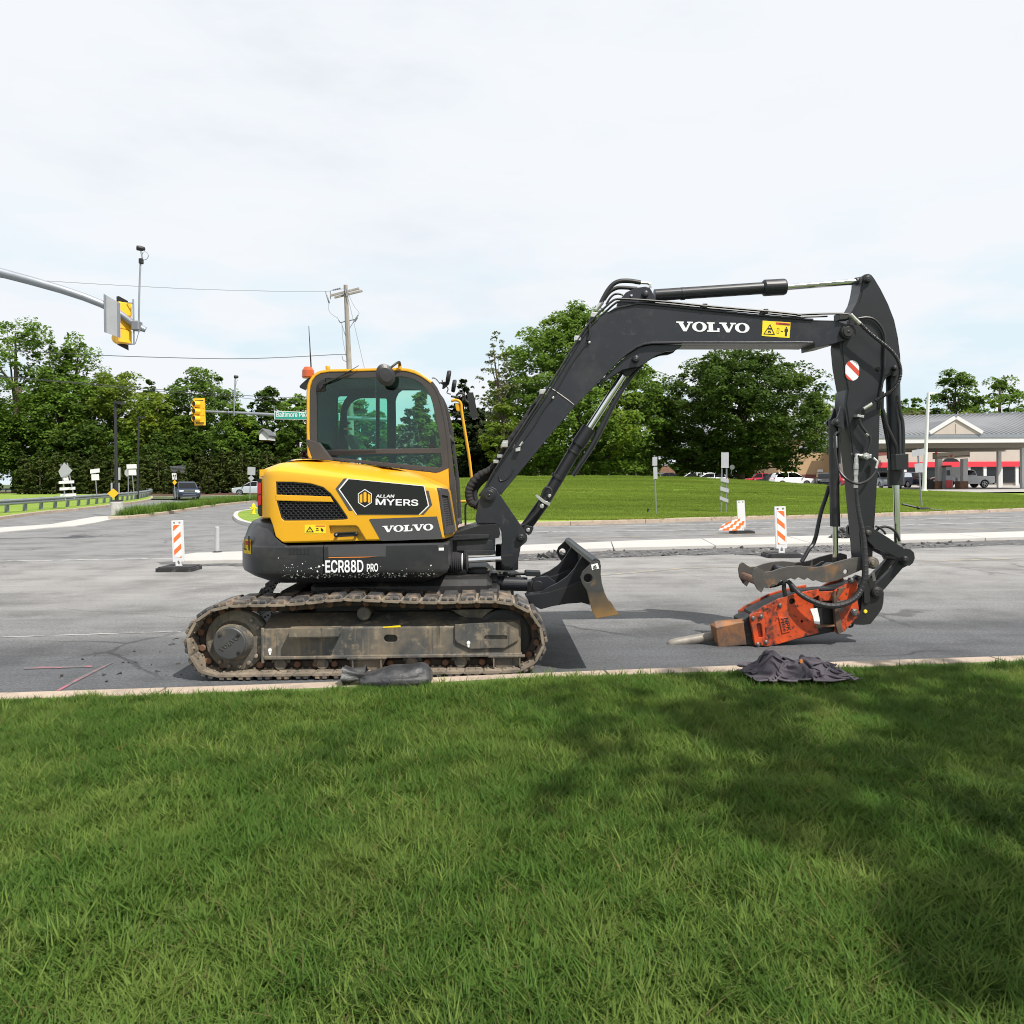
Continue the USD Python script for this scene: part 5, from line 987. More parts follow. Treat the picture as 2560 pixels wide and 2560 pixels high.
# arm
AN, AF = 1.07, 1.29
arm_pts = F8((815, 150), (825, 122), (848, 106), (880, 102), (906, 115), (932, 150), (980, 230), (1040, 350), (1090, 480), (1120, 620), (1138, 760), (1142, 850), (1130, 905), (1060, 930), (1025, 950), (1005, 985), (985, 1060)) + Z6((652, 160), (640, 600), (615, 1000), (600, 1260), (585, 1490), (578, 1600), (452, 1605), (432, 1350), (405, 1080), (378, 800), (348, 560), (326, 380), (300, 190), (278, 40)) + F8((690, 1045), (655, 850), (640, 690), (655, 600), (690, 520), (720, 440), (750, 385), (780, 330), (800, 260), (812, 190))
AP = poly(arm_pts, AN)
ar = X('arm', cat([slabv(AP.buffer(-.008), AN + .008, AF - .008), slabv(AP.buffer(-.03), AN, AF)]), 'black_paint', smooth=20)
ARP = AN
pin(*F8((875, 151))[0], 9.5, AN, ar, 'black_paint', .1)
st_ = LineString([M(*F8((742, 865))[0], AN), M(*F8((742, 915))[0], AN)]).buffer(17.6 * px_m(AN), 16)
X('striped_badge', slabv(st_, AN - .002, AN - .0004), 'white_letter', parent=ar)
for o in (-.062, .018):
    b0 = M(*F8((742, 890))[0], AN); band = LineString([(b0[0] - .2 + o, b0[1] + .2 + o), (b0[0] + .2 + o, b0[1] - .2 + o)]).buffer(.021)
    q = st_.intersection(band);
    if q.area > 1e-5: X('badge_stripe', slabv(q, AN - .0032, AN - .0021), 'warning_red', parent=ar)
X('arm_boss', disc(*F8((960, 876))[0], 6, AN - .02, AN + .03, 12), 'dark_steel', parent=ar)
X('cylinder_lug', cat([plate(F8((1060, 860), (1100, 845), (1140, 850), (1135, 900), (1110, 930), (1070, 935)), AN - .0, AN + .03)]), 'black_paint', parent=ar)
pin(*F8((1092, 868))[0], 6.5, AN, ar, 'dark_steel')
# bucket cylinder
kc = X('bucket_cylinder', tube([M3(*F8((1068, 890))[0], CV), M3(*F8((1088, 1700))[0], CV)], 16.5 * px_m(CV), 24), 'black_paint')
X('cylinder_gland', tube([M3(*F8((1090, 1690))[0], CV), M3(*F8((1093, 1812))[0], CV)], 19.5 * px_m(CV), 24), 'black_paint', parent=kc)
X('sensor_box', plate(F8((1090, 1562), (1195, 1560), (1196, 1688), (1098, 1690)), CV - .16, CV - .08), 'black_paint', parent=kc)
X('cylinder_rod', tube([M3(*F8((1093, 1800))[0], CV), M3(*Z6((818, 1440))[0], CV)], 8 * px_m(CV), 20), 'chrome', parent=kc)
X('hose', pipe(F8((1110, 1090), (1130, 1230), (1150, 1330), (1155, 1570)), CV - .1, .017), 'hose', parent=kc)
X('hose', pipe(F8((985, 1060), (985, 1230), (1000, 1330), (1030, 1500), (1035, 1600)), CV - .02, .015), 'hose', parent=kc)
X('hose', pipe(F8((985, 1200), (1020, 1330), (1060, 1420), (1100, 1510), (1105, 1560)), CV - .06, .019), 'hose', parent=kc)
# thumb cylinder
tc_ = X('thumb_cylinder', tube([M3(*Z6((172, 200))[0], CV), M3(*Z6((192, 1272))[0], CV)], [11.5 * px_m(CV), 12 * px_m(CV)], 22), 'black_paint')
X('cylinder_rod', tube([M3(*Z6((192, 1270))[0], CV), M3(*Z6((197, 1590))[0], CV)], 6.6 * px_m(CV), 18), 'chrome', parent=tc_)
X('rod_eye', tube([M3(*Z6((197, 1580))[0], CV), M3(*Z6((199, 1680))[0], CV)], 7.6 * px_m(CV), 16), 'dark_steel', parent=tc_)
tl_ = Z6((170, 215), (185, 190), (215, 175), (240, 110), (250, 60), (268, 90), (275, 140), (282, 220), (290, 318), (240, 272), (200, 262), (178, 245))
X('thumb_lug', cat([plate(tl_, CV - .085, CV - .06), slabv(poly(tl_, CV - .085), CV + .06, CV + .085)]), 'grey_paint', parent=tc_)
pin(*Z6((215, 222))[0], 7, CV - .085, tc_, 'dark_steel')
X('hose', pipe(Z6((235, 640), (232, 360), (215, 330), (195, 345), (192, 400), (200, 560), (230, 700), (300, 790), (380, 835), (450, 838), (530, 800), (590, 730), (612, 660), (605, 610), (580, 590)), [CV - .05, CV - .05, CV - .08, CV - .09, CV - .1, CV - .12, CV - .14, AN - .08, AN - .08, AN - .08, AN - .08, AN - .07, AN - .06, AN - .05, AN - .04], .013, 10, 90), 'hose', parent=tc_)
X('fitting', cat([tube([M3(*Z6((195, 365))[0], CV - .09), M3(*Z6((197, 480))[0], CV - .1)], .017, 10), tube([M3(*Z6((604, 690))[0], AN - .07), M3(*Z6((618, 620))[0], AN - .06), M3(*Z6((575, 585))[0], AN - .05)], .014, 10)]), 'fitting', parent=tc_)
X('hose', pipe(Z6((135, 860), (100, 980), (50, 1130), (0, 1370)), [CV + .05, CV + .1, CV + .12, CV + .12], .020), 'hose', parent=tc_)
X('hose', pipe(Z6((0, 1370), (-30, 1450), (-70, 1500)) + Z1((1065, 130),), [CV + .12, CV + .12, CV + .1, CV + .08], .020), 'hose', parent=tc_)
# valve and pipes on the arm
vb = X('valve', cat([disc(*Z6((512, 565))[0], 9, AN - .09, AN - .0, 8), plate(Z6((455, 545), (560, 545), (556, 585), (460, 580)), AN - .07, AN - .02), disc(*Z6((520, 572))[0], 4.5, AN - .11, AN - .06, 8)]), 'fitting')
X('coupling', cat([tube([M3(*Z6((x, y))[0], AN - .06) for x, y in ((460, 560), (410, 552), (404, 600))], .016, 10)] + [tube([M3(*Z6((404 - k * .6, y0))[0], AN - .06), M3(*Z6((403 - k * .6, y1))[0], AN - .06)], r, 8) for k, (y0, y1, r) in enumerate(((580, 640, .020), (640, 700, .023), (705, 760, .021), (760, 800, .017), (800, 885, .021)))]), 'fitting', parent=vb)
X('pipe', cat([pipe(Z6((440, 170), (440, 210), (455, 260), (500, 320), (540, 370), (548, 420), (535, 480), (520, 520)), AN - .06, .014)]), 'hose', parent=vb)
X('fitting', cat([tube([M3(*Z6((478, 90))[0], AN - .07), M3(*Z6((560, 40))[0], AN - .08)], .018, 8), tube([M3(*Z6((498, 340))[0], AN - .06), M3(*Z6((525, 358))[0], AN - .06)], .0155, 8), plate(Z6((420, 145), (485, 155), (482, 178), (415, 168)), AN - .08, AN - .0)]), 'fitting', parent=vb)
X('elbow', cat([tube([M3(*Z6((478, 95))[0], AN - .07), M3(*Z6((478, 140))[0], AN - .06)], .022, 8)]), 'dark_steel', parent=vb)
lh = F8((760, 475), (800, 505), (870, 575), (960, 650), (1040, 715), (1095, 780), (1125, 850), (1130, 920), (1105, 1000), (1050, 1060), (990, 1095), (930, 1135)); tt = np.linspace(0, 1, 170)
lp = np.array([M3(*q, d) for q, d in zip(lh, np.linspace(BN - .05, AN - .09, len(lh)))]); from scipy.interpolate import CubicSpline
lq = CubicSpline(np.arange(len(lp)), lp)(np.linspace(0, len(lp) - 1, 340))
X('hose', tube(lq, .0165 + .0028 * np.sin(np.arange(340) * 2 * np.pi / 4.6), 10), 'hose', parent=vb)
X('fitting', tube([M3(*F8((728, 440))[0], BN - .05), M3(*F8((765, 478))[0], BN - .05), M3(*F8((805, 515))[0], BN - .05)], .020, 8), 'fitting', parent=bm)
X('hose', pipe(F8((790, 470), (860, 462), (920, 480), (975, 540), (1005, 620), (1005, 720), (1000, 900), (975, 1060), (968, 1200)), AN - .02, .011, 8, 70), 'hose', parent=ar)
wh = Z6((403, 890), (405, 940), (412, 1020), (430, 1150), (460, 1290), (480, 1400), (492, 1560), (495, 1700), (488, 1800)) + Z1((1500, 330), (1470, 380), (1420, 420), (1340, 448), (1250, 450), (1150, 420), (1060, 370), (1010, 320), (965, 275))
wq = np.array([M3(*q, d) for q, d in zip(wh, [AN - .06] * 3 + [AN - .07, AN - .08, AN - .09, AN - .11, AN - .13, AN - .14, .93, .92, .91, .9, .9, .92, .95, 1.0, 1.05])])
wq = CubicSpline(np.arange(len(wq)), wq)(np.linspace(0, len(wq) - 1, 300)); wr = np.interp(np.linspace(0, 1, 300), [0, .1, .4, .55, 1], [.017, .019, .029, .030, .022])
X('breaker_hose', tube(wq, wr * (1 + .06 * (np.arange(300) % 7 == 0)), 12), 'hose', parent=vb)
# bell crank and links
ul = Z6((478, 1300), (490, 1280), (515, 1270), (545, 1275), (580, 1295), (720, 1380), (880, 1492), (950, 1500), (985, 1535), (995, 1590), (975, 1640), (940, 1668), (885, 1662), (850, 1600), (740, 1545), (590, 1485), (520, 1415), (482, 1365))
lk = X('bucket_link', plate(ul, AN - .07, AN - .03), 'black_paint'); X('link_plate', slabv(poly(ul, AN - .07), AF + .03, AF + .07), 'black_paint', parent=lk)
ll = Z6((850, 1600), (900, 1560), (955, 1590), (950, 1650), (870, 1692), (695, 1895), (650, 1932), (580, 1910), (600, 1860), (770, 1690))
X('link', cat([plate(ll, AN - .02, AN + .03), slabv(poly(ll, AN - .02), AF - .03, AF + .02)]), 'black_paint', parent=lk)
pin(*Z6((530, 1340))[0], 8.5, AN - .07, lk, 'dark_steel', .3); pin(*Z6((905, 1605))[0], 8.5, AN - .07, lk, 'dark_steel', .3)
X('hose', cat([pipe(Z6((600, 1270), (640, 1285), (680, 1320), (700, 1350)), AN - .02, .010), pipe(Z6((610, 1310), (650, 1280), (710, 1275), (770, 1300), (815, 1350), (840, 1420)), AN - .0, .012)]), 'hose', parent=lk)
X('pin_collar', cat([disc(*Z6((577, 1640))[0], 15.5, AN - .06, AF + .06, 30), disc(*Z6((577, 1640))[0], 11.5, AN - .075, AN - .05, 26), disc(*Z6((577, 1640))[0], 6, AN - .09, AN - .05, 12)]), 'muddy_steel', parent=ar)
# thumb
th = Z1((738, 170), (748, 172), (768, 188), (800, 206), (850, 201), (900, 182), (960, 168), (1010, 162), (1060, 160), (1100, 164), (1150, 170), (1200, 168), (1250, 158), (1330, 130), (1420, 106), (1500, 97), (1545, 110), (1550, 175), (1500, 192), (1420, 226), (1330, 265), (1260, 281), (1215, 282), (1170, 264), (1150, 271), (1112, 245), (1086, 263), (1042, 243), (1016, 262), (985, 250), (940, 270), (915, 265), (882, 301), (852, 290), (822, 326), (792, 319), (772, 356), (742, 330), (716, 282), (708, 222), (720, 184))
THp = poly(th, .985, [Z1(*ring(1388, 203, 17))]); tm = X('thumb', cat([slabv(THp, .985, 1.01), slabv(THp, 1.40, 1.425)]), 'thumb_steel')
a1 = M(*Z1((722, 282))[0], .985); X('cross_tube', lathe([(.038, 1.0), (.038, 1.41)], 18, 'y', (a1[0] + .03, 0, a1[1] + .01)), 'rust', parent=tm)
a2 = M(*Z1((990, 200))[0], .985); X('cross_tube', lathe([(.03, 1.0), (.03, 1.41)], 16, 'y', (a2[0], 0, a2[1] - .01)), 'black_paint', parent=tm)
X('rib', cat([plate(Z1((1150, 165), (1200, 160), (1230, 125), (1215, 128), (1180, 150)), 1.12, 1.14), plate(Z1((1240, 165), (1280, 140), (1330, 140), (1330, 200), (1240, 200)), 1.14, 1.24)]), 'black_paint', parent=tm)
# breaker
CB = 1.18
br = X('breaker', cat([plate(Z1((700, 500), (900, 400), (1100, 345), (1310, 330), (1460, 280), (1490, 400), (1500, 520), (1370, 630), (1310, 640), (840, 735), (720, 730), (700, 560)), 1.07, 1.29)]), 'dark_steel', label='orange hydraulic breaker')
sd = Z1((690, 520), (720, 495), (900, 403), (1000, 372), (1100, 348), (1190, 330), (1200, 372), (1140, 400), (1180, 590), (1190, 650), (1040, 690), (840, 748), (722, 742), (690, 560))
sdh = [Z1(*ring(997, 420, 23)), Z1(*ring(1068, 566, 10))]
X('side_plate', plate(sd, 1.02, 1.05, sdh), 'orange_paint', parent=br); X('side_plate', slabv(poly(sd, 1.02), 1.31, 1.34), 'orange_paint', parent=br)
rp = Z1((1310, 345), (1330, 330), (1400, 290), (1462, 262), (1478, 290), (1472, 400), (1492, 520), (1420, 590), (1380, 640), (1330, 655), (1312, 640), (1340, 500))
X('rear_plate', plate(rp, 1.02, 1.055), 'orange_paint', parent=br); X('rear_plate', slabv(poly(rp, 1.02), 1.305, 1.34), 'orange_paint', parent=br)
X('rear_rib', cat([plate(Z1((1298, 380), (1312, 345), (1342, 500), (1370, 640), (1335, 660), (1318, 600)), .985, 1.03), plate(Z1((1170, 598), (1310, 592), (1312, 606), (1170, 612)), .99, 1.03), plate(Z1((1340, 330), (1395, 312), (1330, 400), (1318, 390)), .99, 1.03)]), 'rusty_block', parent=br)
X('cradle_bar', cat([plate(Z1((1190, 350), (1300, 345), (1310, 410), (1200, 420)), 1.03, 1.33), plate(Z1((610, 490), (680, 445), (830, 378), (1000, 330), (1010, 345), (850, 400), (700, 490), (690, 520), (612, 520)), 1.36, 1.40)]), 'orange_paint', parent=br)
X('front_strap', plate(Z1((692, 560), (690, 530), (720, 505), (790, 498), (798, 640), (840, 740), (815, 748), (725, 742), (716, 680)), .99, 1.021, [Z1((735, 590), (742, 580), (765, 580), (772, 590), (784, 672), (778, 685), (756, 685), (748, 676))]), 'orange_paint', parent=br)
X('strap_slot', plate(Z1((732, 586), (742, 576), (767, 576), (776, 588), (788, 674), (780, 689), (754, 689), (744, 678)), 1.0215, 1.024), 'orange_paint', parent=br)
for q, r, v in (((712, 545), 6, .97), ((772, 533), 6, .97), ((748, 737), 6, .97), ((808, 720), 6, .97), ((910, 452), 6.5, 1.0), ((1438, 270), 8, .99), ((1455, 500), 9.5, .98)):
    X('bolt', cat([disc(*Z1(q)[0], r, v + .01, v + .06, 6), disc(*Z1(q)[0], r * .55, v - .004, v + .02, 10)]), 'steel_worn', parent=br)
head = trimesh.convex.convex_hull(np.array([[*M(*q, va)[[0]], va, M(*q, va)[1]] for q, va in [(p, 1.03) for p in Z1((440, 615), (640, 572), (662, 737), (456, 756))] + [(p, 1.08) for p in Z1((398, 592), (430, 562), (640, 545), (400, 600), (440, 760))] + [(p, 1.30) for p in Z1((398, 590), (430, 566), (640, 548), (410, 690), (640, 690))] + [(p, 1.34) for p in Z1((445, 615), (640, 572), (456, 730), (655, 715))]]))
X('front_head', head, 'rusty_block', parent=br)
X('head_collar', plate(Z1((630, 560), (700, 520), (735, 742), (655, 738)), 1.05, 1.31), 'dark_steel', parent=br)
c0, c1 = M3(*Z1((430, 672))[0], CB), M3(*Z1((78, 736))[0], CB); dd = (c1 - c0) / np.linalg.norm(c1 - c0); cl = np.linalg.norm(c1 - c0); R_ = 12 * px_m(CB)
ts = np.r_[0, .3, .6, np.linspace(.75, 1, 9)]; X('chisel', tube([c0 + dd * cl * t for t in ts], R_ * np.array([1, 1, 1, 1, 1, .99, .97, .93, .87, .77, .60, .20]), 24), 'chisel', parent=br)
for nm, pl_, m_ in (('name_plate', ((898, 535), (958, 535), (985, 640), (925, 655)), 'orange_paint'),): X(nm, plate(Z1(*pl_), 1.012, 1.0205), m_, parent=br)
place_text('NPK', Z1((938, 542))[0], Z1((962, 636))[0], Z1((966, 538))[0], 1.0195 if False else 1.0120, .002, 'black_letter', br)
place_text('PH06', Z1((912, 548))[0], Z1((935, 640))[0], Z1((932, 545))[0], 1.0120, .002, 'black_letter', br)
X('sticker', plate(Z1((1128, 475), (1180, 468), (1200, 560), (1198, 590), (1160, 580), (1150, 530)), 1.017, 1.0195), 'sticker_white', parent=br)
X('sticker', plate(Z1((1325, 420), (1372, 410), (1380, 490), (1345, 495)), .9815, .9845), 'steel_worn', parent=br)
ad = Z1((1490, 300), (1520, 285), (1560, 250), (1595, 262), (1610, 300), (1660, 330), (1668, 360), (1665, 420), (1655, 470), (1630, 510), (1570, 585), (1520, 592), (1465, 590), (1430, 585), (1480, 510), (1500, 480), (1512, 400))
qc = X('coupler', cat([plate(ad, AN - .03, AN + .02), slabv(poly(ad, AN - .03), AF - .02, AF + .03), plate(Z1((1500, 300), (1560, 260), (1600, 300), (1640, 420), (1560, 560), (1460, 575), (1490, 480)), AN + .02, AF - .02)]), 'dark_steel')
pin(*Z1((1622, 356))[0], 14, AN - .03, qc, 'dark_steel', .2); X('grease_cap', disc(*Z1((1535, 495))[0], 4.8, AN - .04, AN - .02, 12), 'warning_yellow', parent=qc)
X('sticker', plate(Z1((1577, 212), (1600, 210), (1612, 270), (1588, 274)), AN - .074, AN - .072), 'steel_worn', parent=qc)
X('cast_plate', plate(Z1((1520, 300), (1560, 285), (1568, 420), (1545, 440), (1525, 430)), AN - .045, AN - .03), 'dark_steel', parent=qc)
X('shackle', pipe(Z1((1395, 585), (1410, 605), (1435, 600), (1440, 580)), AN, .011), 'dark_steel', parent=qc)
X('hose', pipe(Z1((935, 290), (938, 340), (948, 385)), 1.05, .02), 'hose', parent=br); X('hose', pipe(Z1((965, 270), (985, 300), (1000, 350)), 1.12, .02), 'hose', parent=br); X('hose', pipe(Z1((830, 310), (880, 300), (930, 280), (960, 272)), 1.15, .018), 'hose', parent=br)
# pipes and hoses along the boom
tp = Z5((262, 1640), (385, 1450), (540, 1210), (700, 965), (850, 725), (1000, 485), (1090, 375), (1180, 290), (1232, 245), (1275, 226)) + E7((560, 316), (840, 335), (1160, 368), (1660, 412), (1932, 440)) + F8((300, 440), (520, 432), (650, 432), (725, 440))
ln_ = X('pipe_run', pipe(tp, BN - .012, .0105, 8, 90), 'hose')
tp2 = [(x + 7, y + 6) for x, y in tp[:-2]]
X('pipe', pipe(tp2, BN + .10, .0105, 8, 90), 'hose', parent=ln_)
X('pipe', pipe(Z5((1040, 440), (700, 965), (395, 1480)), BN + .004, .006, 6, 20), 'hose', parent=ln_)
for q in (Z5((1085, 360))[0], Z5((655, 1000))[0], Z5((340, 1440))[0], Z5((945, 555))[0]): X('pipe_clamp', cat([cbox(-.035, .035, -.03, .03, -.03, .03, .008)]) and moved(cbox(-.03, .03, -.03, .03, -.025, .025, .006), M3(*q, BN + .01)), 'fitting', parent=ln_)
for q in (E7((1165, 370))[0], E7((1655, 413))[0]): X('pipe_clamp', moved(cbox(-.022, .022, -.02, .12, -.02, .02, .005), M3(*q, BN)), 'dark_steel', parent=ln_)
X('hose', pipe(Z5((1140, 260), (1165, 210), (1200, 150), (1245, 100), (1300, 76), (1380, 74), (1470, 88)), [BN + .1] * 7, .022, 12, 50), 'hose', parent=ln_)
X('hose', pipe(Z5((1165, 230), (1200, 180), (1240, 148), (1300, 130), (1440, 138)), [BN + .2] * 5, .019, 12, 40), 'hose', parent=ln_)
X('hose', pipe(Z5((1185, 270), (1215, 220), (1250, 188), (1290, 182), (1325, 192)), BN + .03, .010, 8, 30), 'hose', parent=ln_)
X('fitting', cat([tube([M3(*Z5((1150, 252))[0], BN + .1), M3(*Z5((1098, 318))[0], BN + .1)], .022, 10), tube([M3(*Z5((1462, 88))[0], BN + .1), M3(*Z5((1520, 90))[0], BN + .1), M3(*Z5((1548, 100))[0], BN + .1), M3(*Z5((1552, 128))[0], BN + .1)], .015, 8)]), 'fitting', parent=ln_)
X('hose', pipe(Z5((1085, 350), (1050, 400), (1045, 460), (1045, 530), (1030, 570)), BN - .005, .011, 8, 40), 'hose', parent=ln_)
X('hose', pipe(Z5((1035, 580), (900, 760), (745, 1030), (660, 1150), (590, 1270), (520, 1370), (470, 1440)), [BN + .008] * 7, .008, 8, 60), 'hose', parent=ln_)
for q in (Z5((1045, 585))[0], Z5((742, 1046))[0]): X('clip', disc(*q, 3.6, BN - .01, BN + .02, 8), 'fitting', parent=ln_)
X('fitting', cat([tube([M3(*Z5((490, 1415))[0], BN - .01), M3(*Z5((465, 1450))[0], BN - .01)], .013, 8), plate(Z5((430, 1470), (470, 1455), (468, 1490), (430, 1495)), BN - .03, BN + .02)]), 'fitting', parent=ln_)
bh = Z5((640, 1030), (560, 1140), (480, 1260), (380, 1400), (300, 1530), (220, 1640), (130, 1690), (60, 1770), (38, 1850), (60, 1920)) + A3((1750, 1440), (1768, 1480))
bq = CubicSpline(np.arange(len(bh)), np.array([M3(*q, BN + .12) for q in bh]))(np.linspace(0, len(bh) - 1, 200))
X('hose_bundle', tube(bq, np.interp(np.linspace(0, 1, 200), [0, .4, .6, 1], [.02, .028, .036, .034]) * (1 + .06 * np.sin(np.arange(200) * .9)), 12), 'cloth_black', parent=ln_)
bh2 = Z5((330, 1560), (210, 1690), (150, 1740), (100, 1800), (85, 1860), (105, 1915)) + A3((1790, 1420), (1790, 1470))
X('hose_bundle', pipe(bh2, BN + .2, .032, 10, 60), 'cloth_black', parent=ln_)
for x, y in Z5((345, 1420), (330, 1452), (300, 1535), (268, 1580)): X('fitting', moved(cbox(-.028, .028, -.03, .03, -.018, .018, .005), M3(x, y, BN + .08)), 'fitting', parent=ln_)
X('hose', pipe(Z5((125, 1865), (175, 1800), (205, 1740), (260, 1640)), BN - .01, .011), 'hose', parent=ln_)
# ------------------------------------------------------------------ trees
mat('bark', (.10, .075, .055), .9, vary=(3, .4), bump=(12, .7, .03))
mat('bark_pale', (.26, .235, .205), .85, vary=(3, .3))
leaf('leaf_maple', (.125, .225, .034), .5, .42, (.5, .45))
leaf('leaf_pear', (.24, .40, .060), .42, .48, (.3, .35))
leaf('leaf_fresh', (.24, .40, .045), .45, .42, (.45, .4))
leaf('leaf_mid', (.20, .345, .055), .45, .47, (.3, .45))
leaf('leaf_yellow', (.29, .42, .055), .45, .45, (.3, .35))
leaf('leaf_pale', (.30, .34, .14), .45, .45, (.4, .3))
leaf('leaf_wood', (.25, .43, .060), .42, .48, (.22, .55))
leaf('needle_dark', (.045, .075, .024), .5, .15, (.5, .3))
leaf('needle_cedar', (.13, .18, .038), .5, .12, (.4, .35), (.15, .185, .035))
leaf('needle_blue', (.16, .22, .185), .45, .12, (.6, .25))
leaf('leaf_purple', (.06, .018, .022), .4, .3)
leaf('leaf_tall_grass', (.19, .34, .045), .45, .4, (1.2, .35), (.26, .33, .05))

def leaves(pos, size, rg, up=.5, asp=1.7, out=None):
    """rhombic leaves at the points, facing loosely upward and outward"""
    n = len(pos); nr = rg.normal(0, 1, (n, 3)); nr[:, 2] = np.abs(nr[:, 2]) + up
    if out is not None: nr += out * 1.0
    nr /= np.linalg.norm(nr, axis=1, keepdims=True); a = rg.normal(0, 1, (n, 3)); a -= nr * (a * nr).sum(1)[:, None]; a /= np.linalg.norm(a, axis=1, keepdims=True); b = np.cross(nr, a)
    s = (size * (.6 + .8 * rg.random(n)))[:, None]; a, b = a * s * asp / 2, b * s / 2
    v = np.stack([pos - a, pos - b * .9 + a * .1, pos + a, pos + b * .9 + a * .1], 1).reshape(-1, 3); i = np.arange(n)[:, None] * 4
    return v, np.vstack([i + [0, 1, 2], i + [0, 2, 3]])
def crown(h0, h1, w, n, size, seed, shape='round', clumps=90, depth=None, loose=.11, inner=.25, lean=0, up=.72):
    """foliage gathered in clumps through the crown's volume; shape gives the outline's radius against height"""
    rg = np.random.default_rng(seed); depth = depth or w; H = h1 - h0
    prof = {'round': lambda t: np.sqrt(np.clip(1 - (2 * t - .92) ** 2 / 1.12, 0, 1)), 'egg': lambda t: np.sin(np.pi * np.clip(t, 0, 1) ** .62) ** .75, 'cone': lambda t: (1 - t) ** .85 * np.minimum(1, t * 14 + .35),
            'pear': lambda t: np.clip(np.where(t < .22, .80 + .2 * t / .22, (1 - ((t - .22) / .78) ** 2.1) ** .75), .02, 1), 'column': lambda t: np.clip(np.minimum(1, .75 + t * 1.2) * (1 - np.clip((t - .35) / .65, 0, 1) ** 1.7), .03, 1)}[shape]
    bump = rg.normal(0, 1, (7, 4)); out = []
    t = rg.random(clumps * 3); r = prof(t); keep = rg.random(len(t)) < r / max(r.max(), 1e-6); t, r = t[keep][:clumps], r[keep][:clumps]
    az = rg.random(len(t)) * 2 * np.pi; rad = r * np.where(rg.random(len(t)) < inner, rg.random(len(t)) ** .5 * .7, .80 + .24 * rg.random(len(t)))
    wob = 1 + .10 * sum(np.sin((k + 1) * az + 5 * t + b[0]) * b[1] * .5 for k, b in enumerate(bump[:4]))
    c = np.c_[w / 2 * rad * wob * np.cos(az) + lean * t, depth / 2 * rad * wob * np.sin(az), h0 + H * t]
    per = max(4, n // max(1, len(c))); cs = loose * 1.0 * w * (.35 + .95 * rg.random(len(c)))
    d = rg.normal(0, 1, (len(c), per, 3)); d /= np.linalg.norm(d, axis=2, keepdims=True); q = .55 + .5 * rg.random((len(c), per, 1)) ** .6; d[..., 2] = np.where(rg.random((len(c), per)) < up, np.abs(d[..., 2]), d[..., 2])
    p = c[:, None, :] + d * q * (cs[:, None, None] * np.array([1, 1, .72])); od = np.c_[np.cos(az), np.sin(az), 0 * az] * .35
    return leaves(p.reshape(-1, 3), size, rg, .8, 1.6, np.repeat(od + [0, 0, .15], per, 0)), c
def trunk(h, r, cl, seed, n=9, fork=.35):
    rg = np.random.default_rng(seed); out = [tube([(0, 0, -.4), (.02, 0, h * .12), (rg.normal(0, .05) * h * .2, rg.normal(0, .02) * h, h * .55), (rg.normal(0, .02) * h, rg.normal(0, .02) * h, h * .92)], [r * 1.35, r, r * .62, r * .12], 8, 14)]
    if len(cl):
        for k in rg.choice(len(cl), min(n, len(cl)), replace=False):
            e = cl[k]; z0 = min(h * fork, e[2] * .7) + rg.random() * max(0, (e[2] * .75 - h * fork)); out.append(tube([(0, 0, z0), e * [.45, .45, 0] + [0, 0, z0 + (e[2] - z0) * .42], e], [r * .42, r * .25, r * .06], 5, 8))
    return cat(out)
def tree(name, label, px, ytop, wpx, Y, zbase, mat_, n=9000, size=.26, seed=1, shape='round', clear=.12, clumps=90, loose=.11, bark='bark', inner=.25, group=None, limbs=9, r=None, cat_='tree', leafy='crown', depth=None, fork=.35, lean=0, up=.72):
    top = at(px, ytop, Y); x = top[0]; h = top[2] - zbase; w = wpx * Y / FPX
    T = Thing(name, label, cat_, (x, Y, zbase), 0, group)
    c, cl = crown(h * clear, h, w, n, size, seed, shape, clumps, depth, loose, inner, lean, up)
    T.add('trunk', trunk(h, r or .022 * h + .05, cl, seed, limbs, fork), bark, smooth=True); T.add(leafy, c, mat_); return T
def P_(x, y): return 0
tree('maple_tree', 'broad dark green maple right of the boom, above the parked cars', 1850, 886, 410, 62, 1.2, 'leaf_maple', 72000, .18, 11, 'round', .08, 520, .075, inner=.45)
tree('pear_tree', 'tall mid green tree with a pointed top behind the boom', 1440, 772, 440, 64, 1.75, 'leaf_pear', 90000, .18, 12, 'pear', .02, 750, .062, inner=.45, up=.6)
tree('pear_tree', 'light green tree in sunlight between the boom cylinder and the maple', 1580, 930, 190, 70, 1.6, 'leaf_fresh', 22000, .18, 13, 'pear', .05, 110, .11)
tree('birch_tree', 'thin tree with sparse pale leaves standing right of the cab', 1243, 832, 120, 60, 1.8, 'leaf_pale', 4200, .13, 14, 'egg', .22, 130, .075, bark='bark', inner=.35, limbs=26, r=.15)
tree('birch_tree', 'pale airy shrubby tree low behind the boom foot', 1262, 1000, 120, 58, 1.85, 'leaf_yellow', 7000, .13, 15, 'egg', .05, 90, .12, limbs=12, r=.12)
tree('spruce_tree', 'narrow dark spruce tip rising beside the cab work lights', 1156, 935, 120, 86, 1.0, 'needle_dark', 9000, .32, 16, 'cone', .05, 150, .10)
tree('spruce_tree', 'dark conifer mass standing right behind the yellow handrail', 1188, 1010, 150, 74, 1.3, 'needle_dark', 11000, .30, 17, 'column', .02, 150, .12)
tree('spruce_tree', 'dark low conifer between the cab and the boom foot', 1240, 1075, 150, 68, 1.5, 'needle_dark', 9000, .28, 18, 'column', .01, 120, .12)
tree('blue_spruce', 'blue grey spruce seen through the front window of the cab', 1022, 1022, 96, 52, 1.2, 'needle_blue', 7000, .22, 19, 'cone', .03, 150, .09)
tree('spruce_tree', 'tall green conifer seen through the cab above the blue spruce', 1052, 970, 100, 64, 1.3, 'leaf_mid', 8000, .28, 20, 'cone', .04, 130, .12)
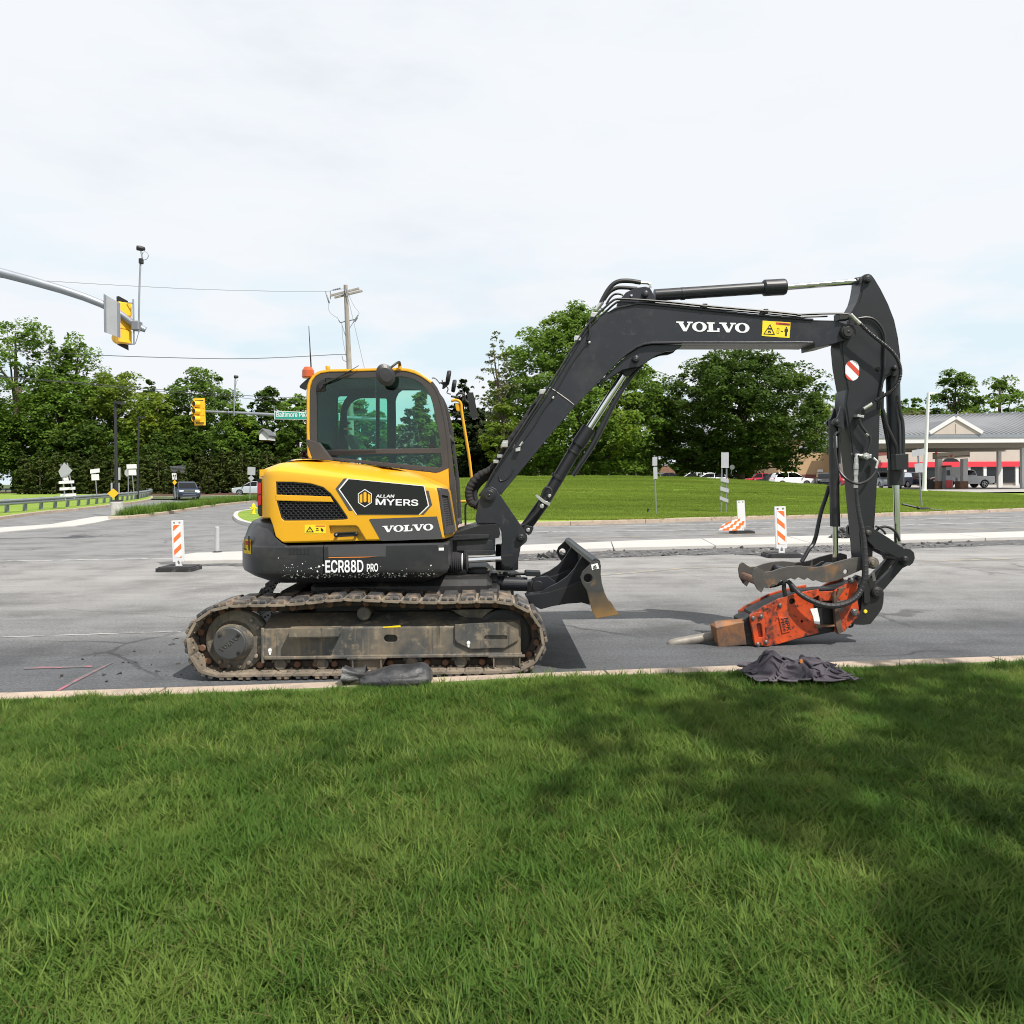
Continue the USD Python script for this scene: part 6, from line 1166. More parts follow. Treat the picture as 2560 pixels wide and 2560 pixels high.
tree('garden_tree', 'leafy tree seen through the cab door window', 905, 1012, 130, 72, .9, 'leaf_wood', 8000, .30, 21, 'round', .06, 90, .13)
tree('garden_tree', 'leafy tree seen at the right edge of the cab window', 1100, 1030, 110, 72, 1.0, 'leaf_wood', 7000, .30, 22, 'round', .06, 80, .13)
tree('garden_tree', 'low leafy tree seen through the middle of the cab', 975, 1045, 110, 74, .9, 'leaf_fresh', 6000, .30, 23, 'round', .04, 80, .13)
tree('purple_shrub', 'dark purple shrub behind the air scoop of the cab', 768, 1122, 40, 60, .3, 'leaf_purple', 1500, .16, 24, 'round', .05, 30, .16, cat_='shrub', limbs=4)
# right background
for i, (px, yt, w, Y, m_, sh, n, lab) in enumerate([
        (2030, 1000, 110, 118, 'leaf_yellow', 'round', 5000, 'bright green tree between the maple and the excavator arm'),
        (2110, 985, 150, 128, 'leaf_wood', 'round', 6000, 'green tree mostly hidden behind the excavator arm'),
        (2180, 1000, 120, 130, 'leaf_wood', 'round', 5000, 'green tree behind the bucket cylinder'),
        (2268, 990, 100, 122, 'leaf_wood', 'round', 5500, 'green tree above the left end of the fuel station roof'),
        (2290, 1025, 120, 108, 'leaf_pale', 'round', 5000, 'pale green tree touching the fuel station roof'),
        (2388, 916, 150, 112, 'leaf_mid', 'egg', 7000, 'tall open tree behind the fuel station gable'),
        (2500, 930, 150, 116, 'leaf_wood', 'egg', 7000, 'tall tree right of the fuel station gable'),
        (2420, 1035, 110, 104, 'leaf_yellow', 'round', 4500, 'low bright tree behind the fuel station gable'),
        (2345, 1020, 80, 118, 'leaf_wood', 'round', 3500, 'small dark tree behind the white lamp pole')]):
    tree('roadside_tree', lab, px, yt, w, Y, .5, m_, int(n * 2.0), .30, 30 + i, sh, .08, 130, .125, up=.5, group='trees behind the fuel station')
# the wood on the left
for i, (px, yt, w, Y, m_, sh, n, cl, lab) in enumerate([
        (40, 800, 240, 122, 'leaf_wood', 'round', 11000, .1, 'tree at the left end of the wood'),
        (190, 838, 200, 126, 'leaf_wood', 'egg', 9000, .25, 'tallest tree of the wood, with an open ragged top'),
        (150, 925, 190, 124, 'leaf_mid', 'round', 12000, .05, 'dense green tree under the tallest tree of the wood'),
        (290, 930, 190, 125, 'leaf_yellow', 'round', 12000, .05, 'yellow green tree right of the tallest tree of the wood'),
        (375, 945, 80, 140, 'leaf_wood', 'egg', 4000, .3, 'small far tree showing above the yellow green tree'),
        (395, 985, 150, 122, 'leaf_yellow', 'round', 8000, .05, 'sunlit lower tree left of the far traffic signal'),
        (500, 925, 195, 127, 'leaf_mid', 'round', 13000, .06, 'broad green tree behind the far traffic signal'),
        (590, 1010, 110, 118, 'leaf_wood', 'round', 6000, .05, 'green tree right of the far camera post'),
        (672, 972, 120, 122, 'leaf_maple', 'round', 8000, .06, 'dark round tree above the street name sign'),
        (745, 985, 110, 118, 'leaf_wood', 'round', 7000, .06, 'green tree at the rear edge of the cab'),
        (830, 1005, 130, 124, 'leaf_wood', 'round', 6000, .06, 'green tree behind the rear of the cab'),
        (230, 1060, 180, 121, 'leaf_maple', 'round', 8000, .03, 'dark understorey tree behind the two black lamp posts'),
        (440, 1080, 180, 121, 'leaf_maple', 'round', 8000, .03, 'dark understorey tree below the far traffic signal'),
        (620, 1080, 170, 121, 'leaf_maple', 'round', 8000, .03, 'dark understorey tree below the street name sign'),
        (60, 1050, 170, 121, 'leaf_maple', 'round', 7000, .03, 'dark understorey tree at the left edge'),
        (-120, 860, 260, 124, 'leaf_wood', 'round', 9000, .06, 'tree beyond the left edge of the wood'),
        (330, 1085, 130, 122, 'leaf_wood', 'round', 5000, .03, 'low bush tree between the lamp posts and the signal')]):
    tree('wood_tree', lab, px, yt, w, Y, .1, m_, int(n * 2.1), .32, 50 + i, sh, cl, 210, .115, inner=.35, up=.5, group='trees of the wood on the left')
# trees that close the view behind the parking lot
for i, (px, yt, w, m_, lab) in enumerate([(1180, 1105, 190, 'leaf_maple', 'behind the cab front'), (1330, 1100, 190, 'leaf_maple', 'behind the boom foot'), (1480, 1095, 190, 'leaf_maple', 'under the pear tree'), (1620, 1100, 170, 'leaf_maple', 'behind the dark pickup'), (1740, 1100, 160, 'leaf_maple', 'behind the two white cars'), (1860, 1098, 170, 'leaf_maple', 'behind the red pickup'), (1975, 1105, 150, 'leaf_maple', 'behind the white car under the maple')]):
    tree('hedge_tree', 'low dark tree beyond the lot ' + lab, px, yt, w, 118, .4, m_, 5000, .45, 200 + i, 'round', .0, 70, .14, group='low trees beyond the parking lot', depth=6)
# the tree that shades the right of the lawn
q = Thing('street_tree', 'leafy tree beside the lawn whose shade falls on the grass at the right', 'tree', (6.9, -.5, .05))
c, cl = crown(4.2, 10.0, 5.6, 4600, .13, 77, 'round', 110, None, .075, .5); q.add('trunk', trunk(9.5, .17, cl, 77, 12, .4), 'bark', smooth=True); q.add('crown', c, 'leaf_maple')
# row of arborvitae
ced = [(60, 1135, 46, 'at the left end beyond the guardrail'), (98, 1128, 50, 'wide, at the left end of the hedge row'), (140, 1131, 48, 'behind the diamond sign back'), (172, 1126, 38, 'just right of the diamond sign back'), (192, 1128, 36, 'slim, right of the three pale sign bars'),
       (213, 1138, 38, 'short, left of the two white square sign backs'), (236, 1128, 40, 'behind the two white square sign backs'), (258, 1140, 38, 'right of the two white square sign backs'), (281, 1134, 40, 'behind the lamp post with the concrete base'), (303, 1138, 38, 'behind the tall grey sign back'),
       (324, 1142, 44, 'behind the stacked signs with the octagon'), (350, 1196, 20, 'small and low, right of the slim lamp post'), (372, 1128, 46, 'wide, left of the pergola'), (396, 1127, 50, 'touching the left end of the pergola'), (421, 1166, 28, 'small and pointed, behind the curved arrow sign'), (446, 1176, 24, 'small and pointed, in front of the pergola posts'),
       (476, 1146, 34, 'slim, right of the pergola'), (500, 1121, 44, 'tall, above the right half of the dark car'), (520, 1172, 30, 'low, in front of the tall ones right of the dark car'), (527, 1130, 38, 'tall, just right of the dark car'), (553, 1126, 42, 'between the dark car and the silver car'), (580, 1118, 46, 'tall, above the nose of the silver car'), (606, 1121, 46, 'tall, above the windscreen of the silver car'),
       (610, 1178, 30, 'low, in front of the tall ones behind the silver car'), (641, 1128, 42, 'behind the silver sign back'), (668, 1120, 44, 'tall, above the tail light of the excavator'), (694, 1138, 40, 'behind the top of the engine hood'), (722, 1130, 44, 'left of the air scoop'), (750, 1134, 44, 'at the rear edge of the cab')]
for i, (px, yt, w, lab) in enumerate(ced):
    tree('arborvitae', 'dark green arborvitae ' + lab, px, yt, w * .98, 107 - (px - 100) * .006 - (6 if yt > 1160 else 0), .05, 'needle_cedar', 5600, .17, 90 + i, 'column', .0, 170, .10, group='row of arborvitae along the side road', limbs=0, r=.10, leafy='foliage', inner=.15)

# ------------------------------------------------------------------ helpers for street things
mat('galvanised', (.27, .29, .32), .5, .6, vary=(5, .12))
mat('galvanised_dark', (.22, .23, .25), .55, .4, vary=(5, .12))
mat('sign_back', (.40, .41, .42), .5, .3, vary=(4, .08))
mat('sign_white', (.68, .68, .67), .5)
mat('sign_yellow', (.80, .42, .015), .45)
mat('sign_green', (.02, .26, .20), .45)
mat('black_pole', (.015, .016, .018), .5)
mat('signal_yellow', (.80, .44, .02), .42)
mat('signal_black', (.012, .012, .014), .5)
mat('lens_dark', (.008, .007, .007), .5)
mat('wood_pole', (.30, .27, .24), .9, vary=(2, .25), streak=((.18, .16, .14), (12, 12, .8), .5, .7))
mat('wire', (.03, .03, .032), .7)
mat('white_plastic', (.62, .62, .62), .4, dirt=[((.42, .41, .39), 9, .60, .8)])
mat('orange_sheet', (.78, .15, .03), .5)
mat('black_rubber', (.020, .020, .021), .75, vary=(6, .3), dirt=[((.16, .15, .14), 7, .56, .8)], bump=(40, .3, .004))
mat('grey_pvc', (.33, .33, .34), .5)
mat('hydrant_yellow', (.75, .55, .02), .4)
mat('tyre', (.016, .016, .017), .8)
mat('rim', (.42, .42, .43), .35, .8)
mat('plastic_trim', (.025, .025, .027), .6)
mat('light_lens', (.75, .77, .78), .08, coat=.5)
mat('tail_lens', (.35, .015, .015), .15, coat=.5)
glass('car_glass', (.10, .12, .13), .8)
for nm, c in (('car_navy', (.012, .022, .05)), ('car_white', (.76, .77, .78)), ('car_silver', (.40, .44, .48)), ('car_red', (.42, .02, .04)), ('car_black', (.010, .010, .012)), ('car_blue', (.035, .05, .09))): mat(nm, c, .32, .0, coat=.35)
def W(px, py, Y): return at(px, py, Y)
def panel(pts, Y, t, back=0):
    """a flat board facing the camera, its outline given in pixels at distance Y, t thick"""
    q = [W(x, y, Y) for x, y in pts]; p = Polygon([(a[0], a[2]) for a in q]).buffer(0); out = []
    for e in extr(p, t): v = np.array(e.vertices); out.append((np.c_[v[:, 0], Y + back + v[:, 2], v[:, 1]], np.array(e.faces)[:, ::-1]))
    return cat(out)
def wtube(pts, r, n=8, sm=0): return tube([W(*p) for p in pts], r, n, sm)
class Street(Thing):
    def w(s, name, mesh, m, smooth=False, parent=None, label=None, kind=None): return s.add(name, mesh, m, smooth, parent, True, label, kind=kind)

# ------------------------------------------------------------------ traffic signals
t = Street('traffic_signal', 'grey mast arm reaching in from the left with a yellow signal head seen from behind', 'traffic signal', W(-900, 1290, 19.6) * [1, 1, 0])
Ys = 19.6
t.w('mast_arm', tube([W(-900, 460, 17.0), W(128, 716, 19.0), W(345, 816, 19.8), W(358, 822, 19.85)], [.16, .105, .075, .072], 16, 24), 'galvanised', True)
t.w('pole', tube([W(-900, 460, 17.0) * [1, 1, 0], W(-900, 440, 17.0)], [.20, .16], 16), 'galvanised', True)
t.w('end_cap', lathe([(.001, -.06), (.06, -.05), (.08, 0), (.075, .04)], 16, 'x', W(357, 822, 19.85)), 'galvanised', True)
def sgn_panel(name, pts, Y, m, t_=.012, parent=None): return t.w(name, panel(pts, Y, t_), m, parent=parent)
hA = np.array(W(310, 920, 19.9))
bkp = t.w('backplate', panel([(291, 741), (297, 740), (319, 752), (320, 860), (321, 876), (293, 862)], 20.05, .02), 'signal_black')
hs_ = W(309, 800, 19.75); zt, zb = W(309, 757, 19.75)[2], W(309, 859, 19.75)[2]
ca, sa = math.cos(.9), math.sin(.9)
for k in range(3):
    z1 = zt - (zt - zb) * k / 3 - .004; z0 = zt - (zt - zb) * (k + 1) / 3 + .004
    hh = t.w('signal_section', turned(cbox(-.17, .17, -.10, .10, z0, z1, .02), rotz(.9), (hs_[0], hs_[1], 0)), 'signal_yellow')
    t.w('visor', turned(lathe([(.14, 0), (.15, .26), (.14, .26)], 16, 'y', (0, .1, (z0 + z1) / 2)), rotz(.9), (hs_[0], hs_[1], 0)), 'signal_yellow', parent=hh)
t.w('sign', panel([(259, 734), (300, 758), (301, 845), (260, 830)], 19.3, .01), 'sign_back')
for x0 in (259.5, 294): t.w('sign_rail', panel([(x0, 734 + (x0 - 259) * .58), (x0 + 4, 737 + (x0 - 259) * .58), (x0 + 5, 832 + (x0 - 259) * .36), (x0 + 1, 830 + (x0 - 259) * .36)], 19.27, .03), 'galvanised')
t.w('hanger', cat([wtube([(333, 748, 19.7), (334, 800, 19.7), (335, 862, 19.7)], .022, 8), wtube([(318, 757, 19.7), (334, 758, 19.7)], .018, 6), wtube([(318, 861, 19.7), (336, 860, 19.7)], .018, 6)]), 'galvanised', True)
t.w('bracket', moved(cbox(-.10, .10, -.12, .12, -.12, .12, .02), W(342, 815, 19.75)), 'galvanised_dark')
t.w('camera_post', wtube([(347, 830, 19.7), (348, 740, 19.7), (351, 660, 19.7)], .024, 8), 'galvanised', True)
t.w('camera_mount', moved(cbox(-.05, .05, -.05, .05, -.07, .07, .015), W(353, 653, 19.7)), 'signal_black')
t.w('camera', turned(lathe([(.001, -.1), (.06, -.09), (.068, 0), (.05, .1), (.001, .12)], 14, 'x'), rotz(.6), W(351, 621, 19.7)), 'signal_black', True)
t.w('camera_cable', cat([wtube([(358, 626, 19.7), (368, 632, 19.7), (371, 640, 19.7), (366, 648, 19.7), (358, 649, 19.7), (355, 640, 19.7), (358, 630, 19.7)], .008, 6, 30), wtube([(352, 625, 19.7), (356, 645, 19.7)], .02, 6)]), 'galvanised_dark')
t.w('cable', wtube([(347, 830, 19.7), (342, 848, 19.7), (338, 860, 19.7)], .007, 5, 12), 'signal_black')
t = Street('traffic_signal', 'far yellow three lens traffic signal on a thin mast arm in front of the wood', 'traffic signal', W(978, 1290, 37) * [1, 1, 0])
Yf = 37.0
t.w('backplate', panel([(483, 996), (511, 995), (514, 1063), (486, 1064)], Yf, .03), 'signal_yellow')
t.w('backplate_inset', panel([(487, 1001), (508, 1000), (510, 1058), (490, 1059)], Yf - .01, .008), 'signal_black')
for k, yc in enumerate((1011, 1029, 1047)):
    hh = t.w('signal_section', panel([(490, yc - 8.6), (507, yc - 8.6), (507.6, yc + 8.6), (490.6, yc + 8.6)], Yf - .16, .15), 'signal_yellow')
    c = W(497, yc, Yf - .16); t.w('visor', turned(lathe([(.135, 0), (.15, .30), (.14, .30), (.13, 0)], 18, 'y'), rotz(math.pi - .55), c), 'signal_yellow', parent=hh)
    t.w('lens', turned(lathe([(.001, .272), (.138, .27), (.138, .2)], 16, 'y'), rotz(math.pi - .55), c), 'lens_dark', parent=hh)
t.w('mast_arm', tube([W(508, 1028, Yf + .1), W(600, 1032, Yf + .1), W(690, 1037, Yf + .1), W(978, 1050, Yf + .1)], [.045, .06, .075, .11], 12, 20), 'galvanised', True)
t.w('pole', tube([W(978, 1050, Yf + .1) * [1, 1, 0], W(978, 1042, Yf + .1)], [.15, .12], 14), 'galvanised', True)
t.w('camera_post', wtube([(585.5, 1040, Yf), (586, 1000, Yf), (588, 946, Yf)], .035, 8), 'galvanised', True)
t.w('camera', turned(lathe([(.001, -.1), (.07, -.09), (.08, 0), (.06, .1), (.001, .12)], 12, 'x'), rotz(.5), W(590, 942, Yf)), 'signal_black', True)
t.w('camera_cable', wtube([(590, 946, Yf), (594, 950, Yf), (591, 956, Yf), (588, 975, Yf)], .012, 5, 14), 'galvanised_dark')
t.w('detector', cat([wtube([(571, 1033, Yf), (571, 1024, Yf)], .02, 6), wtube([(562, 1021, Yf - .1), (571, 1023, Yf)], .035, 8), moved(trimesh.creation.icosphere(1, .07), W(563, 1021, Yf - .1))]), 'galvanised')
t = Street('street_name_sign', 'green street name sign with white letters hanging beside the cab', 'street sign', W(760, 1290, 36.8) * [1, 1, 0])
t.w('sign_board', panel([(685, 1027), (850, 1033), (850, 1052), (685, 1048)], 36.8, .02), 'sign_white')
t.w('sign_face', panel([(686.5, 1028.6), (848, 1034.6), (848, 1050.4), (686.5, 1046.6)], 36.79, .008), 'sign_green')
tm_ = meshkit.text_mesh('Baltimore Pike', .235, .004); v, f = vf(tm_); sx_ = W(690, 1042, 36.785); ex = (W(762, 1043.5, 36.785) - sx_)
kx = 62.0 / (FPX / 36.785) / np.ptp(v[v[:, 0] < 1.28][:, 0]) if False else .72
v = np.c_[sx_[0] + v[:, 0] * kx, 36.786 - v[:, 2], sx_[2] + v[:, 1] - v[:, 0] * kx * .018]; t.w('lettering', (v, f[:, ::-1]), 'white_letter')

# ------------------------------------------------------------------ utility pole and wires
t = Street('utility_pole', 'weathered wooden utility pole with two crossarms behind the cab roof', 'utility pole', at(884, 1240, 47) * [1, 1, 0])
Yu = 47.0
t.w('pole_shaft', tube([at(884, 1240, Yu) * [1, 1, 0], W(873, 920, Yu), W(864, 713, Yu)], [.20, .165, .125], 14), 'wood_pole', True)
for a, b in (((826, 739), (898, 721)), ((836, 744), (906, 727))):
    p0, p1 = W(*a, Yu - .2 if a[0] == 826 else Yu + .2), W(*b, Yu - .2 if a[0] == 826 else Yu + .2); d = (p1 - p0); L_ = np.linalg.norm(d); d /= L_; n_ = np.array([-d[2], 0, d[0]])
    bx = box(0, L_, -.05, .05, -.06, .06); v, f = vf(bx); t.w('crossarm', (p0 + v[:, :1] * d + v[:, 1:2] * np.array([0, 1, 0]) + v[:, 2:] * n_, f), 'wood_pole')
t.w('brace', cat([wtube([(866, 722, Yu - .25), (871, 752, Yu - .2)], .03, 6), wtube([(862, 724, Yu - .3), (867, 740, Yu - .3)], .03, 6)]), 'galvanised_dark')
for k in range(4): t.w('insulator', moved(lathe([(.02, -.06), (.05, -.03), (.05, .03), (.02, .06)], 8, 'x'), W(834 + k * 5, 724.5 - k * 1.2, Yu)), 'galvanised_dark')
t.w('cutout', cat([wtube([(817, 738, Yu), (823, 758, Yu)], .05, 6), wtube([(826, 727, Yu), (826, 748, Yu)], .03, 6), wtube([(814, 728, Yu), (816, 738, Yu)], .03, 6)]), 'galvanised_dark')
t.w('insulator_bracket', cat([wtube([(843, 793, Yu), (854, 806, Yu), (866, 802, Yu)], .035, 6), wtube([(848, 800, Yu), (852, 806, Yu)], .07, 6), wtube([(872, 802, Yu), (888, 798, Yu), (895, 788, Yu)], .035, 6), wtube([(886, 804, Yu), (893, 793, Yu)], .07, 6), wtube([(873, 822, Yu), (886, 802, Yu)], .02, 5), wtube([(853, 806, Yu), (864, 840, Yu)], .02, 5)]), 'galvanised_dark')
t.w('pole_wire', cat([wtube([(822, 760, Yu), (823, 778, Yu), (834, 789, Yu), (845, 795, Yu)], .009, 4, 12), wtube([(855, 810, Yu), (856, 840, Yu), (862, 875, Yu), (866, 890, Yu)], .009, 4, 12), wtube([(867, 726, Yu), (885, 765, Yu), (897, 780, Yu), (896, 790, Yu)], .008, 4, 12), wtube([(868, 735, Yu), (890, 830, Yu), (904, 890, Yu), (920, 960, Yu)], .009, 4, 8), wtube([(855, 890, Yu), (858, 900, Yu), (866, 904, Yu)], .015, 4, 8)]), 'wire')
def wire(label, pts, r): single('overhead_wire', tube([W(*p) for p in pts], r, 5, 50), 'wire', label, 'wire')
wire('upper thin power line running from the pole top to the left', [(858, 722, 47), (800, 729, 46.5), (640, 727, 45), (450, 721, 43), (128, 703, 40), (-300, 672, 37)], .010)
wire('dark cable running left from the middle of the utility pole', [(866, 888, 47), (850, 886, 46.8), (720, 893, 45.5), (580, 897, 44), (420, 894, 42.5), (270, 889, 41), (128, 882, 40), (-300, 862, 37)], .020)
wire('upper of the two close cables crossing the wood', [(866, 990, 47), (700, 993, 46), (560, 985, 45), (400, 974, 43), (260, 962, 41.5), (128, 951, 40), (-300, 915, 37)], .018)
wire('lower of the two close cables crossing the wood', [(866, 1000, 47), (700, 1003, 46), (560, 990, 45), (400, 979, 43), (260, 966, 41.5), (128, 953, 40), (-300, 918, 37)], .014)

# ------------------------------------------------------------------ lamps, signs, guardrail on the left
def base_at(px, py, z=0.0): return G(px, py, z)
t = Street('street_lamp', 'black lamp post on a pale round concrete base with a yellow diamond sign', 'street lamp', base_at(284, 1293))
b = base_at(284, 1293); Yl = b[1] + .3
t.w('concrete_base', lathe([(.28, -.02), (.28, .70), (.26, .72), (.001, .722)], 28, 'z', (b[0], Yl, 0)), 'concrete_grey', 25)
t.w('base_plate', cbox(b[0] - .2, b[0] + .2, Yl - .2, Yl + .2, .722, .80, .015), 'black_pole')
t.w('post', tube([(b[0], Yl, .79), (*W(288, 1010, Yl)[:2], W(288, 1003, Yl)[2])], [.085, .06], 10), 'black_pole', True)
t.w('lamp_head', cat([panel([(286, 1002), (306, 1004), (307, 1009), (287, 1008)], Yl - .15, .3)]), 'black_pole')
t.w('diamond_sign', panel([(268, 1234), (283, 1221), (297, 1233), (283, 1246)], Yl - .14, .006), 'sign_yellow')
b = base_at(345, 1236); t = Street('street_lamp', 'slim black lamp post behind the guardrail bend', 'street lamp', (b[0], 70, 0.1)); 
t.w('post', tube([(*W(344, 1232, 70)[:2], .1), W(347, 1042, 70)], [.11, .08], 8), 'black_pole', True); t.w('lamp_head', panel([(345, 1040), (357, 1041), (357, 1045), (346, 1045)], 69.8, .4), 'black_pole')
def sign(label, posts, boards, Y, nm='road_sign', cat_='road sign', group=None):
    q = W(posts[0][0], posts[0][1], Y); t = Street(nm, label, cat_, (q[0], Y, 0))
    for x0, y0, x1, y1, *r in posts: t.w('post', wtube([(x0, y0, Y + .05), (x1, y1, Y + .05)], (r[0] if r else .035), 6), 'galvanised_dark')
    for pts, m in boards: t.w('sign_board', panel(pts, Y if m != 'front' else Y - .02, .012), 'sign_back' if m == 'front' else m)
    return t
rect = lambda x0, y0, x1, y1, dx=0, dy=0: [(x0, y0), (x1, y0 + dy), (x1 + dx, y1 + dy), (x0 + dx, y1)]
Y1 = 44
sign('back of a diamond road sign with three pale bars below on two posts', [(152, 1160, 164, 1252), (168, 1157, 186, 1248)], [([(146, 1178), (160, 1156), (181, 1176), (166, 1195), (152, 1193)], 'sign_back'), ([(157, 1195), (170, 1193), (172, 1202), (160, 1203)], 'sign_white'), (rect(147, 1203, 185, 1210, 0, -2), 'sign_white'), (rect(149, 1219, 188, 1226, 0, -2), 'sign_white'), (rect(151, 1235, 190, 1242, 0, -2), 'sign_white')], Y1)
sign('back of two white square signs on one post, left of the lamp post', [(237, 1171, 242, 1238)], [(rect(225, 1174, 249, 1184, 0, -3), 'sign_white'), (rect(228, 1186, 247, 1201, 1, -1), 'sign_white')], 52)
sign('grey back of a tall sign just right of the lamp post', [(294, 1168, 294, 1235)], [(rect(287, 1169, 301, 1200), 'sign_back')], 56)
sign('low grey sign backs beside the yellow diamond sign', [(288, 1207, 288, 1240)], [(rect(277, 1207, 281, 1232), 'sign_back'), (rect(287, 1207, 299, 1235), 'sign_back')], 50)
t = sign('back of two stacked white signs with an octagonal sign beside them', [(329, 1167, 335, 1236), (320.5, 1188, 321, 1236)], [(rect(316, 1161, 341, 1172, 1, -1), 'sign_white'), (rect(319, 1174, 340, 1188, 1, -0), 'sign_white'), ([(312, 1177), (316, 1173), (321, 1173), (321, 1191), (316, 1191), (311, 1185)], 'sign_back')], 58)
t = sign('white sign with two black curved arrows above a yellow diamond, beside the dark car', [(436, 1210, 438, 1246)], [(rect(429.5, 1183, 440.5, 1199, 1.5, 0), 'sign_white'), ([(431, 1206), (436.5, 1199.5), (442, 1206), (436.5, 1213)], 'sign_yellow')], 62)
t.w('arrow', cat([panel([(432, 1187), (434.5, 1186), (434.5, 1192), (433, 1192)], 61.97, .008), panel([(436, 1198), (437, 1190), (436, 1189), (438.5, 1185.5), (440, 1189.5), (438.6, 1190.5), (438, 1198)], 61.97, .008)]), 'black_letter')
sign('silver sign back above a silver diamond back in front of the silver car', [(627, 1168, 624.5, 1247)], [(rect(619, 1167, 638.5, 1187, -.6, 1), 'sign_back'), ([(620, 1195), (628, 1188), (636, 1196), (628, 1203)], 'sign_back')], 58)
# guardrail: W-beam on posts round the island
def guardrail(label, px, z, h):
    ln = smooth_line(np.array([G(x, y, z)[:2] for x, y in px]), 60); ln = resample(ln, .8); t = Street('guardrail', label, 'guardrail', (*ln[0], 0))
    prof = [(0, -.155), (.02, -.15), (.08, -.10), (.08, -.05), (.01, -.01), (.01, .01), (.08, .05), (.08, .10), (.02, .15), (0, .155)]
    nrm = offset(ln, 1) - ln; m = len(ln); v = np.vstack([np.c_[ln - nrm * d, np.full(m, z + h + e)] for d, e in prof]); f = []
    for r in range(len(prof) - 1):
        for j in range(m - 1): f.append((r * m + j, r * m + j + 1, (r + 1) * m + j + 1, (r + 1) * m + j))
    v, f = vf((v, f)); t.w('rail', (v, f), 'galvanised')
    q = resample(ln, 2.2)
    for p, n_ in zip(q[1::1], (offset(q, 1) - q)[1::1]):
        c = p + n_ * .12; t.w('post', cbox(c[0] - .08, c[0] + .08, c[1] - .08, c[1] + .08, z - .05, z + h + .18, .01), 'galvanised_dark')
    return t
guardrail('near run of steel guardrail curving round the grass island on the left', [(-150, 1296), (128, 1271), (220, 1262), (300, 1253), (345, 1247), (372, 1241), (380, 1236.5), (372, 1233)], .14, .52)
guardrail('far run of steel guardrail behind the grass island', [(372, 1233), (350, 1231.5), (260, 1231), (128, 1230.5), (-100, 1230)], .14, .52)
t = Street('bollard', 'plain grey plastic delineator tube standing on the left end of the median', 'bollard', base_at(543, 1381, .07)); b = base_at(543, 1381, .07)
t.w('tube', lathe([(.06, 0), (.05, .02), (.048, .55), (.03, .565), (.001, .565)], 16, 'z', (b[0], b[1], .07)), 'grey_pvc', 30); t.w('foot', lathe([(.10, 0), (.10, .015), (.06, .03)], 16, 'z', (b[0], b[1], .072)), 'black_rubber')
b = base_at(634, 1285, .13); b[2] = .13; t = Street('fire_hydrant', 'yellow fire hydrant on the corner island behind the excavator tail', 'fire hydrant', b)
b_h = b.copy(); sc_ = .64
def hyd(nm, m, mt, sm=False): q, fc = vf(m); t.w(nm, (b_h + (q - b_h) * sc_, fc), mt, sm)
hyd('barrel', lathe([(.17, 0), (.17, .05), (.12, .06), (.12, .50), (.15, .52), (.15, .56), (.13, .58)], 18, 'z', b), 'hydrant_yellow', 30); hyd('bonnet', lathe([(.13, .58), (.125, .66), (.08, .73), (.04, .75), (.04, .80), (.001, .80)], 18, 'z', b), 'hydrant_yellow', 30)
for s_ in (-1, 1): hyd('nozzle', lathe([(.055, 0), (.055, .09), (.065, .09), (.065, .13), (.001, .13)], 12, 'x', b + [s_ * .12 if s_ > 0 else -.25, 0, .44]), 'hydrant_yellow')
hyd('nozzle', lathe([(.07, 0), (.07, .08), (.08, .08), (.08, .13), (.001, .13)], 12, 'y', b + [0, -.25, .42]), 'hydrant_yellow')

# ------------------------------------------------------------------ lane panels
def lane_panel(label, px, py, h_px, lean, base_px, striped=True, mir=1, yaw=.0):
    b = base_at(px, py, .0); k = b[1] / FPX; H = h_px * k; t = Street('lane_panel', label, 'lane panel', b, 0, 'orange and white lane panels'); w = H * .205 if striped else H * .22
    bl_ = base_px * k; sl = 1
    foot = affinity.scale(Point(0, 0).buffer(1, 8), bl_ / 2, .20); foot = shapely.box(-bl_ / 2 + .1, -.2, bl_ / 2 - .1, .2).buffer(.08, 3)
    t.add('base', moved(cat(extr(foot, .065)), (0, 0, .0)), 'black_rubber'); t.add('base_top', moved(cat(extr(foot.buffer(-.04), .018)), (0, 0, .0655)), 'black_rubber')
    R = np.array([[math.cos(lean), 0, math.sin(lean)], [0, 1, 0], [-math.sin(lean), 0, math.cos(lean)]]) 
    def A(nm, pl, y0, y1, m): 
        out = []
        for e in extr(pl, y1 - y0): v = np.array(e.vertices); out.append((np.c_[v[:, 0], y0 + v[:, 2], v[:, 1]], np.array(e.faces)[:, ::-1]))
        return t.add(nm, turned(cat(out), rotz(yaw) @ R, (0, 0, .07)), m)
    B = shapely.box; body = B(-w / 2, .12 * H, w / 2, H * .985).buffer(.012, 3); body = unary_union([body, B(-w * .30, 0, w * .30, .14 * H)])
    for sx in (-1, 1): body = body.difference(B(sx * w * .28 - w * .10, H * .925, sx * w * .28 + w * .10, H * .965))
    body = body.difference(Polygon([(-w * .14, .05 * H), (w * .14, .05 * H), (w * .14, .10 * H), (0, .14 * H), (-w * .14, .10 * H)]))
    A('panel', body, -.025, .025, 'white_plastic')
    if striped:
        face = B(-w * .38, .20 * H, w * .38, .90 * H); A('sheeting', face, -.0285, -.0255, 'sign_white')
        for j in range(-1, 5):
            z = (.06 + .26 * j) * H; st = Polygon([(-w, z + mir * -w * .9 + .0), (w, z + mir * w * .9), (w, z + mir * w * .9 + .11 * H), (-w, z - mir * w * .9 + .11 * H)]).intersection(face)
            if st.area > 1e-4: A('stripe', st, -.0305, -.0286, 'orange_sheet')
    return t, A, H, w
lane_panel('upright orange and white striped lane panel left of the excavator', 448, 1426, 116, -.035, 96)
lane_panel('upright orange and white striped lane panel behind the breaker', 1954, 1392, 118, -.03, 92, mir=-1)
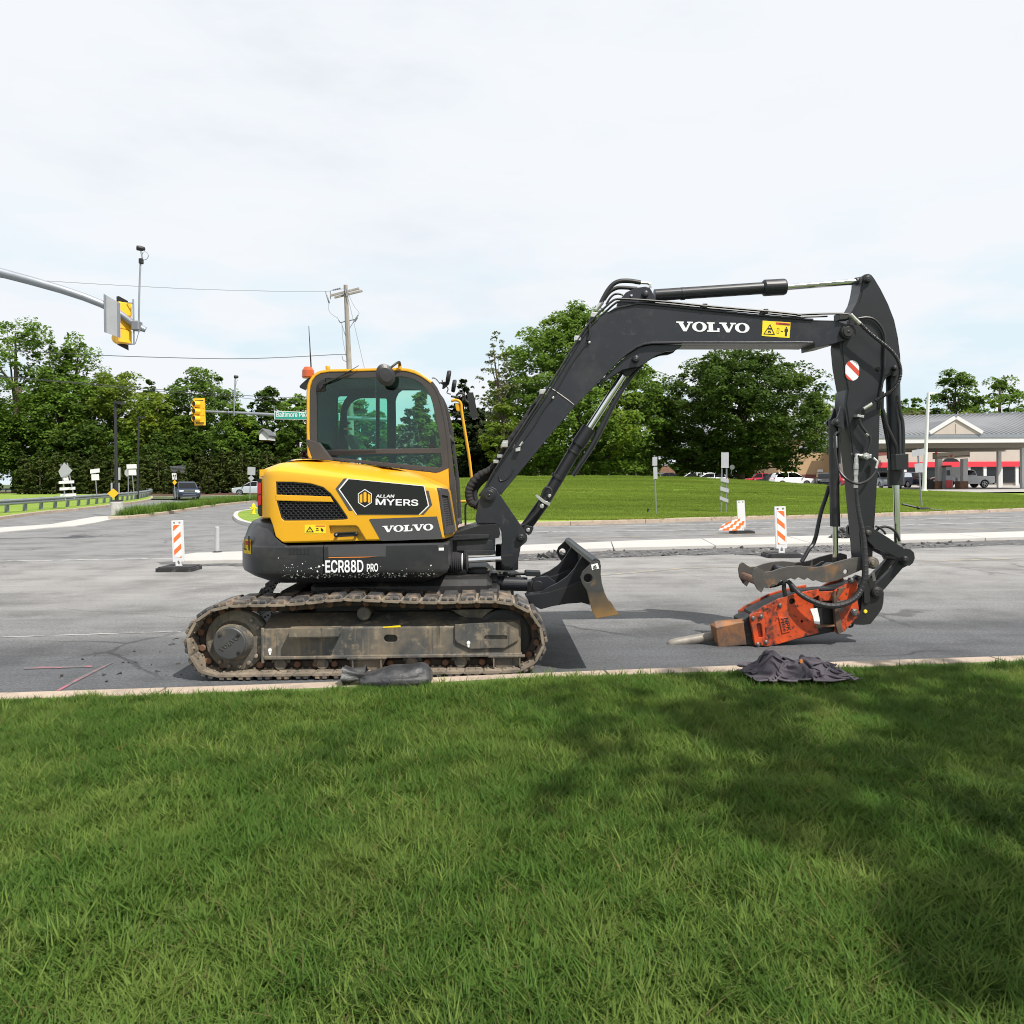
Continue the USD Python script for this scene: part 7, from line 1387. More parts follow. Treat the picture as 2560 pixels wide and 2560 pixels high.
t, A, H, w = lane_panel('white lane panel whose striped sheet hangs loose at its foot', 1855, 1333, 76, -.04, 58, striped=False)
q = []; nx, nz = 9, 9
for i in range(nx):
    for j in range(nz):
        a, b_ = i / (nx - 1), j / (nz - 1); x = -.62 + .68 * a; z = .10 + .36 * b_ * (1 - .55 * (1 - a) ** 2) + .10 * a * (1 - b_) * .0 ; q.append((x - .10 * (1 - b_), -.14 - .16 * math.sin(a * 3.1) * (1 - .3 * b_) , z))
q = np.array(q); f = [((i * nz + j), (i + 1) * nz + j, (i + 1) * nz + j + 1, i * nz + j + 1) for i in range(nx - 1) for j in range(nz - 1)]
fi = np.array(f); ci = np.array([(i - j * .55 + 20) % 3.4 for i in range(nx - 1) for j in range(nz - 1)])
v_, f_ = vf((q, fi[ci < 1.7])); t.add('loose_sheet', (v_, f_), 'orange_sheet'); v_, f_ = vf((q, fi[ci >= 1.7])); t.add('loose_sheet', (v_, f_), 'sign_white')

# ------------------------------------------------------------------ signs on the far lawn
sign('grey backs of two stacked signs on one post at the far kerb', [(1636, 1138, 1640, 1284, .03)], [(rect(1631, 1143, 1643, 1165, 0, -1), 'sign_back'), (rect(1633, 1168, 1643, 1198, 1, -1), 'sign_back')], 30)
sign('large grey sign back on two posts with three slanted bars below', [(1805, 1130, 1803, 1281, .03), (1817, 1130, 1815, 1280, .03)], [(rect(1803, 1131, 1822, 1170, 0, 0), 'sign_back'), (rect(1802, 1193, 1822, 1203, 0, 5), 'sign_back'), (rect(1801, 1216, 1822, 1226, 0, 6), 'sign_back'), (rect(1799.5, 1240, 1821, 1249, 0, 8), 'sign_back')], 31)
sign('small round white sign back under the maple', [(1829.5, 1164, 1828, 1186)], [(ring(1830.5, 1168, 6.2, 16), 'sign_back')], 58)
sign('thin white marker post under the maple', [(1796, 1146, 1795, 1184, .05)], [(rect(1794.6, 1146, 1797, 1183), 'sign_white')], 62)
sign('leaning pair of pale sign backs in front of the white lamp pole', [(2294, 1122, 2304, 1264, .035)], [(rect(2280, 1126, 2311, 1142, 1, -5), 'sign_back'), (rect(2286, 1160, 2307, 1182, 3, -3), 'sign_back')], 33)
t = Street('street_lamp', 'tall white lamp pole in front of the fuel station', 'street lamp', (*W(2310, 1232, 53)[:2], .4))
t.w('post', tube([(*W(2310, 1232, 53)[:2], .35), W(2312, 1180, 53), W(2321, 982, 53)], [.16, .13, .10], 10), 'sign_white', True); t.w('base', moved(lathe([(.28, 0), (.28, .3), (.18, .34)], 14, 'z'), (*W(2310, 1232, 53)[:2], .38)), 'sign_white'); t.w('lamp_arm', wtube([(2322, 984, 53), (2340, 983, 53)], .06, 6), 'sign_white')
b = base_at(1629, 1289, .13); r_ = np.random.default_rng(4)
def bag(w, d, h, seed, tie=None):
    m = trimesh.creation.icosphere(4, 1.0); v = np.array(m.vertices); v = np.sign(v) * np.abs(v) ** np.array([.75, .8, .9]); v = v * [w / 2, d / 2, h / 2]
    n1 = meshkit.fbm(v * 7 + seed, 4, seed) - .5; n2 = meshkit.fbm(v * [4, 9, 18] + seed, 3, seed + 3) - .5; v = v * (1 + .12 * n1 + .16 * n2)[:, None]; v[:, 2] = np.where(v[:, 2] < -.30 * h, -.30 * h, v[:, 2]) + .30 * h; return v, np.array(m.faces)
t = Street('sandbag', 'small black sandbag at the foot of the far stacked sign', 'sandbag', b); t.add('sack', bag(.42, .3, .17, 3), 'cloth_black', True); t.add('neck', tube([(-.12, 0, .12), (-.16, 0, .22), (-.12, 0, .27)], [.05, .03, .05], 8, 8), 'cloth_black', True)
b = at(2310, 1268, 33.2); zz = float(lawn_z(b[0], b[1])); t = Street('sign_stand', 'black folding stand with a sandbag at the foot of the leaning signs', 'sign stand', (b[0], b[1], zz))
t.add('sack', bag(.55, .35, .2, 5), 'cloth_black', True); t.add('leg', tube([(-.95, 0, .30), (.05, 0, .06)], .05, 6), 'black_pole'); t.add('leg', tube([(0, .1, .08), (.75, -.1, .03)], .04, 6), 'black_pole')
# ------------------------------------------------------------------ vehicles
PROF = {
 'suv': dict(L=4.7, W=1.88, H=1.70, low=[(-2.32, .45), (-2.35, .85), (-2.28, 1.02), (-1.2, 1.06), (.75, 1.06), (1.6, 1.0), (2.15, .92), (2.33, .78), (2.35, .42), (2.1, .28), (-2.1, .30)], cab=[(-2.2, 1.04), (-1.95, 1.56), (-1.5, 1.68), (.0, 1.70), (.35, 1.62), (1.25, 1.04)], wb=(-1.42, 1.40), wr=.36),
 'pickup': dict(L=5.6, W=1.95, H=1.85, low=[(-2.8, .55), (-2.8, 1.18), (-1.0, 1.2), (1.2, 1.2), (2.6, 1.12), (2.8, .95), (2.8, .5), (2.5, .35), (-2.5, .40)], cab=[(-1.1, 1.18), (-.95, 1.70), (-.7, 1.84), (.4, 1.85), (.65, 1.78), (1.35, 1.18)], wb=(-1.75, 1.75), wr=.40)}
def car(name, label, cat_, px, py, Y, heading, kind, paint, z=None, s=1.0):
    """a motor vehicle; heading is the direction of its nose, in radians from the +x axis"""
    p = PROF[kind]; q = at(px, py, Y); z = q[2] if z is None else z; T = Thing(name, label, cat_, (q[0], Y, z), heading)
    w = p['W'] / 2
    def rounded(prof, w0, tuck, r=.10):
        pl = Polygon(prof); out = []
        for y, o in ((-w0, r), (-w0 + r * .35, r * .3), (-w0 + r, 0), (w0 - r, 0), (w0 - r * .35, r * .3), (w0, r)): out.append((y, pl.buffer(-o * .6, join_style='mitre')))
        c = np.array(pl.exterior.coords)[:-1]; cen = c.mean(0); rings = []
        for y, o in ((-w0, r), (-w0 + r * .35, r * .3), (-w0 + r, 0), (w0 - r, 0), (w0 - r * .35, r * .3), (w0, r)):
            k = cen + (c - cen) * (1 - o * .55); k = np.c_[k[:, 0], np.full(len(k), y), k[:, 1]]; k[:, 1] *= 1 - tuck * np.clip((k[:, 2] - 1.0) / .7, 0, 1); rings.append(k)
        n = len(c); v = np.vstack(rings); f = []
        for a in range(len(rings) - 1):
            for j in range(n): i0, i1 = a * n + j, a * n + (j + 1) % n; f += [(i0, i1, i1 + n), (i0, i1 + n, i0 + n)]
        v = np.vstack([v, rings[0].mean(0), rings[-1].mean(0)]); e = (len(rings) - 1) * n
        for j in range(n): f += [(len(v) - 2, (j + 1) % n, j), (len(v) - 1, e + j, e + (j + 1) % n)]
        t = trimesh.Trimesh(v, f, process=False)
        if t.volume < 0: t.invert()
        return t
    arch = [man(lathe([(.001, -2), (p['wr'] + .07, -2), (p['wr'] + .07, -w + .26), (.001, -w + .26)], 20, 'y', (x, 0, p['wr'] - .02))) for x in p['wb']]
    arch += [man(lathe([(.001, w - .26), (p['wr'] + .07, w - .26), (p['wr'] + .07, 2), (.001, 2)], 20, 'y', (x, 0, p['wr'] - .02))) for x in p['wb']]
    b = man(rounded(p['low'], w, 0))
    for a in arch:
        if a.volume() < 0: a = m3.Manifold(m3.Mesh(a.to_mesh().vert_properties[:, :3], a.to_mesh().tri_verts[:, ::-1]))
        b = b - a
    T.add('body', b, paint, 40); cb_ = T.add('roof', rounded(p['cab'], w - .09, .16, .08), paint, 40)
    c = np.array(p['cab']); cen = c.mean(0); win = Polygon(cen + (c - cen) * [.90, .74] + [0, -.0]); mid = shapely.box(cen[0] - .04, 0, cen[0] + .05, 3)
    for sgn in (-1, 1):
        g = win.difference(mid)
        for piece in getattr(g, 'geoms', [g]):
            for e in extr(piece, .012):
                v = np.array(e.vertices); zz = v[:, 1]; y = (w - .092) * (1 - .16 * np.clip((zz - 1.0) / .7, 0, 1)) * (1.0) + .006
                T.add('side_window', (np.c_[v[:, 0], sgn * (y + v[:, 2]), zz], np.array(e.faces)), 'car_glass')
    def scr(a, b_, nm):
        a, b_ = np.array(a), np.array(b_); d = b_ - a; n_ = np.array([d[1], -d[0]]) / np.linalg.norm(d); n_ = n_ if n_[0] * (1 if nm == 'windscreen' else -1) > 0 else -n_
        a, b_ = a + d * .10 + n_ * .02, b_ - d * .08 + n_ * .02; k0, k1 = (w - .16) * (1 - .16 * np.clip((a[1] - 1) / .7, 0, 1)), (w - .16) * (1 - .16 * np.clip((b_[1] - 1) / .7, 0, 1))
        v = np.array([(a[0], -k0, a[1]), (a[0], k0, a[1]), (b_[0], k1, b_[1]), (b_[0], -k1, b_[1])]); T.add(nm, (v, np.array([[0, 1, 2], [0, 2, 3]])), 'car_glass')
    scr(p['cab'][-1], p['cab'][-2], 'windscreen'); scr(p['cab'][0], p['cab'][1], 'rear_window')
    for x in p['wb']:
        for sgn in (-1, 1):
            r = p['wr']; wh = T.add('wheel', lathe([(.12, -.11), (r - .04, -.11), (r, -.08), (r, .08), (r - .04, .11), (.12, .11)], 22, 'y', (x, sgn * (w - .14), r)), 'tyre', 30)
            spk = unary_union([LineString([(0, 0), (r * .66 * math.cos(k), r * .66 * math.sin(k))]).buffer(.035) for k in np.arange(5) * 2 * math.pi / 5] + [Point(0, 0).buffer(r * .68).difference(Point(0, 0).buffer(r * .60))])
            for e in extr(spk, .02): v = np.array(e.vertices); T.add('rim', (np.c_[v[:, 0] + x, sgn * (w - .035 - .0) + (v[:, 2] - .01), v[:, 1] + r], np.array(e.faces)), 'rim', parent=wh)
    fx, rx = p['low'][7][0] if kind == 'suv' else 2.8, p['low'][0][0]; hz = .86 if kind == 'suv' else .95
    for sgn in (-1, 1):
        T.add('headlight', cbox(fx - .16, fx + .012, sgn * (w - .32) - .20, sgn * (w - .32) + .20, hz - .07, hz + .06, .03), 'light_lens')
        T.add('tail_light', cbox(rx - .02, rx + .12, sgn * (w - .17) - .11, sgn * (w - .17) + .11, .82, 1.08, .03), 'tail_lens')
        T.add('door_mirror', cbox(p['cab'][-1][0] - .35, p['cab'][-1][0] - .22, sgn * (w + .08) - .11, sgn * (w + .08) + .11, 1.06, 1.22, .03), 'plastic_trim')
    gr_ = T.add('grille', cbox(fx - .1, fx + .016, -.48, .48, hz - .10, hz + .07, .02), 'plastic_trim')
    T.add('chrome_bar', cat([box(fx, fx + .022, -.62, .62, hz - .12, hz - .095), box(fx, fx + .022, -.5, .5, hz - .02, hz + .005)]), 'chrome', parent=gr_)
    T.add('bumper', cat([cbox(fx - .12, fx + .03, -w + .12, w - .12, .30, .48, .04), cbox(rx - .03, rx + .1, -w + .12, w - .12, .34, .56, .04)]), 'plastic_trim')
    T.add('skid_trim', cat([box(fx, fx + .036, -.62, .62, .30, .33), box(fx + .0, fx + .036, -.55, .55, .50, .53)]), 'galvanised')
    T.add('number_plate', cat([box(rx - .012, rx + .02, -.16, .16, .86, .98)]), 'sign_white'); return T
car('parked_car', 'dark navy sport utility car coming towards the road on the side lane', 'car', 466, 1248, 70, -1.06, 'suv', 'car_navy', 0.0)
car('parked_car', 'silver blue sport utility car passing behind the excavator tail', 'car', 634, 1239, 92, math.pi + .04, 'suv', 'car_silver', 0.0)
car('parked_car', 'white car left of two white ones on the lot under the pear tree', 'car', 1726, 1200, 96, math.pi, 'suv', 'car_white', .72)
car('parked_car', 'white car nose to the mound, right of its white neighbour', 'car', 1768, 1200, 92, math.pi, 'suv', 'car_white', .66)
car('pickup_truck', 'dark pickup beside the brick wall left of the white cars', 'pickup truck', 1668, 1200, 98, .2, 'pickup', 'car_black', .62)
car('pickup_truck', 'red pickup truck parked under the maple', 'pickup truck', 1902, 1200, 96, math.pi - .1, 'pickup', 'car_red', .45)
car('parked_car', 'black car mostly hidden between the red pickup and the white car', 'car', 1938, 1203, 92, math.pi - .9, 'suv', 'car_black', .55)
car('parked_car', 'white sport utility car facing right under the right side of the maple', 'car', 1979, 1205, 88, .02, 'suv', 'car_white', .62)
car('parked_car', 'black sport utility car facing the lawn beside the red brick building', 'car', 2062, 1208, 86, -1.9, 'suv', 'car_black', LOT)
car('parked_car', 'dark red car showing between the thumb cylinder and the arm', 'car', 2112, 1208, 92, -1.7, 'suv', 'car_red', LOT)
car('parked_car', 'grey car facing forward between the arm and the bucket cylinder', 'car', 2214, 1222, 72, -1.75, 'suv', 'car_silver', LOT)
car('parked_car', 'blue grey sport utility car seen from behind, left of the white lamp pole', 'car', 2268, 1215, 84, 1.7, 'suv', 'car_blue', LOT)
car('pickup_truck', 'white pickup truck at the fuel pump under the canopy', 'pickup truck', 2405, 1208, 78, math.pi, 'pickup', 'car_white', LOT)

# ------------------------------------------------------------------ fuel station and buildings
mat('wall_cream', (.44, .385, .335), .85, vary=(.6, .08)); mat('wall_tan', (.40, .27, .15), .85, vary=(.5, .1)); mat('brick_red', (.16, .05, .04), .85, vary=(6, .3))
mat('band_red', (.60, .03, .05), .5); mat('roof_metal', (.19, .195, .205), .5, .4, vary=(.8, .1)); mat('trim_white', (.60, .60, .60), .6); mat('window_dark', (.012, .014, .016), .15); mat('brick_brown', (.22, .12, .075), .85, vary=(3, .3)); mat('soffit', (.30, .27, .24), .8)
mat('pump_grey', (.30, .31, .33), .5); mat('pump_red', (.45, .03, .03), .4)
def zpx(px, py, Y): return at(px, py, Y)[2]
def xpx(px, Y): return at(px, 1195, Y)[0]
Yc0, Yc1 = 66.0, 82.0
fs = Street('fuel_station_canopy', 'fuel station canopy with grey standing seam roof, white fascia and gable', 'canopy', (xpx(2400, Yc0), Yc0, LOT))
xl, xr = xpx(2172, Yc0), xpx(2760, Yc0); zb, zt = zpx(2400, 1107, Yc0), zpx(2400, 1094, Yc0); zr = zpx(2400, 1086, Yc0)
fs.w('fascia', cat([box(xl, xr, Yc0, Yc0 + .25, zb, zt), box(xl, xl + .25, Yc0 + .25, Yc1, zb, zt)]), 'trim_white')
fs.w('roof_edge', cat([box(xl - .1, xr, Yc0 - .08, Yc0 + .3, zt + .004, zr)]), 'galvanised')
fs.w('soffit', box(xl + .26, xr, Yc0 + .26, Yc1, zb + .05, zb + .15), 'soffit')
fs.w('beam', cat([box(xl + .26, xr, y, y + .25, zb - .35, zb + .05) for y in (Yc0 + 2.5, Yc0 + 8, Yc0 + 13)]), 'soffit')
rz = zpx(2240, 1063, Yc0 + 8) + .3; r0, r1 = np.array([xl, Yc0, zr]), np.array([xpx(2235, Yc0 + 8), Yc0 + 8, rz])
v = np.array([(xl, Yc0, zr), (xr, Yc0, zr), (xr, Yc0 + 8, rz + .9), (xl + 4.5, Yc0 + 8, rz + .6), (xl, Yc1, zr), (xr, Yc1, zr)])
rf = fs.w('roof', (v, np.array([[0, 1, 2], [0, 2, 3], [0, 3, 4], [3, 2, 5], [3, 5, 4]])), 'roof_metal')
sl = (v[3] - v[0]);
for k in range(60):
    x = xl + .3 + k * .42
    if x > xr - .3: break
    fr_ = min(1.0, (x - xl) / 4.5); top = np.array([x, Yc0 + 8 * fr_, zr + (rz + .6 + .3 * min(1, max(0, (x - xl - 4.5) / 14)) - zr) * fr_]); bot = np.array([x, Yc0, zr])
    fs.w('roof_seam', tube([bot + [0, 0, .03], top + [0, 0, .03]], .03, 4), 'roof_metal', parent=rf)
gx0, gx1, gxa = xpx(2325, Yc0), xpx(2452, Yc0), xpx(2388, Yc0); ga = zpx(2388, 1048, Yc0)
v = np.array([(gx0, Yc0 - .1, zr + .01), (gx1, Yc0 - .1, zr + .01), (gxa, Yc0 - .1, ga), (gx0, Yc0 + 7, zr + .01), (gx1, Yc0 + 7, zr + .01), (gxa, Yc0 + 7, ga)])
gb = fs.w('gable', (v, np.array([[0, 1, 2], [3, 5, 4], [0, 3, 4], [0, 4, 1]])), 'wall_cream'); fs.w('gable_roof', (v + [0, 0, .02], np.array([[0, 2, 5], [0, 5, 3], [1, 4, 5], [1, 5, 2]])), 'roof_metal', parent=gb)
def barge(a, b, wd): d = b - a; n_ = np.array([-d[2], 0, d[0]]); n_ /= np.linalg.norm(n_); n_ = n_ if n_[2] > 0 else -n_; vv = np.array([a, b, b + n_ * wd, a + n_ * wd]); vv = np.vstack([vv - [0, .12, 0], vv]); return trimesh.convex.convex_hull(vv)
fs.w('gable_trim', cat([barge(v[0], v[2], .3), barge(v[1], v[2], .3)]), 'trim_white', parent=gb); fs.w('gable_joint', box(gxa - .02, gxa + .02, Yc0 - .13, Yc0 - .10, zr + .1, ga - .4), 'soffit', parent=gb)
for px in (2560,): x = xpx(px, Yc0 + 3); fs.w('column', box(x - .16, x + .16, Yc0 + 3, Yc0 + 3.32, LOT - .05, zb - .35), 'trim_white')
for px in (2230, 2500): x = xpx(px, Yc0 + 12); fs.w('column', box(x - .16, x + .16, Yc0 + 12, Yc0 + 12.32, LOT - .05, zb - .35), 'trim_white')
Yw = 96.0; st = Street('store', 'cream fuel station store with a red band over dark shop windows', 'shop', (xpx(2330, Yw), Yw, LOT))
x0, x1 = xpx(2140, Yw), xpx(2700, Yw); zB0, zB1 = zpx(2330, 1168, Yw), zpx(2330, 1155, Yw)
st.w('wall', cat([box(x0, x1, Yw, Yw + 12, zB0, zpx(2330, 1090, Yw)), box(x0, x1, Yw + .25, Yw + 12, LOT - .1, zB0)]), 'wall_cream'); st.w('band', box(x0, x1, Yw - .12, Yw, zB0, zB1), 'band_red')
for k in range(14):
    a = x0 + .4 + k * (x1 - x0) / 14; f_ = st.w('shop_window', box(a, a + (x1 - x0) / 14 - .5, Yw + .12, Yw + .2, LOT + .35, zB0 - .02), 'window_dark'); st.w('mullion', box(a - .42, a - .04, Yw + .02, Yw + .25, LOT, zB0), 'trim_white', parent=f_)
st.w('roof', (np.array([(x0 - .5, Yw - .5, zpx(2330, 1090, Yw)), (x1, Yw - .5, zpx(2330, 1090, Yw)), (x1, Yw + 6, zpx(2330, 1070, Yw)), (x0 - .5, Yw + 6, zpx(2330, 1070, Yw))]), np.array([[0, 1, 2], [0, 2, 3]])), 'roof_metal')
st.w('arch_window', panel([(2354, 1157), (2362, 1148), (2376, 1143), (2392, 1148), (2402, 1157)], Yw - .05, .04), 'window_dark')
st.w('shop_sign', panel([(2196, 1123), (2225, 1123), (2225, 1138), (2196, 1140)], Yw - 1.0, .3), 'brick_red')
Yk = 71.0; kk = Street('pump_portal', 'cream pump island portal with a red bird emblem and two posts on brick bases', 'pump island', (xpx(2385, Yk), Yk, LOT))
kk.w('beam', panel(K4((1525, 722), (1868, 700), (1868, 768), (1525, 788)), Yk, .8), 'wall_cream'); kk.w('stripe', panel(K4((1530, 766), (1640, 758), (1640, 764), (1530, 772)), Yk - .03, .025), 'brick_red'); kk.w('stripe', panel(K4((1712, 756), (1866, 748), (1866, 754), (1712, 762)), Yk - .03, .025), 'brick_red')
kk.w('emblem', panel(K4((1650, 742), (1668, 752), (1690, 738), (1684, 755), (1676, 770), (1664, 766)), Yk - .03, .025), 'band_red')
for a, b in ((1532, 1580), (1798, 1848)): kk.w('post', panel(K4((a, 785), (b, 780), (b, 1020), (a, 1020)), Yk, .5), 'trim_white'); kk.w('base', panel(K4((a - 30, 1020), (b + 4, 1020), (b + 4, 1108), (a - 30, 1108)), Yk - .15, .9), 'brick_brown')
kk.w('round_sign', panel(ring(*(K4((1516, 726))[0]), 3.2, 14), Yk - .1, .06), 'band_red')
pm_ = Street('fuel_pump', 'grey and red fuel pump in front of the portal', 'fuel pump', (xpx(2371, Yk - 1), Yk - 1, LOT))
pm_.w('cabinet', panel(K4((1618, 870), (1672, 870), (1690, 1000), (1690, 1090), (1615, 1090), (1615, 1000)), Yk - 1, .6), 'pump_grey'); pm_.w('topper', panel(K4((1614, 856), (1675, 852), (1676, 872), (1614, 874)), Yk - 1.05, .7), 'brick_red'); pm_.w('panel', panel(K4((1618, 1010), (1685, 1010), (1685, 1088), (1618, 1088)), Yk - 1.04, .03), 'pump_red'); pm_.w('screen', panel(K4((1626, 905), (1660, 905), (1664, 960), (1626, 960)), Yk - 1.04, .03), 'window_dark')
b_ = Street('advert_board', 'plain white board standing between the pump and the right portal post', 'board', (xpx(2392, 74), 74, LOT)); b_.w('face', panel(K4((1680, 872), (1782, 870), (1782, 985), (1680, 985)), 74, .06), 'sign_white'); b_.w('leg', panel(K4((1720, 985), (1740, 985), (1740, 1105), (1720, 1105)), 74, .06), 'galvanised_dark')
bn = Street('litter_bin', 'dark litter bin at the left of the pump portal', 'litter bin', (xpx(2325, 71), 71, LOT)); bn.w('body', panel(K4((1445, 1010), (1485, 1010), (1482, 1100), (1448, 1100)), 71, .55), 'black_pole'); bn.w('lid', panel(K4((1440, 1000), (1488, 1000), (1486, 1012), (1443, 1012)), 70.95, .65), 'plastic_trim')
Yb = 104.0; bd = Street('tan_building', 'tan building with a dark red base and grey seamed roof right of the maple', 'building', (xpx(2050, Yb), Yb, LOT))
x0, x1 = xpx(1945, Yb), xpx(2150, Yb); zc, ze = zpx(2050, 1186, Yb), zpx(2050, 1098, Yb)
bd.w('wall', box(x0, x1, Yb, Yb + 10, zc, ze), 'wall_tan'); bd.w('base', box(x0 - .03, x1 + .03, Yb - .06, Yb + 10, LOT - .3, zc), 'brick_red')
zr2 = zpx(2050, 1056, Yb + 6); v = np.array([(x0 - .5, Yb - .6, ze), (x1 + .5, Yb - .6, ze), (x1 + .5, Yb + 6, zr2), (x0 - .5, Yb + 6, zr2), (x0 - .5, Yb + 12, ze), (x1 + .5, Yb + 12, ze)]); rf = bd.w('roof', (v, np.array([[0, 1, 2], [0, 2, 3], [3, 2, 5], [3, 5, 4]])), 'roof_metal')
for k in range(26):
    x = x0 + k * (x1 - x0) / 25; bd.w('roof_seam', tube([(x, Yb - .6, ze + .03), (x, Yb + 6, zr2 + .03)], .035, 4), 'roof_metal', parent=rf)
bd.w('vent_box', panel(K4((275, 897), (326, 895), (326, 924), (275, 926)), Yb - .3, .28), 'sign_white')
bw_ = Street('brick_wall', 'brown brick wall end behind the dark pickup', 'wall', (xpx(1662, 100), 100, .5)); bw_.w('brickwork', panel([(1650, 1164), (1668, 1164), (1688, 1180), (1688, 1202), (1650, 1202)], 100, .4), 'brick_brown'); bw_.w('coping', panel([(1649, 1162), (1669, 1162), (1669, 1164), (1649, 1164)], 99.9, .6), 'concrete_grey')
pg = Street('pergola', 'dark slatted timber pergola in the gap of the arborvitae row', 'pergola', (xpx(425, 112), 112, 0))
for k in range(6): pg.w('slat', panel([(408, 1166 + k * 3.4), (468, 1164 + k * 3.4), (468, 1165.6 + k * 3.4), (408, 1167.6 + k * 3.4)], 112 + k * .5, .15), 'galvanised_dark')
for x in (412, 436, 462): pg.w('post', panel([(x, 1186), (x + 2.4, 1186), (x + 2.4, 1232), (x, 1232)], 112.6, .15), 'galvanised_dark')
hs2 = Street('house', 'small white gabled house end among the trees below the street name sign', 'house', (xpx(657, 111), 111, 0)); hs2.w('wall', panel([(648, 1083), (656, 1072), (672, 1088), (672, 1100), (648, 1100)], 110.6, 3), 'trim_white'); hs2.w('roof', cat([panel([(644, 1082), (656, 1070.5), (674, 1088), (673, 1090), (656, 1073), (646, 1084)], 110.3, 3.6)]), 'roof_metal')

# ------------------------------------------------------------------ sack and jacket on the near kerb
mat('fleece', (.060, .052, .064), .95, vary=(6, .15), bump=(140, .35, .003)); mat('fleece_lining', (.10, .088, .10), .95, bump=(180, .6, .004)); mat('bag_weave', (.024, .025, .029), .45, vary=(7, .3), dirt=[((.10, .097, .095), 4, .48, .75)], bump=(26, .7, .012))
def world_x(px, py, z): return G(px, py, z)
b = G(985, 1724, .10); t = Street('sandbag', 'black woven sandbag lying on the near kerb against the track', 'sandbag', (b[0], b[1] + .12, .095))
sv, sf = bag(.53, .30, .225, 11); sv[:, 2] += .016 * (np.abs(meshkit.noise(np.c_[sv[:, 0] * 9 + sv[:, 2] * 6, sv[:, 1] * 7, sv[:, 2] * 14], 5) - .5) * 2) * (sv[:, 2] > .03) - .02 * np.exp(-((sv[:, 0] - .06) ** 2) / .004) * (sv[:, 2] > .1); sv[:, 2] *= .85; sv[:, 0] = np.where(sv[:, 0] > 0, .27 * (np.abs(sv[:, 0]) / .27) ** .72, sv[:, 0]); k = .82 + .18 * np.clip((sv[:, 0] + .26) / .25, 0, 1); sv[:, 2] *= k * (1 + .15 * np.sin(sv[:, 0] * 6)); ang = np.arctan2(sv[:, 2] - .07, sv[:, 1])
sv += (np.clip((-.10 - sv[:, 0]) / .16, 0, 1) * .012 * np.sin(ang * 13 + sv[:, 0] * 20))[:, None] * np.c_[np.zeros(len(sv)), np.cos(ang), np.sin(ang)]; sv[:, 2] = np.maximum(sv[:, 2], 0)
t.add('sack', (sv, sf), 'bag_weave', True); nk = []
for k in range(60):
    s_ = k / 59; a = np.linspace(0, 2 * np.pi, 20, endpoint=False); rr = (.05 * (1 - s_) ** 2 + .018 + .075 * max(0, s_ - .25)) * (1 + .22 * np.sin(a * 5 + 4 * s_)); nk.append(np.c_[np.full(20, -.225 - .17 * s_), .02 + rr * np.cos(a) * 1.1, .06 - .0 * s_ + rr * np.sin(a) * .9 + .015])
v = np.vstack(nk); f = [(r * 20 + j, r * 20 + (j + 1) % 20, (r + 1) * 20 + (j + 1) % 20, (r + 1) * 20 + j) for r in range(59) for j in range(20)]; v[:, 2] = np.maximum(v[:, 2], .004); fv = np.array(f); t.add('sack_neck', vf((v, fv)), 'bag_weave', True); t.add('tie', tube([(-.262, .02 + .035 * math.cos(a), .07 + .032 * math.sin(a)) for a in np.linspace(0, 6.3, 16)], .006, 6), 'cloth_black')
c = G(1996, 1708, .10); t = Street('jacket', 'crumpled grey purple fleece jacket dropped on the grass by the kerb', 'jacket', (c[0], c[1] + .10, .10))
# the cloth is let fall and crumple: a net of springs, shorter on the ground than its own size
nx, ny = 84, 64; L0 = .0135; rj = np.random.default_rng(31); gi, gj = np.meshgrid(np.arange(nx), np.arange(ny), indexing='ij')
rest = np.stack([(gi - nx / 2) * L0, (gj - ny / 2) * L0], -1); n3 = np.stack([gi * .11, gj * .11, 0 * gi], -1)
P = np.zeros((nx, ny, 3)); P[..., 0] = rest[..., 0] * .66 + .05 * (meshkit.fbm(n3, 3, 41) - .5); P[..., 1] = rest[..., 1] * .47 + .05 * (meshkit.fbm(n3, 3, 42) - .5); P[..., 2] = .08 + .17 * meshkit.fbm(n3 * 1.25, 3, 43) * np.exp(-(P[..., 0] + .1) ** 2 / .09)
V = np.zeros_like(P)
def floor_z(p): return .125 * np.exp(-((p[..., 0] + .17) ** 2 / .012 + (p[..., 1] - .03) ** 2 / .010)) + .085 * np.exp(-((p[..., 0] - .15) ** 2 / .016 + p[..., 1] ** 2 / .008)) + .06 * np.exp(-((p[..., 0] - .0) ** 2 / .006 + (p[..., 1] + .06) ** 2 / .006)) + .012
def pull(P, di, dj, ln, k):
    a = P[max(0, -di):nx - max(0, di), max(0, -dj):ny - max(0, dj)]; b = P[max(0, di):nx + min(0, di) if di < 0 else nx, max(0, dj):ny + min(0, dj) if dj < 0 else ny]
    d = b - a; l = np.linalg.norm(d, axis=-1, keepdims=True) + 1e-9; c = d * (k * .5 * (1 - ln / l)); a += c; b -= c
for it in range(150):
    old = P.copy(); V[..., 2] -= .0009; P = P + V
    for _ in range(4):
        for di, dj in ((1, 0), (0, 1)): pull(P, di, dj, L0, .45)
        pull(P, 1, 1, L0 * 1.4142, .35); pull(P[:, ::-1], 1, 1, L0 * 1.4142, .35); pull(P, 2, 0, 2 * L0, .22); pull(P, 0, 2, 2 * L0, .22); pull(P, 5, 0, 5 * L0, .012); pull(P, 0, 5, 5 * L0, .012)
        fz = floor_z(P); hit = P[..., 2] < fz; P[..., 2] = np.where(hit, fz, P[..., 2]); P[..., :2] = np.where(hit[..., None], P[..., :2] * .35 + old[..., :2] * .65, P[..., :2])
    V = (P - old) * .86
P[..., 2] *= 1.25; P[..., 0] *= .9; P[..., 2] += .045; P[..., 0] = np.clip(P[..., 0] - P[..., 0].mean(), -.40, .40)
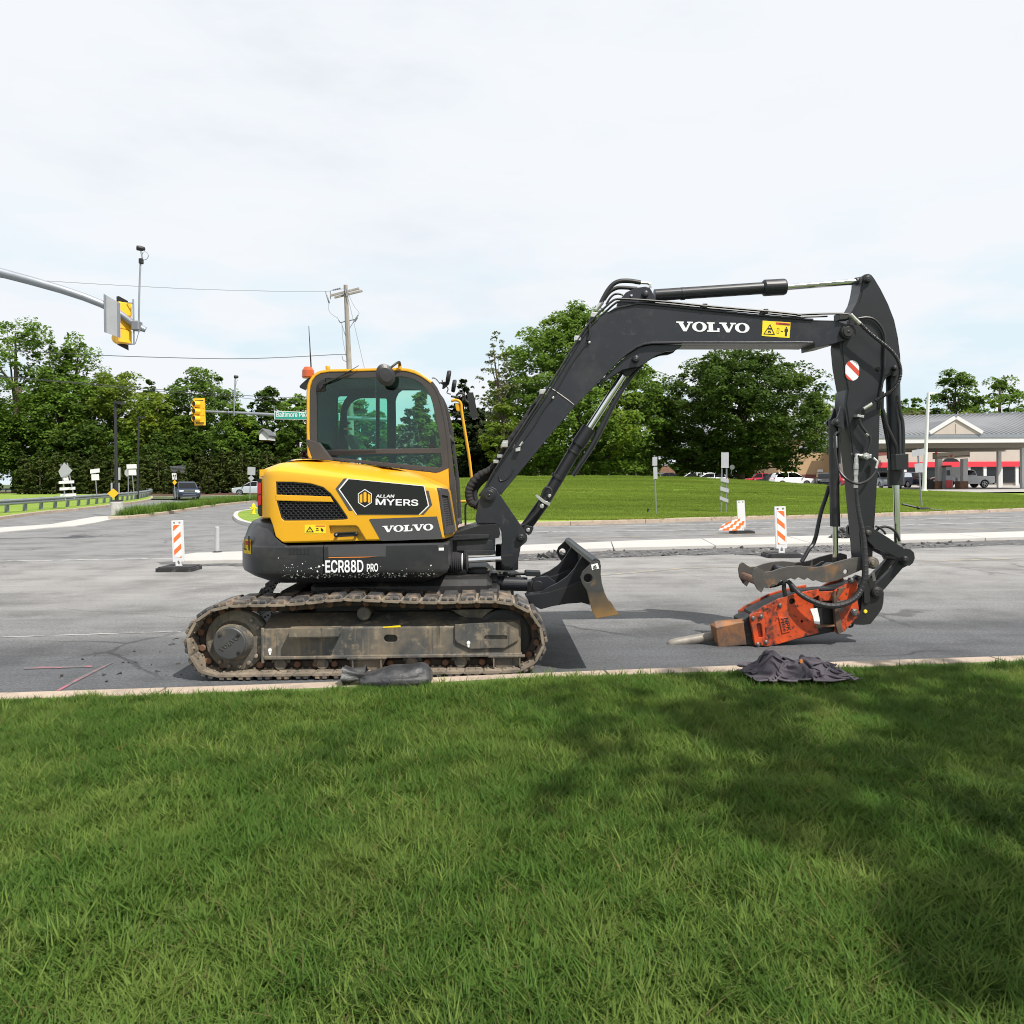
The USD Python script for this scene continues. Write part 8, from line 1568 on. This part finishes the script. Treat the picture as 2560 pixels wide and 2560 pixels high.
q = np.array([(i * ny + j, (i + 1) * ny + j, (i + 1) * ny + j + 1, i * ny + j + 1) for i in range(nx - 1) for j in range(ny - 1)]); cl_v, cl_f = vf((P.reshape(-1, 3), q)); cm = trimesh.Trimesh(cl_v, cl_f, process=False); trimesh.smoothing.filter_taubin(cm, iterations=4); cm = cm.subdivide_loop(1)
t.add('cloth', cm, 'fleece', True)
rim = [P[i, 0] for i in range(nx)] + [P[nx - 1, j] for j in range(1, ny)] + [P[i, ny - 1] for i in range(nx - 2, -1, -1)]; t.add('hem', tube(np.array(rim) + [0, 0, .003], .0065, 6), 'fleece_lining', True)
k_ = int(np.argmin(np.abs(P[..., 0] - .02).ravel() + np.abs(P[..., 1] + .10).ravel())); lb = P.reshape(-1, 3)[k_] + [0, -.006, .012]; t.add('label_patch', turned(cbox(-.010, .010, -.002, .002, -.013, .013, .001), rotz(.2), lb), 'orange_line')

# ------------------------------------------------------------------ grass
leaf('grass_blade', (.168, .325, .054), .50, .50, (1.1, .30), (.28, .42, .08), .5)
leaf('grass_light', (.28, .42, .085), .45, .5, (1.7, .25), (.38, .47, .12), .5)
leaf('grass_dry', (.26, .24, .09), .4, .4, (2, .3))
def blades(n, size, h, w, seed, lean=.5, seg=2):
    rg = np.random.default_rng(seed); x, y = rg.uniform(-size / 2, size / 2, n), rg.uniform(-size / 2, size / 2, n); cl = meshkit.fbm(np.stack([x * 9, y * 9, 0 * x], -1), 3, seed)
    hh = h * (.45 + .7 * rg.random(n)) * np.clip(.25 + 1.5 * cl, .3, 1.6); a = rg.random(n) * 2 * np.pi + 0; ln = lean * hh * (.25 + rg.random(n)); d = np.c_[np.cos(a), np.sin(a)]; s = np.c_[-d[:, 1], d[:, 0]] * (w * (.6 + .8 * rg.random(n)))[:, None] / 2
    b = np.c_[x, y]; rows = []
    for k in range(seg):
        t = k / seg; c = b + d * (ln * t ** 2)[:, None]; z = hh * (t - .15 * t * t); wd = 1 - .35 * t; rows += [np.c_[c - s * wd, z], np.c_[c + s * wd, z]]
    rows.append(np.c_[b + d * ln[:, None], hh * .85]); v = np.stack(rows, 1).reshape(-1, 3); m = 2 * seg + 1; i = np.arange(n)[:, None] * m; f = []
    for k in range(seg - 1): f += [i + [2 * k, 2 * k + 1, 2 * k + 3], i + [2 * k, 2 * k + 3, 2 * k + 2]]
    f.append(i + [2 * seg - 2, 2 * seg - 1, 2 * seg]); return v, np.vstack(f)
def scatter(name, label, cat_, protos, pts, seed, smin=.85, smax=1.15):
    """many copies of a few patches as one object"""
    p = _name('/World', name); pi = UsdGeom.PointInstancer.Define(stage, p); rel = pi.CreatePrototypesRel()
    for k, (m, mt) in enumerate(protos): q = f'{p}/patch_{k:03d}'; usdkit.mesh(stage, q, m, MATS[mt]); rel.AddTarget(q)
    rg = np.random.default_rng(seed); n = len(pts); a = rg.random(n) * 2 * np.pi; sc = rg.uniform(smin, smax, n)
    pi.CreatePositionsAttr(Vt.Vec3fArray.FromNumpy(np.asarray(pts, np.float32))); pi.CreateProtoIndicesAttr(Vt.IntArray.FromNumpy(rg.integers(0, len(protos), n).astype(np.int32)))
    pi.CreateOrientationsAttr(Vt.QuathArray([Gf.Quath(math.cos(t / 2), 0, 0, math.sin(t / 2)) for t in a])); pi.CreateScalesAttr(Vt.Vec3fArray.FromNumpy(np.stack([sc, sc, sc * rg.uniform(.9, 1.12, n)], 1).astype(np.float32)))
    data(pi.GetPrim(), label=label, category=cat_, kind='stuff')
t_j = t.loc; rg = np.random.default_rng(21); pts = []
NL = Polygon(nl_pts).buffer(0); edge_y = lambda x: np.interp(x, NEAR_EDGE[:, 0], NEAR_EDGE[:, 1])
for x in np.arange(-6.4, 6.6, .21):
    for y in np.arange(1.7, 7.4, .21):
        qx, qy = x + rg.uniform(-.08, .08), y + rg.uniform(-.08, .08)
        if abs(qx) > (.71 * qy + 1.1) or qy > edge_y(qx) - .27 or ((qx - t_j[0]) / .34) ** 2 + ((qy - t_j[1] + .05) / .20) ** 2 < 1: continue
        pts.append((qx, qy, float(near_z(qx, qy)) - .012))
scatter('lawn_grass', 'thick green lawn in the foreground', 'grass', [(blades(1000, .42, .076, .0062, s, 1.0), 'grass_blade' if s % 5 < 3 else 'grass_light') for s in range(10)], pts, 5)
ed = []
for x in np.arange(-5, 5.6, .085):
    y = edge_y(x); ed.append((x, y - .15 + rg.uniform(-.05, .02), .085))
scatter('lawn_edge_grass', 'grass blades along the near kerb', 'grass', [(blades(300, .15, .056, .0042, 40 + s, .7), 'grass_blade') for s in range(4)], ed, 6)
scatter('dry_grass', 'pale dry blades among the lawn', 'grass', [(blades(34, .5, .075, .005, 60 + s, 1.5), 'grass_dry') for s in range(3)], [q for q in pts if rg.random() < .8], 7)
def rosette(seed):
    r = np.random.default_rng(seed); p = np.c_[r.normal(0, .05, 40), r.normal(0, .05, 40), .035 + .035 * r.random(40)]; return leaves(p, .022, r, 1.2, 1.1)
scatter('clover_patch', 'small patches of clover and broad leaved weeds in the foreground lawn', 'weeds', [(rosette(s), 'leaf_mid') for s in range(5)], [pts[k] for k in rg.choice(len(pts), 60, replace=False)], 12, .35, .65)
tg = []
for k in range(900):
    x0, y0, x1, y1 = ISL_A.bounds; q = (rg.uniform(x0, x1), rg.uniform(y0, y1))
    if ISL_A.buffer(-.1).contains(Point(q)): tg.append((*q, .1))
scatter('long_grass', 'long arching grass filling the traffic island', 'grass', [(blades(200, .8, .42, .018, 80 + s, 1.0, 3), 'leaf_tall_grass') for s in range(4)], tg, 8)
fl = []
for k in range(9000):
    x, y = rg.uniform(-8, 34), 28 + 27 * rg.random() ** 1.6; kk_ = np.interp(x, FKI[:, 0], FKI[:, 1]) + .35
    if y > kk_ and abs(x) < .68 * y and (y < 55): fl.append((x, y, float(lawn_z(x, y)) - .02))
scatter('verge_grass', 'mown grass of the far lawn', 'grass', [(blades(700, 1.0, .085, .013, 100 + s, .7), 'grass_far') for s in range(3)], fl[:0] or fl, 9) if leaf('grass_far', (.30, .43, .058), .4, .42, (1.0, .28), (.42, .52, .085), stretch=((.06, .55, .1), -.35)) else None
